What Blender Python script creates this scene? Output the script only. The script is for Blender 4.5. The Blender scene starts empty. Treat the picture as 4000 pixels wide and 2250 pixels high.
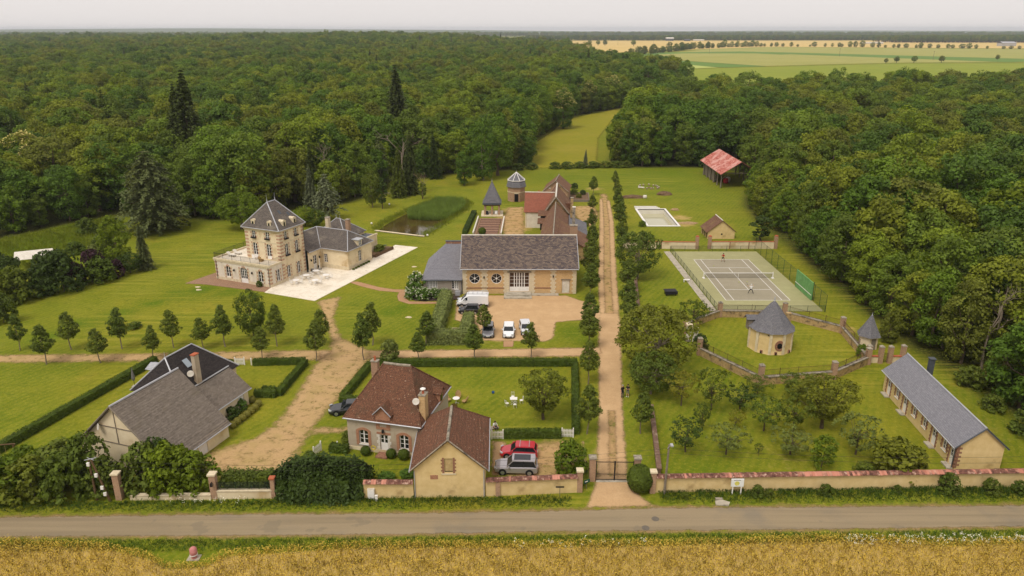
# Aerial view of a country estate: manor, barn, cottages, tennis court, orchard and woods. Units are metres; +Y runs away from the camera.
import bpy, math, random
import numpy as np
from mathutils import Vector, Matrix, noise as mnoise

scene = bpy.context.scene
COL = scene.collection
R_ = math.radians

# ------------------------------------------------------------------ camera
cam_d = bpy.data.cameras.new('camera'); cam = bpy.data.objects.new('camera', cam_d); COL.objects.link(cam)
cam.location = (0, 0, 43.7); cam.rotation_euler = (R_(90 - 19.2), 0, 0)
cam_d.sensor_width = 36; cam_d.lens = 26.1; cam_d.clip_start = .5; cam_d.clip_end = 60000
scene.camera = cam

# ------------------------------------------------------------------ sky: a bright, thin, even cloud cover
SUN_EL, SUN_AZ = 58, 215           # degrees; azimuth clockwise from +Y
world = bpy.data.worlds.new('World'); scene.world = world; world.use_nodes = True
wn, wl = world.node_tree.nodes, world.node_tree.links
bg = wn['Background']
ctex = wn.new('ShaderNodeTexNoise'); ctex.inputs['Scale'].default_value = 2.2; ctex.inputs['Detail'].default_value = 5
cvar = wn.new('ShaderNodeValToRGB'); cvar.color_ramp.elements[0].color = (.66, .62, .6, 1); cvar.color_ramp.elements[1].color = (.71, .67, .65, 1); cmap = wn.new('ShaderNodeMapping'); cmap.inputs['Scale'].default_value = (1, 1, 5)
wl.new(wn.new('ShaderNodeTexCoord').outputs['Generated'], cmap.inputs[0]); wl.new(cmap.outputs[0], ctex.inputs['Vector']); wl.new(ctex.outputs[0], cvar.inputs[0])
sky = wn.new('ShaderNodeTexSky'); sky.sky_type = 'NISHITA'; sky.sun_disc = False
sky.sun_elevation = R_(SUN_EL); sky.sun_rotation = R_(SUN_AZ); sky.air_density = 1.0; sky.dust_density = 4.0
sc_ = wn.new('ShaderNodeMix'); sc_.data_type = 'RGBA'; sc_.blend_type = 'MULTIPLY'; sc_.inputs[0].default_value = 1
wl.new(sky.outputs[0], sc_.inputs[6]); sc_.inputs[7].default_value = (.07, .07, .07, 1)
vl = wn.new('ShaderNodeMix'); vl.data_type = 'RGBA'; vl.inputs[0].default_value = .88
wl.new(sc_.outputs[2], vl.inputs[6]); wl.new(cvar.outputs[0], vl.inputs[7])
wl.new(vl.outputs[2], bg.inputs[0]); bg.inputs[1].default_value = 1.0

sun_d = bpy.data.lights.new('sun', 'SUN'); sun = bpy.data.objects.new('sun', sun_d); COL.objects.link(sun)
sun_d.energy = 1.5; sun_d.angle = R_(22); sun_d.color = (1, .95, .87)
sun.rotation_euler = (R_(90 - SUN_EL), 0, R_(180 - SUN_AZ)); sun.location = (0, 0, 200)

vs = scene.view_settings
vs.view_transform = 'Standard'; vs.look = 'None'; vs.exposure = 0.45; vs.gamma = 1.0; vs.use_curve_mapping = False
scene.cycles.max_bounces = 6; scene.cycles.diffuse_bounces = 3; scene.cycles.glossy_bounces = 2; scene.cycles.transmission_bounces = 3
scene.cycles.transparent_max_bounces = 12; scene.cycles.volume_bounces = 0
scene.cycles.use_adaptive_sampling = True; scene.cycles.adaptive_threshold = .012; scene.cycles.use_denoising = True
scene.cycles.caustics_reflective = False; scene.cycles.caustics_refractive = False

# ------------------------------------------------------------------ colour and material helpers
def lin(c):
    return tuple((v / 255 / 12.92 if v / 255 <= .04045 else ((v / 255 + .055) / 1.055) ** 2.4) for v in c) + (1,)

class NT:
    """small node-tree writer"""
    def __init__(s, name, spec=.25):
        s.m = bpy.data.materials.new(name); s.m.use_nodes = True
        s.n, s.l = s.m.node_tree.nodes, s.m.node_tree.links
        s.b = s.n['Principled BSDF']; s.b.inputs['Specular IOR Level'].default_value = spec
        s.out = s.n['Material Output']
    def add(s, t, **kw):
        n = s.n.new('ShaderNode' + t)
        for k, v in kw.items(): setattr(n, k, v)
        return n
    def co(s, kind='Object'):
        if kind == 'Position':
            return s.add('NewGeometry').outputs['Position']
        return s.add('TexCoord').outputs[kind]
    def noise(s, vec, scale, detail=5, rough=.6, dist=0):
        n = s.add('TexNoise'); n.inputs['Scale'].default_value = scale; n.inputs['Detail'].default_value = detail
        n.inputs['Roughness'].default_value = rough; n.inputs['Distortion'].default_value = dist
        s.l.new(vec, n.inputs['Vector']); return n.outputs['Fac']
    def ramp(s, fac, stops, interp='LINEAR'):
        n = s.add('ValToRGB'); cr = n.color_ramp; cr.interpolation = interp
        while len(cr.elements) < len(stops): cr.elements.new(.5)
        for e, (p, c) in zip(cr.elements, stops): e.position = p; e.color = c
        s.l.new(fac, n.inputs[0]); return n.outputs[0]
    def mix(s, fac, a, b, mode='MIX'):
        n = s.add('Mix', data_type='RGBA', blend_type=mode)
        for i, v in ((0, fac), (6, a), (7, b)):
            if hasattr(v, 'is_linked') or hasattr(v, 'links'): s.l.new(v, n.inputs[i])
            else: n.inputs[i].default_value = v
        return n.outputs[2]
    def math(s, op, a, b=0., clamp=False):
        n = s.add('Math', operation=op, use_clamp=clamp)
        for i, v in ((0, a), (1, b)):
            if hasattr(v, 'links'): s.l.new(v, n.inputs[i])
            else: n.inputs[i].default_value = v
        return n.outputs[0]
    def smooth(s, v, a, b):
        n = s.add('MapRange', interpolation_type='SMOOTHSTEP')
        s.l.new(v, n.inputs[0]); n.inputs[1].default_value = a; n.inputs[2].default_value = b
        return n.outputs[0]
    def attr(s, name):
        return s.add('Attribute', attribute_name=name).outputs['Fac']
    def col(s, c): s.l.new(c, s.b.inputs['Base Color'])
    def bump(s, h, strength=.3, dist=.05):
        n = s.add('Bump'); n.inputs['Strength'].default_value = strength; n.inputs['Distance'].default_value = dist
        s.l.new(h, n.inputs['Height']); s.l.new(n.outputs[0], s.b.inputs['Normal'])
    def rough(s, v): s.b.inputs['Roughness'].default_value = v

MT = {}
def mat(name, c1, c2=None, sc=3., rough=.85, bump=0., c3=None, sc3=.4, t3=(.5, .68), metal=0., spec=.25, detail=6):
    """mottled plain material: c1..c2 by noise, with patches of c3"""
    t = NT(name, spec); t.rough(rough); t.b.inputs['Metallic'].default_value = metal
    if c2 is None: c2 = tuple(v * .82 for v in c1)
    v = t.co(); f = t.noise(v, sc, detail)
    c = t.ramp(f, [(.3, lin(c2)), (.7, lin(c1))])
    if c3: c = t.mix(t.smooth(t.noise(v, sc3, 8, .65), *t3), c, lin(c3))
    t.col(c)
    if bump: t.bump(t.noise(v, sc * 5, 4), bump)
    MT[name] = t.m; return t.m

def tile_mat(name, cA, cB, cM, bw=.2, rh=.14, moss=None, t3=(.55, .75), rough=.85, msc=.5, uv='UV', mort=None, ms=.012, bump=.6, spk=0.):
    """tiles, slates or bricks: individual colours, dark joints, patches of weathering"""
    t = NT(name, .2); t.rough(rough)
    u = t.co(uv)
    br = t.add('TexBrick'); t.l.new(u, br.inputs['Vector'])
    br.inputs['Color1'].default_value = lin(cA); br.inputs['Color2'].default_value = lin(cB)
    br.inputs['Mortar'].default_value = lin(mort or tuple(v * .45 for v in cB))
    br.inputs['Scale'].default_value = 1; br.inputs['Mortar Size'].default_value = ms; br.inputs['Mortar Smooth'].default_value = .3
    br.inputs['Brick Width'].default_value = bw; br.inputs['Row Height'].default_value = rh; br.inputs['Bias'].default_value = 0
    o = t.co()
    c = t.mix(t.smooth(t.noise(u, 9, 3), .52, .7), br.outputs['Color'], lin(cM))
    c = t.mix(t.math('MULTIPLY', t.noise(o, 1.1, 6, .7), .3), c, lin(tuple(v * .55 for v in cB)), 'MIX')
    if moss: c = t.mix(t.smooth(t.noise(o, msc, 9, .7), *t3), c, lin(moss))
    if spk: c = t.mix(t.math('MULTIPLY', t.smooth(t.noise(o, 3.2, 3, .8), .62, .7), spk), c, lin((206, 190, 164)))
    t.col(c); t.bump(br.outputs['Fac'], -bump, .03)
    MT[name] = t.m; return t.m

def glass_mat(name, c=(22, 24, 26), rough=.08):
    t = NT(name, .6); t.b.inputs['Base Color'].default_value = lin(c); t.rough(rough); MT[name] = t.m; return t.m

def leaf_mat(name, tones, var=.35, trans=.25, csc=.35, dark=.62):
    """foliage: a tone for each plant (by its own random number), clumps of lighter and darker leaves, light passing through"""
    t = NT(name, .22); t.rough(.62)
    rnd = t.add('ObjectInfo').outputs['Random']
    n = len(tones)
    if n == 1: tones = list(tones) * 2; n = 2
    c = t.ramp(rnd, [(i / n, lin(tn)) for i, tn in enumerate(tones)], 'CONSTANT' if n > 3 else 'LINEAR')
    o = t.co()
    f = t.noise(o, csc, 3); f2 = t.noise(o, 2.3, 2)
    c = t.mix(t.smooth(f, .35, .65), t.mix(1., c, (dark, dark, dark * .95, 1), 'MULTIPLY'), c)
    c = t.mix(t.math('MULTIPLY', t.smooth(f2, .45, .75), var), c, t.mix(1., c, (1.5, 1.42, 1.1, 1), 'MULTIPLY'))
    t.col(c)
    tr = t.add('BsdfTranslucent'); t.l.new(t.mix(1., c, (1.2, 1.25, .7, 1), 'MULTIPLY'), tr.inputs[0])
    mx = t.add('MixShader'); mx.inputs[0].default_value = trans
    t.l.new(t.b.outputs[0], mx.inputs[1]); t.l.new(tr.outputs[0], mx.inputs[2]); t.l.new(mx.outputs[0], t.out.inputs[0])
    MT[name] = t.m; return t.m

def net_mat(name, c, cover=.25):
    t = NT(name); t.b.inputs['Base Color'].default_value = lin(c)
    tr = t.add('BsdfTransparent'); mx = t.add('MixShader'); mx.inputs[0].default_value = cover
    t.l.new(tr.outputs[0], mx.inputs[1]); t.l.new(t.b.outputs[0], mx.inputs[2]); t.l.new(mx.outputs[0], t.out.inputs[0])
    MT[name] = t.m; return t.m

# plain materials (real-world colours, sRGB)
mat('plaster_cream', (230, 214, 182), (214, 194, 158), 1.4, c3=(190, 164, 122), sc3=.35, bump=.1)
mat('plaster_yellow', (222, 196, 144), (206, 178, 122), 1.2, c3=(178, 150, 102), sc3=.45, t3=(.55, .75), bump=.12)
mat('plaster_grey', (186, 172, 150), (174, 158, 136), 1.5, c3=(160, 142, 118), sc3=.3, bump=.08)
mat('plaster_white', (226, 216, 200), (206, 194, 176), 1.2, c3=(172, 158, 138), sc3=.5, t3=(.6, .8), bump=.1)
mat('siding_grey', (168, 156, 142), (158, 146, 132), 2.2, bump=.05)
mat('stone_pale', (222, 208, 178), (196, 178, 146), 2.5, c3=(160, 140, 112), sc3=1.2, t3=(.58, .75), bump=.15)
mat('stone_wall', (196, 168, 118), (150, 122, 82), 3.2, c3=(108, 92, 70), sc3=1.6, t3=(.5, .66), bump=.5)
mat('stone_grey', (170, 160, 142), (126, 116, 100), 3., c3=(90, 84, 74), sc3=1.1, bump=.3)
mat('brick_plain', (160, 116, 92), (124, 88, 70), 5., c3=(196, 166, 132), sc3=2.5, t3=(.58, .7), bump=.3)
mat('old_brick', (126, 98, 80), (96, 74, 62), 3., c3=(150, 132, 110), sc3=1.2, bump=.4)
mat('cast_iron', (112, 104, 92), (96, 88, 78), 8.)
mat('band_brick', (194, 156, 130), (172, 132, 108), 4., bump=.2)
mat('white_paint', (236, 232, 226), (224, 219, 212), 2.5, rough=.5)
mat('white_worn', (224, 218, 206), (196, 186, 170), 2.2, rough=.6, c3=(150, 138, 120), sc3=1.5, t3=(.6, .8))
mat('zinc', (188, 188, 190), (168, 168, 172), 2., rough=.5, metal=.3)
mat('zinc_dark', (92, 96, 102), (74, 78, 84), 3., rough=.5, metal=.3)
mat('iron', (44, 40, 38), (32, 29, 28), 6., rough=.6)
mat('rust_iron', (92, 62, 40), (62, 42, 30), 5., rough=.8)
mat('fence_green', (38, 66, 52), (28, 52, 42), 3., rough=.6)
mat('timber', (112, 88, 62), (84, 64, 44), 5., bump=.3)
mat('timber_grey', (142, 130, 114), (108, 98, 86), 5., bump=.3)
mat('timber_pale', (196, 172, 124), (172, 146, 98), 4., bump=.2)
mat('concrete', (186, 176, 158), (160, 150, 132), 2., c3=(128, 120, 104), sc3=.8, bump=.1)
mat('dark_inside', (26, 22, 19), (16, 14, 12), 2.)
mat('terracotta', (184, 104, 72), (158, 84, 56), 3.)
mat('red_coping', (196, 100, 78), (166, 76, 58), 3., c3=(74, 52, 44), sc3=.42, t3=(.5, .58), bump=.4)
mat('bark', (108, 92, 74), (74, 62, 50), 4., bump=.5)
mat('bark_pale', (150, 136, 116), (112, 100, 84), 4., bump=.4)
mat('dead_wood', (158, 136, 110), (122, 102, 80), 4., bump=.4)
mat('black_fabric', (40, 38, 42), (28, 27, 31), 3., rough=.6)
mat('rattan', (176, 146, 98), (146, 116, 74), 9., bump=.3)
mat('wood_deck', (128, 92, 76), (92, 66, 56), 3.5, bump=.2)
mat('soil', (124, 98, 72), (92, 72, 54), 2., bump=.4)
mat('straw_heap', (178, 150, 108), (138, 110, 78), 3., bump=.5)
mat('pool_liner', (226, 222, 210), (212, 206, 192), .7)
mat('blue_plastic', (48, 92, 150)); mat('yellow_hose', (214, 190, 60)); mat('pink_plastic', (196, 132, 126), (176, 108, 104), 4.)
mat('skin', (206, 158, 130), (192, 144, 116), 8., rough=.6); mat('hair_grey', (170, 162, 152)); mat('hair_dark', (60, 46, 36)); mat('hair_blond', (190, 160, 112))
mat('cloth_black', (36, 36, 40), (26, 26, 30), 6.); mat('cloth_white', (228, 226, 222), (210, 208, 204), 6.); mat('cloth_red', (170, 44, 44), (148, 36, 36), 6.)
mat('cloth_navy', (36, 42, 62), (28, 33, 50), 6.); mat('cloth_grey', (118, 116, 116), (98, 96, 96), 6.); mat('shoe_white', (226, 224, 220)); mat('shoe_dark', (48, 42, 38))
mat('racket_yellow', (196, 214, 60)); mat('racket_grey', (150, 150, 156)); mat('tennis_ball', (206, 220, 60))
mat('rubber', (30, 30, 31), (22, 22, 23), 6., rough=.9); mat('rim', (176, 178, 182), (150, 152, 156), 5., rough=.35, metal=.7)
mat('car_trim', (34, 35, 37), (28, 28, 30), 4., rough=.55); mat('lamp_clear', (214, 220, 226), rough=.15, spec=.6); mat('lamp_red', (170, 24, 26), rough=.2, spec=.6)
mat('plate_white', (226, 226, 220)); mat('sign_white', (232, 232, 228), (218, 218, 214), 2.); mat('sign_yellow', (226, 216, 110)); mat('sign_green', (34, 84, 66))
def paint(name, c, metal=0.):
    t = NT(name, .5); t.b.inputs['Base Color'].default_value = lin(c); t.rough(.28); t.b.inputs['Metallic'].default_value = metal
    t.b.inputs['Coat Weight'].default_value = .6; t.b.inputs['Coat Roughness'].default_value = .06; MT[name] = t.m
paint('paint_white', (232, 232, 232)); paint('paint_black', (26, 27, 32)); paint('paint_grey', (140, 138, 142), .4)
paint('paint_red', (178, 26, 40)); paint('paint_silver', (168, 162, 164), .4); paint('paint_pale', (214, 214, 216), .15)
glass_mat('glass'); glass_mat('glass_curtain', (150, 146, 138), .2); glass_mat('car_glass', (30, 34, 38), .05); glass_mat('glass_warm', (58, 38, 30), .12)
glass_mat('skylight', (150, 160, 168), .15)
net_mat('net_green', (44, 74, 60), .22); net_mat('net_white', (150, 150, 146), .3); net_mat('net_dark', (40, 40, 40), .3)
net_mat('mesh_screen', (36, 44, 40), .5)
# roofs and brickwork
tile_mat('roof_brown', (129, 88, 66), (101, 68, 52), (156, 110, 81), moss=(85, 68, 50), t3=(.5, .72), spk=.55)
tile_mat('roof_red', (171, 105, 83), (143, 83, 66), (193, 132, 103), moss=(123, 94, 70), t3=(.55, .75))
tile_mat('roof_farm', (138, 99, 77), (114, 81, 63), (160, 123, 92), moss=(129, 105, 68), t3=(.5, .7), spk=.55)
tile_mat('roof_barn', (132, 116, 104), (70, 64, 72), (168, 142, 110), bw=.42, rh=.26, moss=(112, 94, 74), t3=(.55, .75), msc=1.4, spk=.5)
tile_mat('roof_slate', (124, 122, 124), (105, 103, 108), (136, 134, 134), bw=.25, rh=.16, moss=(139, 134, 122), t3=(.6, .85), ms=.006, bump=.3)
tile_mat('roof_slate_new', (141, 139, 144), (127, 126, 132), (148, 146, 151), bw=.3, rh=.2, ms=.006, bump=.3)
tile_mat('roof_slate_old', (115, 105, 98), (91, 84, 79), (134, 124, 112), bw=.25, rh=.16, moss=(134, 124, 110), t3=(.5, .75), ms=.006, bump=.3)
tile_mat('roof_slate_lichen', (136, 124, 112), (112, 102, 92), (146, 134, 120), bw=.28, rh=.18, moss=(110, 100, 86), t3=(.5, .72), ms=.006, bump=.3)
tile_mat('roof_black', (65, 58, 56), (46, 42, 42), (79, 71, 65), bw=.25, rh=.16, moss=(88, 79, 67), t3=(.62, .8), ms=.006, bump=.3)
tile_mat('brick_wall', (212, 168, 110), (184, 138, 86), (226, 198, 148), bw=.24, rh=.085, mort=(214, 194, 154), ms=.014, moss=(206, 172, 122), t3=(.5, .8), bump=.3)
tile_mat('brick_red', (172, 126, 98), (144, 100, 78), (198, 166, 132), bw=.24, rh=.08, mort=(196, 176, 146), ms=.014, bump=.3)
tile_mat('brick_surround', (178, 116, 88), (152, 94, 70), (194, 146, 112), bw=.22, rh=.08, mort=(190, 160, 128), ms=.012, bump=.3)
tile_mat('brick_paving', (170, 134, 106), (150, 116, 92), (180, 148, 122), bw=.22, rh=.11, mort=(112, 92, 74), ms=.01, moss=(122, 100, 80), t3=(.5, .8), bump=.2)
def corrugated():
    t = NT('rusty_sheet', .3); t.rough(.6); o = t.co()
    c = t.ramp(t.noise(o, 1.6, 9, .75), [(.36, lin((138, 60, 46))), (.5, lin((172, 86, 70))), (.62, lin((216, 160, 146)))])
    c = t.mix(t.math('MULTIPLY', t.smooth(t.noise(o, .35, 6), .46, .62), .8), c, lin((206, 156, 144))); t.col(c); MT['rusty_sheet'] = t.m
corrugated()

ORD_ = ['first', 'second', 'third', 'fourth', 'fifth', 'sixth', 'seventh', 'eighth', 'ninth', 'tenth', 'eleventh', 'twelfth', 'thirteenth', 'fourteenth', 'fifteenth', 'sixteenth']
# ------------------------------------------------------------------ mesh helpers
def tag(o, label=None, cat=None, group=None, kind=None):
    if label: o['label'] = label
    if cat: o['category'] = cat
    if group: o['group'] = group
    if kind: o['kind'] = kind
    return o

def link(o, parent=None):
    COL.objects.link(o)
    if parent: o.parent = parent
    return o

def thing(name, label, cat, loc=(0, 0, 0), rz=0., group=None):
    o = bpy.data.objects.new(name, None); o.empty_display_size = .2
    o.location = loc if len(loc) == 3 else (loc[0], loc[1], 0); o.rotation_euler = (0, 0, R_(rz))
    return tag(link(o), label, cat, group, 'thing')

class MB:
    """collects faces, then becomes ONE mesh object"""
    def __init__(s): s.v, s.f, s.uv = [], [], []
    def face(s, pts, uv=None):
        i = len(s.v); s.v += [tuple(p) for p in pts]; s.f.append(list(range(i, i + len(pts)))); s.uv.append(uv); return s
    def box(s, x0, x1, y0, y1, z0, z1):
        i = len(s.v)
        s.v += [(x0, y0, z0), (x1, y0, z0), (x1, y1, z0), (x0, y1, z0), (x0, y0, z1), (x1, y0, z1), (x1, y1, z1), (x0, y1, z1)]
        for f in ((0, 3, 2, 1), (4, 5, 6, 7), (0, 1, 5, 4), (1, 2, 6, 5), (2, 3, 7, 6), (3, 0, 4, 7)):
            s.f.append([i + k for k in f]); s.uv.append(None)
        return s
    def fbox(s, fr, u0, u1, d0, d1, z0, z1):
        i = len(s.v)
        s.v += [fr(u0, d1, z0), fr(u1, d1, z0), fr(u1, d0, z0), fr(u0, d0, z0), fr(u0, d1, z1), fr(u1, d1, z1), fr(u1, d0, z1), fr(u0, d0, z1)]
        for f in ((0, 3, 2, 1), (4, 5, 6, 7), (0, 1, 5, 4), (1, 2, 6, 5), (2, 3, 7, 6), (3, 0, 4, 7)):
            s.f.append([i + k for k in f]); s.uv.append(None)
        return s
    def tube(s, p, q, r, r2=None, n=6, caps=True):
        p, q = Vector(p), Vector(q); d = (q - p)
        if d.length < 1e-6: return s
        d.normalize(); a = d.orthogonal().normalized(); b = d.cross(a); r2 = r if r2 is None else r2; i = len(s.v)
        for c, rr in ((p, r), (q, r2)):
            for k in range(n):
                t = 2 * math.pi * k / n; s.v.append(tuple(c + (a * math.cos(t) + b * math.sin(t)) * rr))
        for k in range(n):
            s.f.append([i + k, i + (k + 1) % n, i + n + (k + 1) % n, i + n + k]); s.uv.append(None)
        if caps:
            s.f.append([i + k for k in range(n)][::-1]); s.f.append([i + n + k for k in range(n)]); s.uv += [None, None]
        return s
    def lathe(s, c, prof, n=16, a0=0., sq=1.):
        """prof: (radius, z) pairs"""
        i = len(s.v)
        for r, z in prof:
            for k in range(n):
                t = a0 + 2 * math.pi * k / n; s.v.append((c[0] + r * math.cos(t), c[1] + r * math.sin(t) * sq, c[2] + z))
        for j in range(len(prof) - 1):
            for k in range(n):
                a, b = i + j * n + k, i + j * n + (k + 1) % n
                s.f.append([a, b, b + n, a + n]); s.uv.append(None)
        s.f.append([i + k for k in range(n)][::-1]); s.f.append([i + (len(prof) - 1) * n + k for k in range(n)]); s.uv += [None, None]
        return s
    def prism(s, poly, z0, z1):
        n = len(poly); i = len(s.v)
        s.v += [(p[0], p[1], z0) for p in poly] + [(p[0], p[1], z1) for p in poly]
        s.f.append([i + n + k for k in range(n)]); s.f.append([i + k for k in range(n)][::-1]); s.uv += [None, None]
        for k in range(n):
            s.f.append([i + k, i + (k + 1) % n, i + n + (k + 1) % n, i + n + k]); s.uv.append(None)
        return s
    def mesh(s, name, m=None, smooth=False):
        me = bpy.data.meshes.new(name); me.from_pydata(s.v, [], s.f)
        if m: me.materials.append(MT[m] if isinstance(m, str) else m)
        uvl = me.uv_layers.new(name='UVMap'); data = []
        for f, uv in zip(s.f, s.uv):
            if uv is None:
                p = [Vector(s.v[k]) for k in f[:3]]; nn = (p[1] - p[0]).cross(p[2] - p[0])
                ax = max(range(3), key=lambda k: abs(nn[k]))
                a, b = ((1, 2), (0, 2), (0, 1))[ax]
                for k in f: data += [s.v[k][a], s.v[k][b]]
            else:
                for q in uv: data += [q[0], q[1]]
        uvl.data.foreach_set('uv', data)
        if smooth: me.polygons.foreach_set('use_smooth', [True] * len(me.polygons))
        return me
    def build(s, name, m=None, parent=None, smooth=False):
        return link(bpy.data.objects.new(name, s.mesh(name, m, smooth)), parent)

class Fr:
    """a wall's own frame: u along the wall, d outward, z up"""
    def __init__(s, o, u):
        s.o = Vector((o[0], o[1])); s.u = Vector(u).normalized(); s.n = Vector((s.u.y, -s.u.x)); s.base = o[2] if len(o) > 2 else 0
    def __call__(s, u, d, z):
        p = s.o + s.u * u + s.n * d; return (p.x, p.y, z + s.base)
def fr2(a, b): return Fr(a, (b[0] - a[0], b[1] - a[1])), math.dist(a[:2], b[:2])

def arch_z(u, u0, u1, z1, rise):
    t = (u - (u0 + u1) / 2) / ((u1 - u0) / 2); return z1 - rise * t * t

def wall(mb, fr, L, z0, z1, holes=(), t=.22, gable=None, u0=0.):
    """a wall face with real openings (u0,u1,z0,z1[,kind]); kinds 'arch', 'round'"""
    us = sorted({u0, L} | {h[0] for h in holes} | {h[1] for h in holes}); zs = sorted({z0, z1} | {h[2] for h in holes} | {h[3] for h in holes})
    for a, b in zip(us, us[1:]):
        for c, d in zip(zs, zs[1:]):
            um, zm = (a + b) / 2, (c + d) / 2
            if any(h[0] < um < h[1] and h[2] < zm < h[3] for h in holes): continue
            mb.face([fr(a, 0, c), fr(b, 0, c), fr(b, 0, d), fr(a, 0, d)], [(a, c), (b, c), (b, d), (a, d)])
    for h in holes:
        a, b, c, d = h[:4]
        for p, q in (((a, c), (a, d)), ((a, d), (b, d)), ((b, d), (b, c)), ((b, c), (a, c))):
            mb.face([fr(p[0], 0, p[1]), fr(q[0], 0, q[1]), fr(q[0], -t, q[1]), fr(p[0], -t, p[1])])
        kind = h[4] if len(h) > 4 else None
        if kind == 'arch':
            n = 8; rise = min(.22 * (b - a), .35)
            for k in range(n):
                p, q = a + (b - a) * k / n, a + (b - a) * (k + 1) / n
                mb.face([fr(p, .002, arch_z(p, a, b, d, rise)), fr(q, .002, arch_z(q, a, b, d, rise)), fr(q, .002, d), fr(p, .002, d)])
        elif kind == 'round':
            n = 32; cu, cz, r = (a + b) / 2, (c + d) / 2, (b - a) / 2
            for k in range(n):
                t1, t2 = 2 * math.pi * k / n, 2 * math.pi * (k + 1) / n
                def sq(tt):
                    x, y = math.cos(tt), math.sin(tt); m = max(abs(x), abs(y)); return cu + r * x / m, cz + r * y / m
                i1, i2 = (cu + r * math.cos(t1), cz + r * math.sin(t1)), (cu + r * math.cos(t2), cz + r * math.sin(t2)); o1, o2 = sq(t1), sq(t2)
                mb.face([fr(i1[0], 0, i1[1]), fr(o1[0], 0, o1[1]), fr(o2[0], 0, o2[1]), fr(i2[0], 0, i2[1])], [i1, o1, o2, i2])
                mb.face([fr(i1[0], 0, i1[1]), fr(i2[0], 0, i2[1]), fr(i2[0], -t, i2[1]), fr(i1[0], -t, i1[1])])
    if gable:
        g, gz = gable
        mb.face([fr(u0, 0, z1), fr(L, 0, z1), fr(g, 0, gz)], [(u0, z1), (L, z1), (g, gz)])
    return mb

def window(parent, fr, h, cols=2, rows=3, m='white_paint', gm='glass', d=-.16, name='window', solid=0., bar=.07, mun=.035, sill=None):
    """frame and glazing bars as one part, its glass as a sub-part; solid = height of a solid lower panel (a door)"""
    a, b, c, e = h[:4]; mb = MB()
    if len(h) > 4 and h[4] == 'round':
        cu, cz, r = (a + b) / 2, (c + e) / 2, (b - a) / 2; n = 28
        for k in range(n):
            t1, t2 = 2 * math.pi * k / n, 2 * math.pi * (k + 1) / n
            P = lambda tt, rr, dd: fr(cu + rr * math.cos(tt), dd, cz + rr * math.sin(tt))
            mb.face([P(t1, r * .9, d + .05), P(t1, r, d + .05), P(t2, r, d + .05), P(t2, r * .9, d + .05)])
            mb.face([P(t1, r * .9, d + .05), P(t2, r * .9, d + .05), P(t2, r * .9, d - .02), P(t1, r * .9, d - .02)])
        for k in range(6):
            t1 = math.pi / 6 + k * math.pi / 3; mb.tube(fr(cu + .14 * math.cos(t1), d + .03, cz + .14 * math.sin(t1)), fr(cu + .93 * r * math.cos(t1), d + .03, cz + .93 * r * math.sin(t1)), .03, n=4)
        w = mb.build(name, m, parent)
        hub = MB().tube(fr(cu, d, cz), fr(cu, d + .06, cz), .16, n=14).build('hub', m, w)
        g = MB(); g.face([fr(cu + r * .95 * math.cos(2 * math.pi * k / n), d, cz + r * .95 * math.sin(2 * math.pi * k / n)) for k in range(n)])
        g.build('pane', gm, w); return w
    for u, v in ((a, a + bar), (b - bar, b)): mb.fbox(fr, u, v, d - .02, d + .05, c, e)
    for z, y in ((c, c + bar + solid), (e - bar, e)): mb.fbox(fr, a + bar, b - bar, d - .02, d + .05, z, y)
    z0 = c + bar + solid
    for k in range(1, cols):
        u = a + (b - a) * k / cols; w_ = mun * (1.8 if cols % 2 == 0 and k == cols // 2 else 1)
        mb.fbox(fr, u - w_, u + w_, d - .018, d + .045, z0, e - bar)
    for k in range(1, rows):
        z = z0 + (e - bar - z0) * k / rows; mb.fbox(fr, a + bar, b - bar, d - .016, d + .035, z - mun / 2, z + mun / 2)
    if sill: mb.fbox(fr, a - .06, b + .06, -.05, .08, c - .09, c - .003)
    w = mb.build(name, m, parent)
    MB().face([fr(a + .02, d, z0 - .02), fr(b - .02, d, z0 - .02), fr(b - .02, d, e - .02), fr(a + .02, d, e - .02)]).build('pane', gm, w)
    return w

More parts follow.
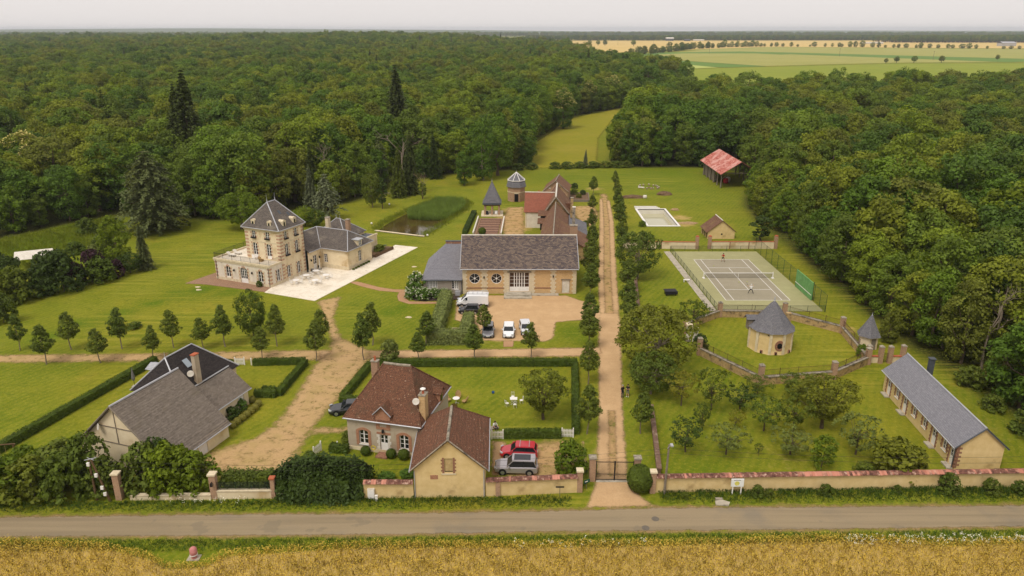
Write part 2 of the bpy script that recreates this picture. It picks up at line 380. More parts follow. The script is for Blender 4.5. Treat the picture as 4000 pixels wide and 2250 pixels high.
_rs = random.Random(5)
def slope(mb, e0, e1, r1, r0, row=.28, step=.03, jit=.03, th=.1, seg=1.4):
    """one pitch of a roof laid in overlapping courses, slightly uneven; e0-e1 is the eave, r0-r1 the ridge"""
    e0, e1, r1, r0 = map(Vector, (e0, e1, r1, r0))
    n = (e1 - e0).cross((r0 + r1) / 2 - (e0 + e1) / 2).normalized()
    if n.z < 0: n = -n
    H = (((r0 + r1) - (e0 + e1)) / 2).length; L = max((e1 - e0).length, (r1 - r0).length)
    nr, nc = max(2, int(H / row)), max(1, int(L / seg))
    P = lambda i, j: (e0.lerp(r0, i / nr)).lerp(e1.lerp(r1, i / nr), j / nc)
    J = [[_rs.uniform(-jit, jit) for j in range(nc + 1)] for i in range(nr + 1)]
    dv = (e1 - e0).normalized() if (e1 - e0).length > 1e-3 else (r1 - r0).normalized()
    for i in range(nr):
        for j in range(nc):
            a, b, c, d = P(i, j), P(i, j + 1), P(i + 1, j + 1), P(i + 1, j)
            uv = [((q - e0).dot(dv), H * ii / nr) for q, ii in ((a, i), (b, i), (c, i + 1), (d, i + 1))]
            lo = step if i else step * .5
            A, B = a + n * (lo + J[i][j]), b + n * (lo + J[i][j + 1]); C, D = c + n * J[i + 1][j + 1], d + n * J[i + 1][j]
            mb.face([A, B, C, D], uv)
            mb.face([a - n * (th if i == 0 else .01), b - n * (th if i == 0 else .01), B, A], [uv[0], uv[1], uv[1], uv[0]])
    bn = n * -th
    mb.face([e0 + bn, r0 + bn, r1 + bn, e1 + bn])
    for p, q in ((e0, r0), (e1, r1)): mb.face([p + bn, q + bn, q + n * .02, p + n * .02])
    if (r1 - r0).length > .01: mb.face([r0 + bn, r1 + bn, r1 + n * .02, r0 + n * .02])
    return mb

def line_tube(parent, name, m, pts, r, n=6, wob=0.):
    mb = MB()
    for p, q in zip(pts, pts[1:]):
        p, q = Vector(p), Vector(q); k = max(1, int((q - p).length / 1.2)) if wob else 1
        prev = p
        for i in range(1, k + 1):
            c = p.lerp(q, i / k) + (Vector((0, 0, _rs.uniform(-wob, wob))) if i < k else Vector())
            mb.tube(prev, c, r, n=n); prev = c
    return mb.build(name, m, parent)

def copy_tree(o, parent=None, loc=None, rz=None, label=None, scale=None, group=None):
    c = o.copy(); COL.objects.link(c); c.parent = parent
    if loc is not None: c.location = loc if len(loc) == 3 else (loc[0], loc[1], 0)
    if rz is not None: c.rotation_euler = (0, 0, R_(rz))
    if scale is not None: c.scale = scale if hasattr(scale, '__len__') else (scale,) * 3
    if label: c['label'] = label
    if group: c['group'] = group
    for ch in o.children:
        if ch is not c: copy_tree(ch, c)
    return c

# ------------------------------------------------------------------ ground
def inpoly(X, Y, poly):
    ins = np.zeros(X.shape, bool); n = len(poly)
    for k in range(n):
        (x0, y0), (x1, y1) = poly[k], poly[(k + 1) % n]
        c = ((y0 > Y) != (y1 > Y)) & (X < (x1 - x0) * (Y - y0) / ((y1 - y0) or 1e-9) + x0); ins ^= c
    return ins
def sdf(X, Y, poly):
    """signed distance to a polygon, negative inside"""
    d = np.full(X.shape, 1e9); n = len(poly)
    for k in range(n):
        (x0, y0), (x1, y1) = poly[k], poly[(k + 1) % n]; ex, ey = x1 - x0, y1 - y0
        t = np.clip(((X - x0) * ex + (Y - y0) * ey) / max(ex * ex + ey * ey, 1e-9), 0, 1)
        d = np.minimum(d, np.hypot(X - x0 - t * ex, Y - y0 - t * ey))
    return np.where(inpoly(X, Y, poly), -d, d)
def sstep(v, a, b):
    t = np.clip((v - a) / (b - a), 0, 1); return t * t * (3 - 2 * t)

POND = [(-31.6, 166.2), (-20, 160.9), (-16.3, 172), (-12.3, 186.5), (-11.4, 194), (-14, 199), (-20, 200), (-26.6, 186), (-29.3, 178), (-31.2, 171)]
POOL = (32.15, 39.05, 169.9, 186.8)
WOOD_L = [(-150, 120), (-126, 142), (-113, 160), (-107, 171), (-100, 181), (-89, 180), (-78, 177), (-71, 176), (-62, 180), (-54, 190), (-46, 193), (-37, 206), (-37, 226), (-26, 230), (-15, 240), (-3, 243), (6, 250), (6, 262), (6.5, 296), (18, 346), (25, 388), (39, 413), (72, 458), (108, 520), (150, 610), (146, 750), (126, 900), (106, 1200), (120, 1600), (50, 1720), (-60, 1950), (-400, 2500), (-2200, 2500)]
WOOD_R = [(59.5, 66), (61, 78), (60, 90), (58.5, 100), (58.5, 127), (59, 140), (60, 160), (60, 176), (62, 192), (68, 210), (73, 216), (74, 241), (64, 249), (40, 249), (35, 262), (42, 290), (54, 320), (66, 380), (78, 425), (92, 445), (140, 440), (240, 455), (330, 520), (450, 560), (640, 640), (900, 700), (900, 400), (150, 40), (66, 52)]
def hill(x, y):
    """far land swells gently under the wood on the left"""
    g = 9 * np.exp(-(((x + 330) / 300) ** 2 + ((y - 1650) / 520) ** 2)) + 4 * sstep(y, 700, 2100) * sstep(-x, -100, 350) * (1 - .8 * sstep(y, 2300, 3600))
    g = g * sstep(-x, -105, 60)
    return g
DRY = [(0.5, 186, 5, .8), (0, 178, 5, .9), (.5, 168, 5, .9), (18, 186, 5, .6), (18, 172, 4, .5), (41.5, 178, 3.5, .8), (41, 171, 3, .7), (28, 161, 4, .45), (52, 106, 2.5, .6), (52.5, 128, 6, .25), (12, 292, 8, .6), (15, 330, 9, .6), (14, 262, 8, .5), (30, 395, 9, .6), (60, 440, 10, .6), (3, 70, 4, .5), (5, 71.5, 3, .7), (10, 71, 2.5, .45), (-30, 69, 5, .7), (-2, 103, 5, .5), (20, 203, 4, .5), (24, 213, 4, .6), (-6, 164, 2, .5), (-11, 165, 2.2, .45), (26, 90, 8, .18), (30, 68, 12, .3), (22, 100, 5, .2), (-40, 57, 14, .0), (53, 76, 8, .35), (27, 75, 10, .22), (8, 89, 8, .12), (2, 85, 8, .12), (-12, 107, 5, .2), (16, 120, 3, .25), (55, 143, 4, .2), (-60, 110, 12, .12), (-45, 150, 12, .1), (5, 160, 4, .3), (38, 232, 6, .1)]
LUSH = [(-70, 103, 3.2, .7), (-68, 108, 3, .8), (-64, 113, 3, .8), (-61, 118, 3, .8), (-59, 122, 3, .8), (-55, 124.5, 3, .9), (-50, 124, 3, .8), (-46, 122, 2.5, .7), (-20, 113.5, 2.2, .8), (-18, 115.6, 2, .8), (9.5, 105, 3.2, .7), (10.5, 102, 2.5, .6), (-40, 110, 6, .3), (1.5, 190, 2.5, .9), (18, 230, 14, .5), (35, 235, 12, .5), (50, 238, 12, .5), (45, 220, 12, .4), (16, 207, 4, .5), (45, 110, 4, .3), (40, 100, 5, .15), (20, 67, 3, .4), (-100, 170, 10, .8), (-100, 158, 10, .9), (-104, 150, 9, .8), (-92, 150, 8, .6), (-20, 62, 2, 0), (60, 130, 5, .4), (59, 115, 4, .4), (62, 95, 5, .5), (-86, 140, 8, .5)]
def blobs(X, Y, L):
    a = np.zeros(X.shape)
    for x, y, r, s in L:
        a = np.maximum(a, s * np.exp(-((X - x) ** 2 + (Y - y) ** 2) / (r * r) * 1.1))
    return a
def axis(dense0, dense1, step, lo, hi, extra=()):
    a = list(np.arange(dense0, dense1 + .01, step)); s, v = step, dense1
    while v < hi: s *= 1.13; v += s; a.append(v)
    s, v = step, dense0
    while v > lo: s *= 1.16; v -= s; a.append(v)
    return np.array(sorted(set(a) | set(extra)))
def ground_height(X, Y):
    z = np.where(Y > 400, hill(X, Y), 0)
    m = (np.abs(X + 22) < 30) & (np.abs(Y - 180) < 40)
    d = np.full(X.shape, 9.); d[m] = sdf(X[m], Y[m], POND); z = z - 1.1 * (1 - sstep(d, -1.6, .5))
    x0, x1, y0, y1 = POOL
    z = np.where((X > x0 - .13) & (X < x1 + .13) & (Y > y0 - .13) & (Y < y1 + .13), -3., z)
    return z
def build_ground():
    x0, x1, y0, y1 = POOL
    xs = axis(-122, 74, 1., -17000, 17000, (x0 - .15, x0 - .1, x1 + .1, x1 + .15)); ys = axis(44, 262, 1., -1500, 17000, (y0 - .15, y0 - .1, y1 + .1, y1 + .15))
    X, Y = np.meshgrid(xs, ys); Z = ground_height(X, Y); nx, ny = len(xs), len(ys)
    V = np.stack([X, Y, Z], -1).reshape(-1, 3); I = np.arange(nx * ny).reshape(ny, nx)
    Q = np.stack([I[:-1, :-1], I[:-1, 1:], I[1:, 1:], I[1:, :-1]], -1).reshape(-1, 4)
    o = np_obj('ground', V, Q, [MT['lawn']], smooth=True)
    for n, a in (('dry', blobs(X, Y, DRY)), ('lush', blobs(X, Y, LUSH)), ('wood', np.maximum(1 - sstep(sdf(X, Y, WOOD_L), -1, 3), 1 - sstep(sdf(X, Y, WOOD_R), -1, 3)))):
        at = o.data.attributes.new(n, 'FLOAT', 'POINT'); at.data.foreach_set('value', a.reshape(-1).astype(np.float32))
    return tag(o, 'mown grass and open ground of the whole estate', kind='structure')
def np_mesh(name, V, Q, mats, midx=None, smooth=False):
    me = bpy.data.meshes.new(name); V = np.asarray(V, np.float32); Q = np.asarray(Q, np.int32); n, k = Q.shape
    me.vertices.add(len(V)); me.vertices.foreach_set('co', V.reshape(-1))
    me.loops.add(n * k); me.loops.foreach_set('vertex_index', Q.reshape(-1))
    me.polygons.add(n); me.polygons.foreach_set('loop_start', np.arange(0, n * k, k, dtype=np.int32))
    for m in mats: me.materials.append(MT[m] if isinstance(m, str) else m)
    if midx is not None: me.polygons.foreach_set('material_index', np.asarray(midx, np.int32))
    if smooth: me.polygons.foreach_set('use_smooth', np.ones(n, bool))
    me.update(calc_edges=True); return me
def np_obj(name, V, Q, mats, parent=None, midx=None, smooth=False):
    return link(bpy.data.objects.new(name, np_mesh(name, V, Q, mats, midx, smooth)), parent)

def ground_mats():
    t = NT('lawn', .1); t.rough(.95); P = t.co('Position')
    n1, n2, n3, n4 = t.noise(P, .03, 4), t.noise(P, .22, 5), t.noise(P, 1.7, 4), t.noise(P, 11, 3)
    c = t.ramp(n2, [(.3, lin((92, 108, 18))), (.5, lin((110, 121, 26))), (.72, lin((128, 130, 38)))])
    c = t.mix(t.math('MULTIPLY', t.smooth(n1, .42, .62), .6), c, lin((146, 136, 36)))
    c = t.mix(t.math('MULTIPLY', t.smooth(t.noise(P, .06, 6, .65), .5, .66), .5), c, lin((84, 106, 18)))
    c = t.mix(t.math('MULTIPLY', t.smooth(n3, .4, .7), .4), c, lin((86, 104, 16)))
    wv = t.add('TexWave', wave_type='BANDS'); wv.inputs['Scale'].default_value = .32; wv.inputs['Distortion'].default_value = 5; wv.inputs['Detail'].default_value = 2; wv.inputs['Detail Scale'].default_value = .3
    mp = t.add('Mapping'); mp.inputs['Rotation'].default_value = (0, 0, .5); t.l.new(P, mp.inputs[0]); t.l.new(mp.outputs[0], wv.inputs[0])
    c = t.mix(t.math('MULTIPLY', wv.outputs['Fac'], .2), c, lin((156, 144, 44)))
    c = t.mix(t.math('MULTIPLY', t.smooth(t.noise(P, .11, 7, .7), .56, .74), .45), c, lin((152, 128, 50)))
    lu = t.math('MULTIPLY', t.attr('lush'), t.math('ADD', t.smooth(n2, .25, .6), .35), True)
    c = t.mix(lu, c, lin((80, 106, 8)))
    dr = t.smooth(t.math('ADD', t.attr('dry'), t.math('MULTIPLY', t.math('SUBTRACT', t.noise(P, .8, 7, .7), .5), 1.1)), .28, .75)
    c = t.mix(dr, c, lin((186, 156, 98)))
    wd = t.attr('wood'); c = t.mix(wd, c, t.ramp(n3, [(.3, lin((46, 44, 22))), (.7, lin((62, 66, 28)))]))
    # grain of the sward, clumps of blades
    c = t.mix(t.math('MULTIPLY', t.smooth(n4, .42, .7), .45), c, lin((76, 84, 12)))
    c = t.mix(t.math('MULTIPLY', t.smooth(t.noise(P, 2.4, 4, .8), .5, .68), .5), c, lin((162, 150, 58)))
    c = t.mix(t.math('MULTIPLY', t.smooth(t.noise(P, .75, 6, .8), .5, .66), .5), c, lin((82, 96, 14)))
    for ang, k in ((.5, .5), (-1.1, .4)):   # traces of the mower
        mp = t.add('Mapping'); mp.inputs['Rotation'].default_value = (0, 0, ang); mp.inputs['Scale'].default_value = (.05, 1.1, 1); t.l.new(P, mp.inputs[0])
        c = t.mix(t.math('MULTIPLY', t.math('MULTIPLY', t.smooth(t.noise(mp.outputs[0], 1.2, 3), .5, .62), t.smooth(t.noise(P, .025, 2), .45 + .1 * k, .6)), k), c, lin((90, 104, 20) if k > .45 else (158, 148, 56)))
    t.col(c); t.bump(t.math('ADD', t.math('MULTIPLY', n4, .5), n3), .55, .12); MT['lawn'] = t.m
    def edged(name, cols, amp=.9, dist=.6, spread=.35, grassy=0., bump=.2, sc=(.5, 5, 20), rough=.95, patch=None, psc=.15, streak=0):
        """a loose surface whose edge runs out raggedly into the grass; attribute e = metres inside the edge"""
        t = NT(name, .15); t.rough(rough); P = t.co('Position')
        a, b, d = (t.noise(P, s, 5) for s in sc)
        c = t.ramp(b, [(.3, lin(cols[0])), (.7, lin(cols[1]))]); c = t.mix(t.math('MULTIPLY', t.smooth(a, .4, .7), .55), c, lin(cols[2]))
        c = t.mix(t.math('MULTIPLY', t.smooth(d, .5, .8), .35), c, lin(tuple(v * .75 for v in cols[0])))
        if patch: c = t.mix(t.math('MULTIPLY', t.smooth(t.noise(P, psc, 5), .52, .68), .7), c, lin(patch))
        if streak:
            mp = t.add('Mapping'); mp.inputs['Scale'].default_value = (.03, 1.1, 1); t.l.new(P, mp.inputs[0]); c = t.mix(t.math('MULTIPLY', t.smooth(t.noise(mp.outputs[0], 1.3, 4), .42, .66), .4), c, lin(tuple(v * .8 for v in cols[0])))
            c = t.mix(t.math('MULTIPLY', t.smooth(t.noise(P, .3, 3), .62, .66), .6), c, lin((124, 112, 92)))
        t.col(c); t.bump(d, bump, .03)
        m = t.smooth(t.math('ADD', t.attr('e'), t.math('MULTIPLY', t.math('SUBTRACT', t.noise(P, .9, 7, .72), .5), amp * 2)), dist - spread, dist + spread)
        if grassy: m = t.math('MULTIPLY', m, t.math('SUBTRACT', 1., t.math('MULTIPLY', t.smooth(t.noise(P, .7, 8, .75), .5, .66), grassy)))
        tr = t.add('BsdfTransparent'); mx = t.add('MixShader'); t.l.new(m, mx.inputs[0])
        t.l.new(tr.outputs[0], mx.inputs[1]); t.l.new(t.b.outputs[0], mx.inputs[2]); t.l.new(mx.outputs[0], t.out.inputs[0]); MT[name] = t.m
    edged('gravel', amp=.5, spread=.3, cols=[(178, 144, 104), (196, 162, 120), (206, 172, 130)])
    edged('gravel_worn', [(172, 140, 98), (190, 158, 112), (158, 138, 82)], amp=1.2, grassy=.65, spread=.6)
    edged('gravel_thin', [(172, 138, 94), (188, 154, 108), (148, 132, 72)], amp=1.4, grassy=.95, spread=.7)
    edged('asphalt', [(140, 124, 98), (154, 137, 110), (148, 132, 104)], amp=.45, dist=.25, spread=.12, bump=.1, streak=1, sc=(.35, 9, 40), patch=(126, 116, 100), psc=.12)
    edged('dirt', [(150, 122, 82), (176, 146, 100), (112, 106, 52)], amp=1., grassy=.7, spread=.5)
    edged('crop_far', [(196, 168, 100), (206, 178, 112), (190, 160, 92)], amp=.1, dist=.3, spread=.3, sc=(.01, .05, .3))
    edged('field_green', [(120, 132, 30), (132, 140, 40), (138, 142, 46)], amp=.1, dist=.3, spread=.3, sc=(.01, .05, .3))
    edged('field_dark', [(92, 122, 48), (102, 130, 54), (96, 120, 50)], amp=.1, dist=.3, spread=.3, sc=(.01, .05, .3))
    edged('field_pale', [(160, 168, 84), (170, 176, 92), (156, 162, 80)], amp=.1, dist=.3, spread=.3, sc=(.01, .05, .3))
    edged('field_olive', [(148, 146, 74), (160, 154, 84), (140, 142, 64)], amp=.1, dist=.3, spread=.3, sc=(.01, .05, .3))
    edged('meadow', [(126, 124, 24), (138, 132, 32), (154, 138, 52)], amp=1.5, dist=1.2, spread=.9, sc=(.04, .4, 3), bump=.4)
    edged('court_green', [(154, 150, 108), (164, 159, 116), (144, 140, 98)], amp=.03, dist=.0, spread=.05, bump=.05, sc=(.15, .8, 6))
    edged('court_grey', [(148, 139, 118), (156, 147, 126), (140, 132, 110)], amp=.03, dist=.0, spread=.05, bump=.05, sc=(.15, .8, 6))
    edged('paving_path', [(166, 128, 94), (182, 144, 108), (158, 120, 88)], amp=.08, dist=.05, spread=.1, bump=.2)
    edged('mulch', [(70, 58, 50), (86, 72, 62), (62, 52, 46)], amp=.2, dist=.1, spread=.15, bump=.5)
    t = NT('patio_stone', .3); t.rough(.7); P = t.co('Position')
    c = t.ramp(t.noise(P, .45, 8, .7), [(.35, lin((214, 200, 178))), (.55, lin((232, 222, 204))), (.7, lin((204, 190, 164)))])
    c = t.mix(t.smooth(t.noise(P, 1.4, 9, .75, 1.2), .56, .66), c, lin((176, 162, 140)))
    c = t.mix(t.math('MULTIPLY', t.smooth(t.noise(P, .2, 3), .5, .7), .5), c, lin((186, 172, 148))); t.col(c); MT['patio_stone'] = t.m
    t = NT('pond_water', .5); t.rough(.06); P = t.co('Position'); t.col(t.ramp(t.noise(P, .12, 4), [(.35, lin((64, 54, 26))), (.65, lin((86, 72, 36)))]))
    t.bump(t.noise(P, 1.8, 3), .08, .02); MT['pond_water'] = t.m
    t = NT('pool_water', .5); t.rough(.05); t.b.inputs['Base Color'].default_value = lin((176, 170, 138)); MT['pool_water'] = t.m
ground_mats()
ground = build_ground()

def sheet(name, polys, z, m, cell=.5, pad=1.0, label=None, hgt=False):
    """a thin laid surface following one or more outlines"""
    allp = [p for q in polys for p in q]; x0, x1 = min(p[0] for p in allp) - pad, max(p[0] for p in allp) + pad; y0, y1 = min(p[1] for p in allp) - pad, max(p[1] for p in allp) + pad
    xs, ys = np.arange(x0, x1 + cell, cell), np.arange(y0, y1 + cell, cell); X, Y = np.meshgrid(xs, ys)
    D = np.full(X.shape, 1e9)
    for q in polys: D = np.minimum(D, sdf(X, Y, q))
    I = np.arange(X.size).reshape(X.shape)
    near = np.minimum(np.minimum(D[:-1, :-1], D[:-1, 1:]), np.minimum(D[1:, :-1], D[1:, 1:])) < pad
    Q = np.stack([I[:-1, :-1], I[:-1, 1:], I[1:, 1:], I[1:, :-1]], -1)[near]
    used = np.unique(Q); re = np.full(X.size, -1); re[used] = np.arange(len(used))
    Z = np.full(X.shape, float(z)) + (hill(X, Y) if hgt else 0)
    V = np.stack([X, Y, Z], -1).reshape(-1, 3)[used]
    o = np_obj(name, V, re[Q], [m]); at = o.data.attributes.new('e', 'FLOAT', 'POINT'); at.data.foreach_set('value', (-D).reshape(-1)[used].astype(np.float32))
    return tag(o, label, kind='structure')

# ---- roads, tracks and paths
far_e = [(-150, 57.8), (-48.7, 59.57), (-30.4, 59.92), (-12.3, 60.15), (2.5, 60.5), (14.8, 61.05), (27.3, 61.15), (49.9, 61.4), (150, 63)]
near_e = [(150, 59.3), (47.5, 57.77), (26, 57.3), (14, 57.15), (2.4, 57), (-11.7, 56.6), (-29, 56.4), (-46.7, 56.3), (-150, 54.8)]
sheet('road_shoulder', [[(x, y + .55) for x, y in far_e] + [(x, y - .6) for x, y in near_e]], .006, 'dirt', .5, .6, 'sandy edges of the country road')
sheet('road', [far_e + near_e], .012, 'asphalt', .4, .4, 'worn grey country road across the foreground')
drive_l = [(8.6, 65.2), (10.2, 77.3), (12.7, 99.8), (14.3, 114), (16.0, 131), (20.95, 173), (24.2, 203)]
drive_r = [(11.9, 65.2), (13.1, 77.3), (15.95, 99.8), (17.7, 114), (19.5, 131), (24.4, 173), (27, 203)]
def xat(L, y):
    for (xa, ya), (xb, yb) in zip(L, L[1:]):
        if ya <= y <= yb: return xa + (xb - xa) * (y - ya) / (yb - ya)
    return L[-1][0]
def strip(y0, y1, a, b, n=12):
    ys = [y0 + (y1 - y0) * k / n for k in range(n + 1)]
    f = lambda y, t: (xat(drive_l, y) * (1 - t) + xat(drive_r, y) * t, y)
    return [f(y, a) for y in ys] + [f(y, b) for y in ys[::-1]]
E_ = .55   # the ragged edge eats about half a metre, so outlines are drawn that much wider
def grow(poly, d=E_):
    a = sum(p[0] * q[1] - q[0] * p[1] for p, q in zip(poly, poly[1:] + poly[:1])); out = []
    for k in range(len(poly)):
        p, c, n = Vector(poly[k - 1]), Vector(poly[k]), Vector(poly[(k + 1) % len(poly)])
        e1, e2 = (c - p).normalized(), (n - c).normalized(); nn = Vector((e1.y + e2.y, -e1.x - e2.x))
        nn = nn.normalized() if nn.length > 1e-6 else Vector((e1.y, -e1.x)); out.append(tuple(c + nn * (d if a > 0 else -d)))
    return out
sheet('driveway', [grow([(6.9, 60.6), (8.3, 64), (8.6, 66.5), (12.0, 66.5), (12.0, 64), (14.2, 60.8)]), grow(strip(66, 82, 0, .42)), grow(strip(66, 82, .66, 1)), grow(strip(80, 113, 0, 1)),
                   grow(strip(112, 200, 0, .33, 24), .5), grow(strip(112, 198, .66, 1, 24), .5), grow([(13.2, 116.5), (10.5, 112), (11.5, 109.8), (14, 109), (14.5, 113)])], .020, 'gravel', .4, 1.2, 'sandy gravel drive running from the gate past the barn')
sheet('grassy_drive', [grow(strip(66, 84, .3, .75)), grow(strip(110, 206, .2, .8, 20))], .014, 'gravel_thin', .5, 1.2, 'grassy middle of the gravel drive')
sheet('cross_path', [grow([(-90, 93.4), (-71, 94), (-49.3, 94.6), (-24, 95), (-16.2, 95.5), (10.1, 96), (12.5, 97), (12.5, 99.5), (10.4, 99), (-16.6, 98), (-28, 98.2), (-50.5, 97), (-72.8, 96.4), (-90, 96)])], .016, 'gravel_worn', .45, 1.2, 'sandy track between the rows of young trees')
sheet('cross_path_gravel', [grow([(-27, 95.2), (-16.2, 95.7), (10.1, 96.2), (13, 97), (13, 99.3), (10.4, 98.9), (-16.6, 97.9), (-28, 98)])], .024, 'gravel', .45, 1.2, 'fresh gravel on the cross track')
sheet('house_track', [grow([(-33.1, 118.8), (-29.7, 121.2), (-28.7, 110.8), (-25.8, 102.7), (-20.8, 98.3), (-19.8, 95.6), (-20.7, 91.7), (-21.6, 84.7), (-22.7, 79.5), (-23.4, 74.9), (-23.4, 70.6), (-23.7, 67.2), (-26.6, 66.1), (-30.2, 66.8), (-33.8, 68.2), (-33, 70.6), (-28.8, 74.0), (-27.6, 77.6), (-27.1, 83.6), (-27.2, 93.0), (-26.2, 97.6), (-27.0, 102.7), (-30.1, 110.8)]),
                      grow([(-23.5, 76.3), (-18.6, 76.3), (-18.4, 74.8), (-23.5, 74.6)], .4)], .028, 'gravel_worn', .45, 1.2, 'worn earth track from the manor to the garage doors')
sheet('parking_yard', [grow([(-9.2, 113.6), (-9.6, 118.8), (-5.2, 121.6), (3, 121.6), (9.5, 121.5), (11.2, 119.5), (14, 117), (13.2, 111), (10.8, 109.9), (7, 109), (6.2, 102.4), (4.9, 101.3), (-4.5, 101.6), (-5.6, 108), (-8.2, 109.2), (-9.2, 110)])], .022, 'gravel', .45, 1.2, 'gravel yard in front of the barn')
sheet('cottage_yard', [grow([(-2.3, 66), (-2.4, 73.4), (-.5, 73.3), (-.6, 70), (.3, 66.5)], .4)], .020, 'gravel', .4, 1., 'gravel beside the gabled outbuilding')
sheet('cottage_parking', [grow([(-.5, 66), (-.2, 72.8), (6.6, 73), (7.2, 69), (3, 65)])], .016, 'gravel_thin', .45, 1., 'worn grass where two cars stand')
sheet('foot_path', [grow([(7.3, 67.8), (8.1, 67.8), (8.3, 73.3), (7.7, 73.3)], .4)], .018, 'gravel', .3, .8, 'narrow foot path by the gate')
sheet('farm_yard', [grow([(-.9, 189), (3, 190), (2.9, 175), (2.6, 161), (-1.8, 161), (-2.4, 176)]), grow([(16.4, 190.5), (21.6, 191.5), (21.6, 181), (19.2, 168.5), (16.6, 171), (15.6, 181)])], .016, 'gravel_thin', .5, 1.2, 'dry trodden yard round the old farmhouse')
sheet('brick_path', [[(-30.2, 128.9), (-28.3, 129.1), (-23.9, 126), (-21.2, 124.8), (-18.9, 124.6), (-18.6, 122.3), (-18.2, 120), (-17.4, 118.6), (-12.0, 118.3), (-11.6, 117.4), (-17.4, 117.2), (-19.4, 118.8), (-20, 121.3), (-19.9, 123.1), (-23.5, 123.9), (-27.2, 126.3)]], .026, 'paving_path', .25, .4, 'reddish path curving past the white flowering shrubs')
sheet('flower_bed', [[(-18.4, 122.3), (-17.5, 119.7), (-16.6, 118.8), (-14.6, 118.5), (-12.3, 118.8), (-8.9, 119.3), (-9, 122.2)]], .020, 'mulch', .3, .4, 'dark mulched bed by the grey annex')
sheet('brick_apron', [[(-1.3, 99.3), (.2, 99.3), (.3, 101.6), (-1.3, 101.6)]], .030, 'paving_path', .2, .3, 'small brick strip in front of the white car')
# ---- far fields, hedged and striped
F_ = lambda n, p, z, m, l, c=8.: sheet(n, [p], z, m, c, 8., l)
F_('wheat_field', [(150, 1500), (470, 1850), (690, 2080), (1200, 1900), (3000, 2000), (3200, 3300), (215, 3240), (112, 2400), (112, 1500)], .06, 'crop_far', 'pale ripe wheat field behind the hedgerow', 14.)
F_('olive_field', [(195, 1330), (226, 1384), (474, 1850), (675, 2050), (1180, 1820), (1900, 1900), (2000, 1300), (1000, 1160), (560, 1085), (440, 1040), (340, 985), (300, 1150), (240, 1330)], .06, 'field_olive', 'olive striped field below the hedgerow', 8.)
F_('green_strip', [(190, 1240), (200, 1320), (260, 1500), (300, 1560), (480, 1640), (560, 1560), (840, 1180), (700, 1090), (518, 1450), (330, 1260)], .12, 'field_dark', 'darker green strip across the fields', 8.)
F_('olive_strip', [(225, 1270), (270, 1440), (330, 1500), (470, 1500), (560, 1200), (420, 1040), (320, 975), (270, 1100)], .18, 'field_olive', 'brownish strip of young crop', 7.)
F_('dark_strip', [(170, 1180), (185, 1250), (240, 1160), (320, 970), (255, 935), (215, 1040)], .24, 'field_dark', 'dark green wedge of beet', 6.)
F_('pale_field', [(140, 860), (172, 1180), (200, 1130), (250, 935)], .30, 'field_pale', 'pale green triangle of grass', 6.)
F_('green_field', [(100, 600), (140, 850), (245, 925), (330, 962), (440, 1010), (520, 1045), (720, 1065), (900, 1100), (1100, 900), (700, 500), (150, 430)], .05, 'field_green', 'bright green meadow beyond the wood', 8.)
sheet('valley_meadow', [[(3, 246), (38, 247), (31, 262), (38, 320), (52, 385), (64, 425), (74, 455), (66, 452), (40, 412), (25, 388), (18, 346), (6, 296), (6, 262)]], .04, 'meadow', 1.5, 3., 'bright mown meadow winding between the two woods')

# ------------------------------------------------------------------ plants
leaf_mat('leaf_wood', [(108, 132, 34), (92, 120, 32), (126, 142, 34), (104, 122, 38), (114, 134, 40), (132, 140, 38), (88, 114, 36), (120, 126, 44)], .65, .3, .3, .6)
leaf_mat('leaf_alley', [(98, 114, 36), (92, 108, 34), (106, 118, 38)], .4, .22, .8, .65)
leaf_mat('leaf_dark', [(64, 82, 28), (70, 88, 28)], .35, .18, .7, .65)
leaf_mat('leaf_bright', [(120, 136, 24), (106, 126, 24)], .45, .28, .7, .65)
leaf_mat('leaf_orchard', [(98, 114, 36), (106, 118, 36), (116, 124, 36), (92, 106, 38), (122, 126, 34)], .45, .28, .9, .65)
leaf_mat('leaf_yellow', [(146, 142, 46)], .4, .3, .9, .65)
leaf_mat('leaf_purple', [(62, 36, 44)], .4, .15, .8, .6)
leaf_mat('leaf_laurel', [(150, 156, 84), (134, 144, 80)], .6, .2, 2., .6)
leaf_mat('leaf_box', [(88, 104, 26), (80, 98, 24)], .4, .15, 1.5, .7)
leaf_mat('leaf_ball', [(152, 146, 66)], .4, .2, 2., .7)
leaf_mat('leaf_fir', [(80, 92, 38), (86, 98, 42)], .4, .1, .5, .6)
leaf_mat('leaf_cedar', [(96, 106, 58), (104, 112, 64)], .5, .1, .6, .6)
leaf_mat('leaf_spruce_brown', [(84, 74, 44)], .4, .1, .6, .6)
leaf_mat('leaf_blue', [(124, 132, 96)], .5, .1, .8, .6)
leaf_mat('leaf_hydrangea', [(92, 122, 40)], .4, .22, 1.2, .65)
leaf_mat('leaf_grey', [(116, 126, 58)], .4, .25, .8, .65)
leaf_mat('reed', [(136, 154, 74), (126, 146, 68)], .4, .35, .4, .75)
leaf_mat('weed', [(86, 112, 34), (78, 102, 34)], .5, .3, .6, .6)
leaf_mat('rough_grass', [(122, 132, 34)], .5, .3, .3, .7)
leaf_mat('straw', [(212, 184, 82)], .5, .3, .8, .8)
mat('petal_white', (232, 228, 208), (220, 214, 186), 5.); mat('petal_cream', (196, 182, 110), (178, 164, 92), 5.)

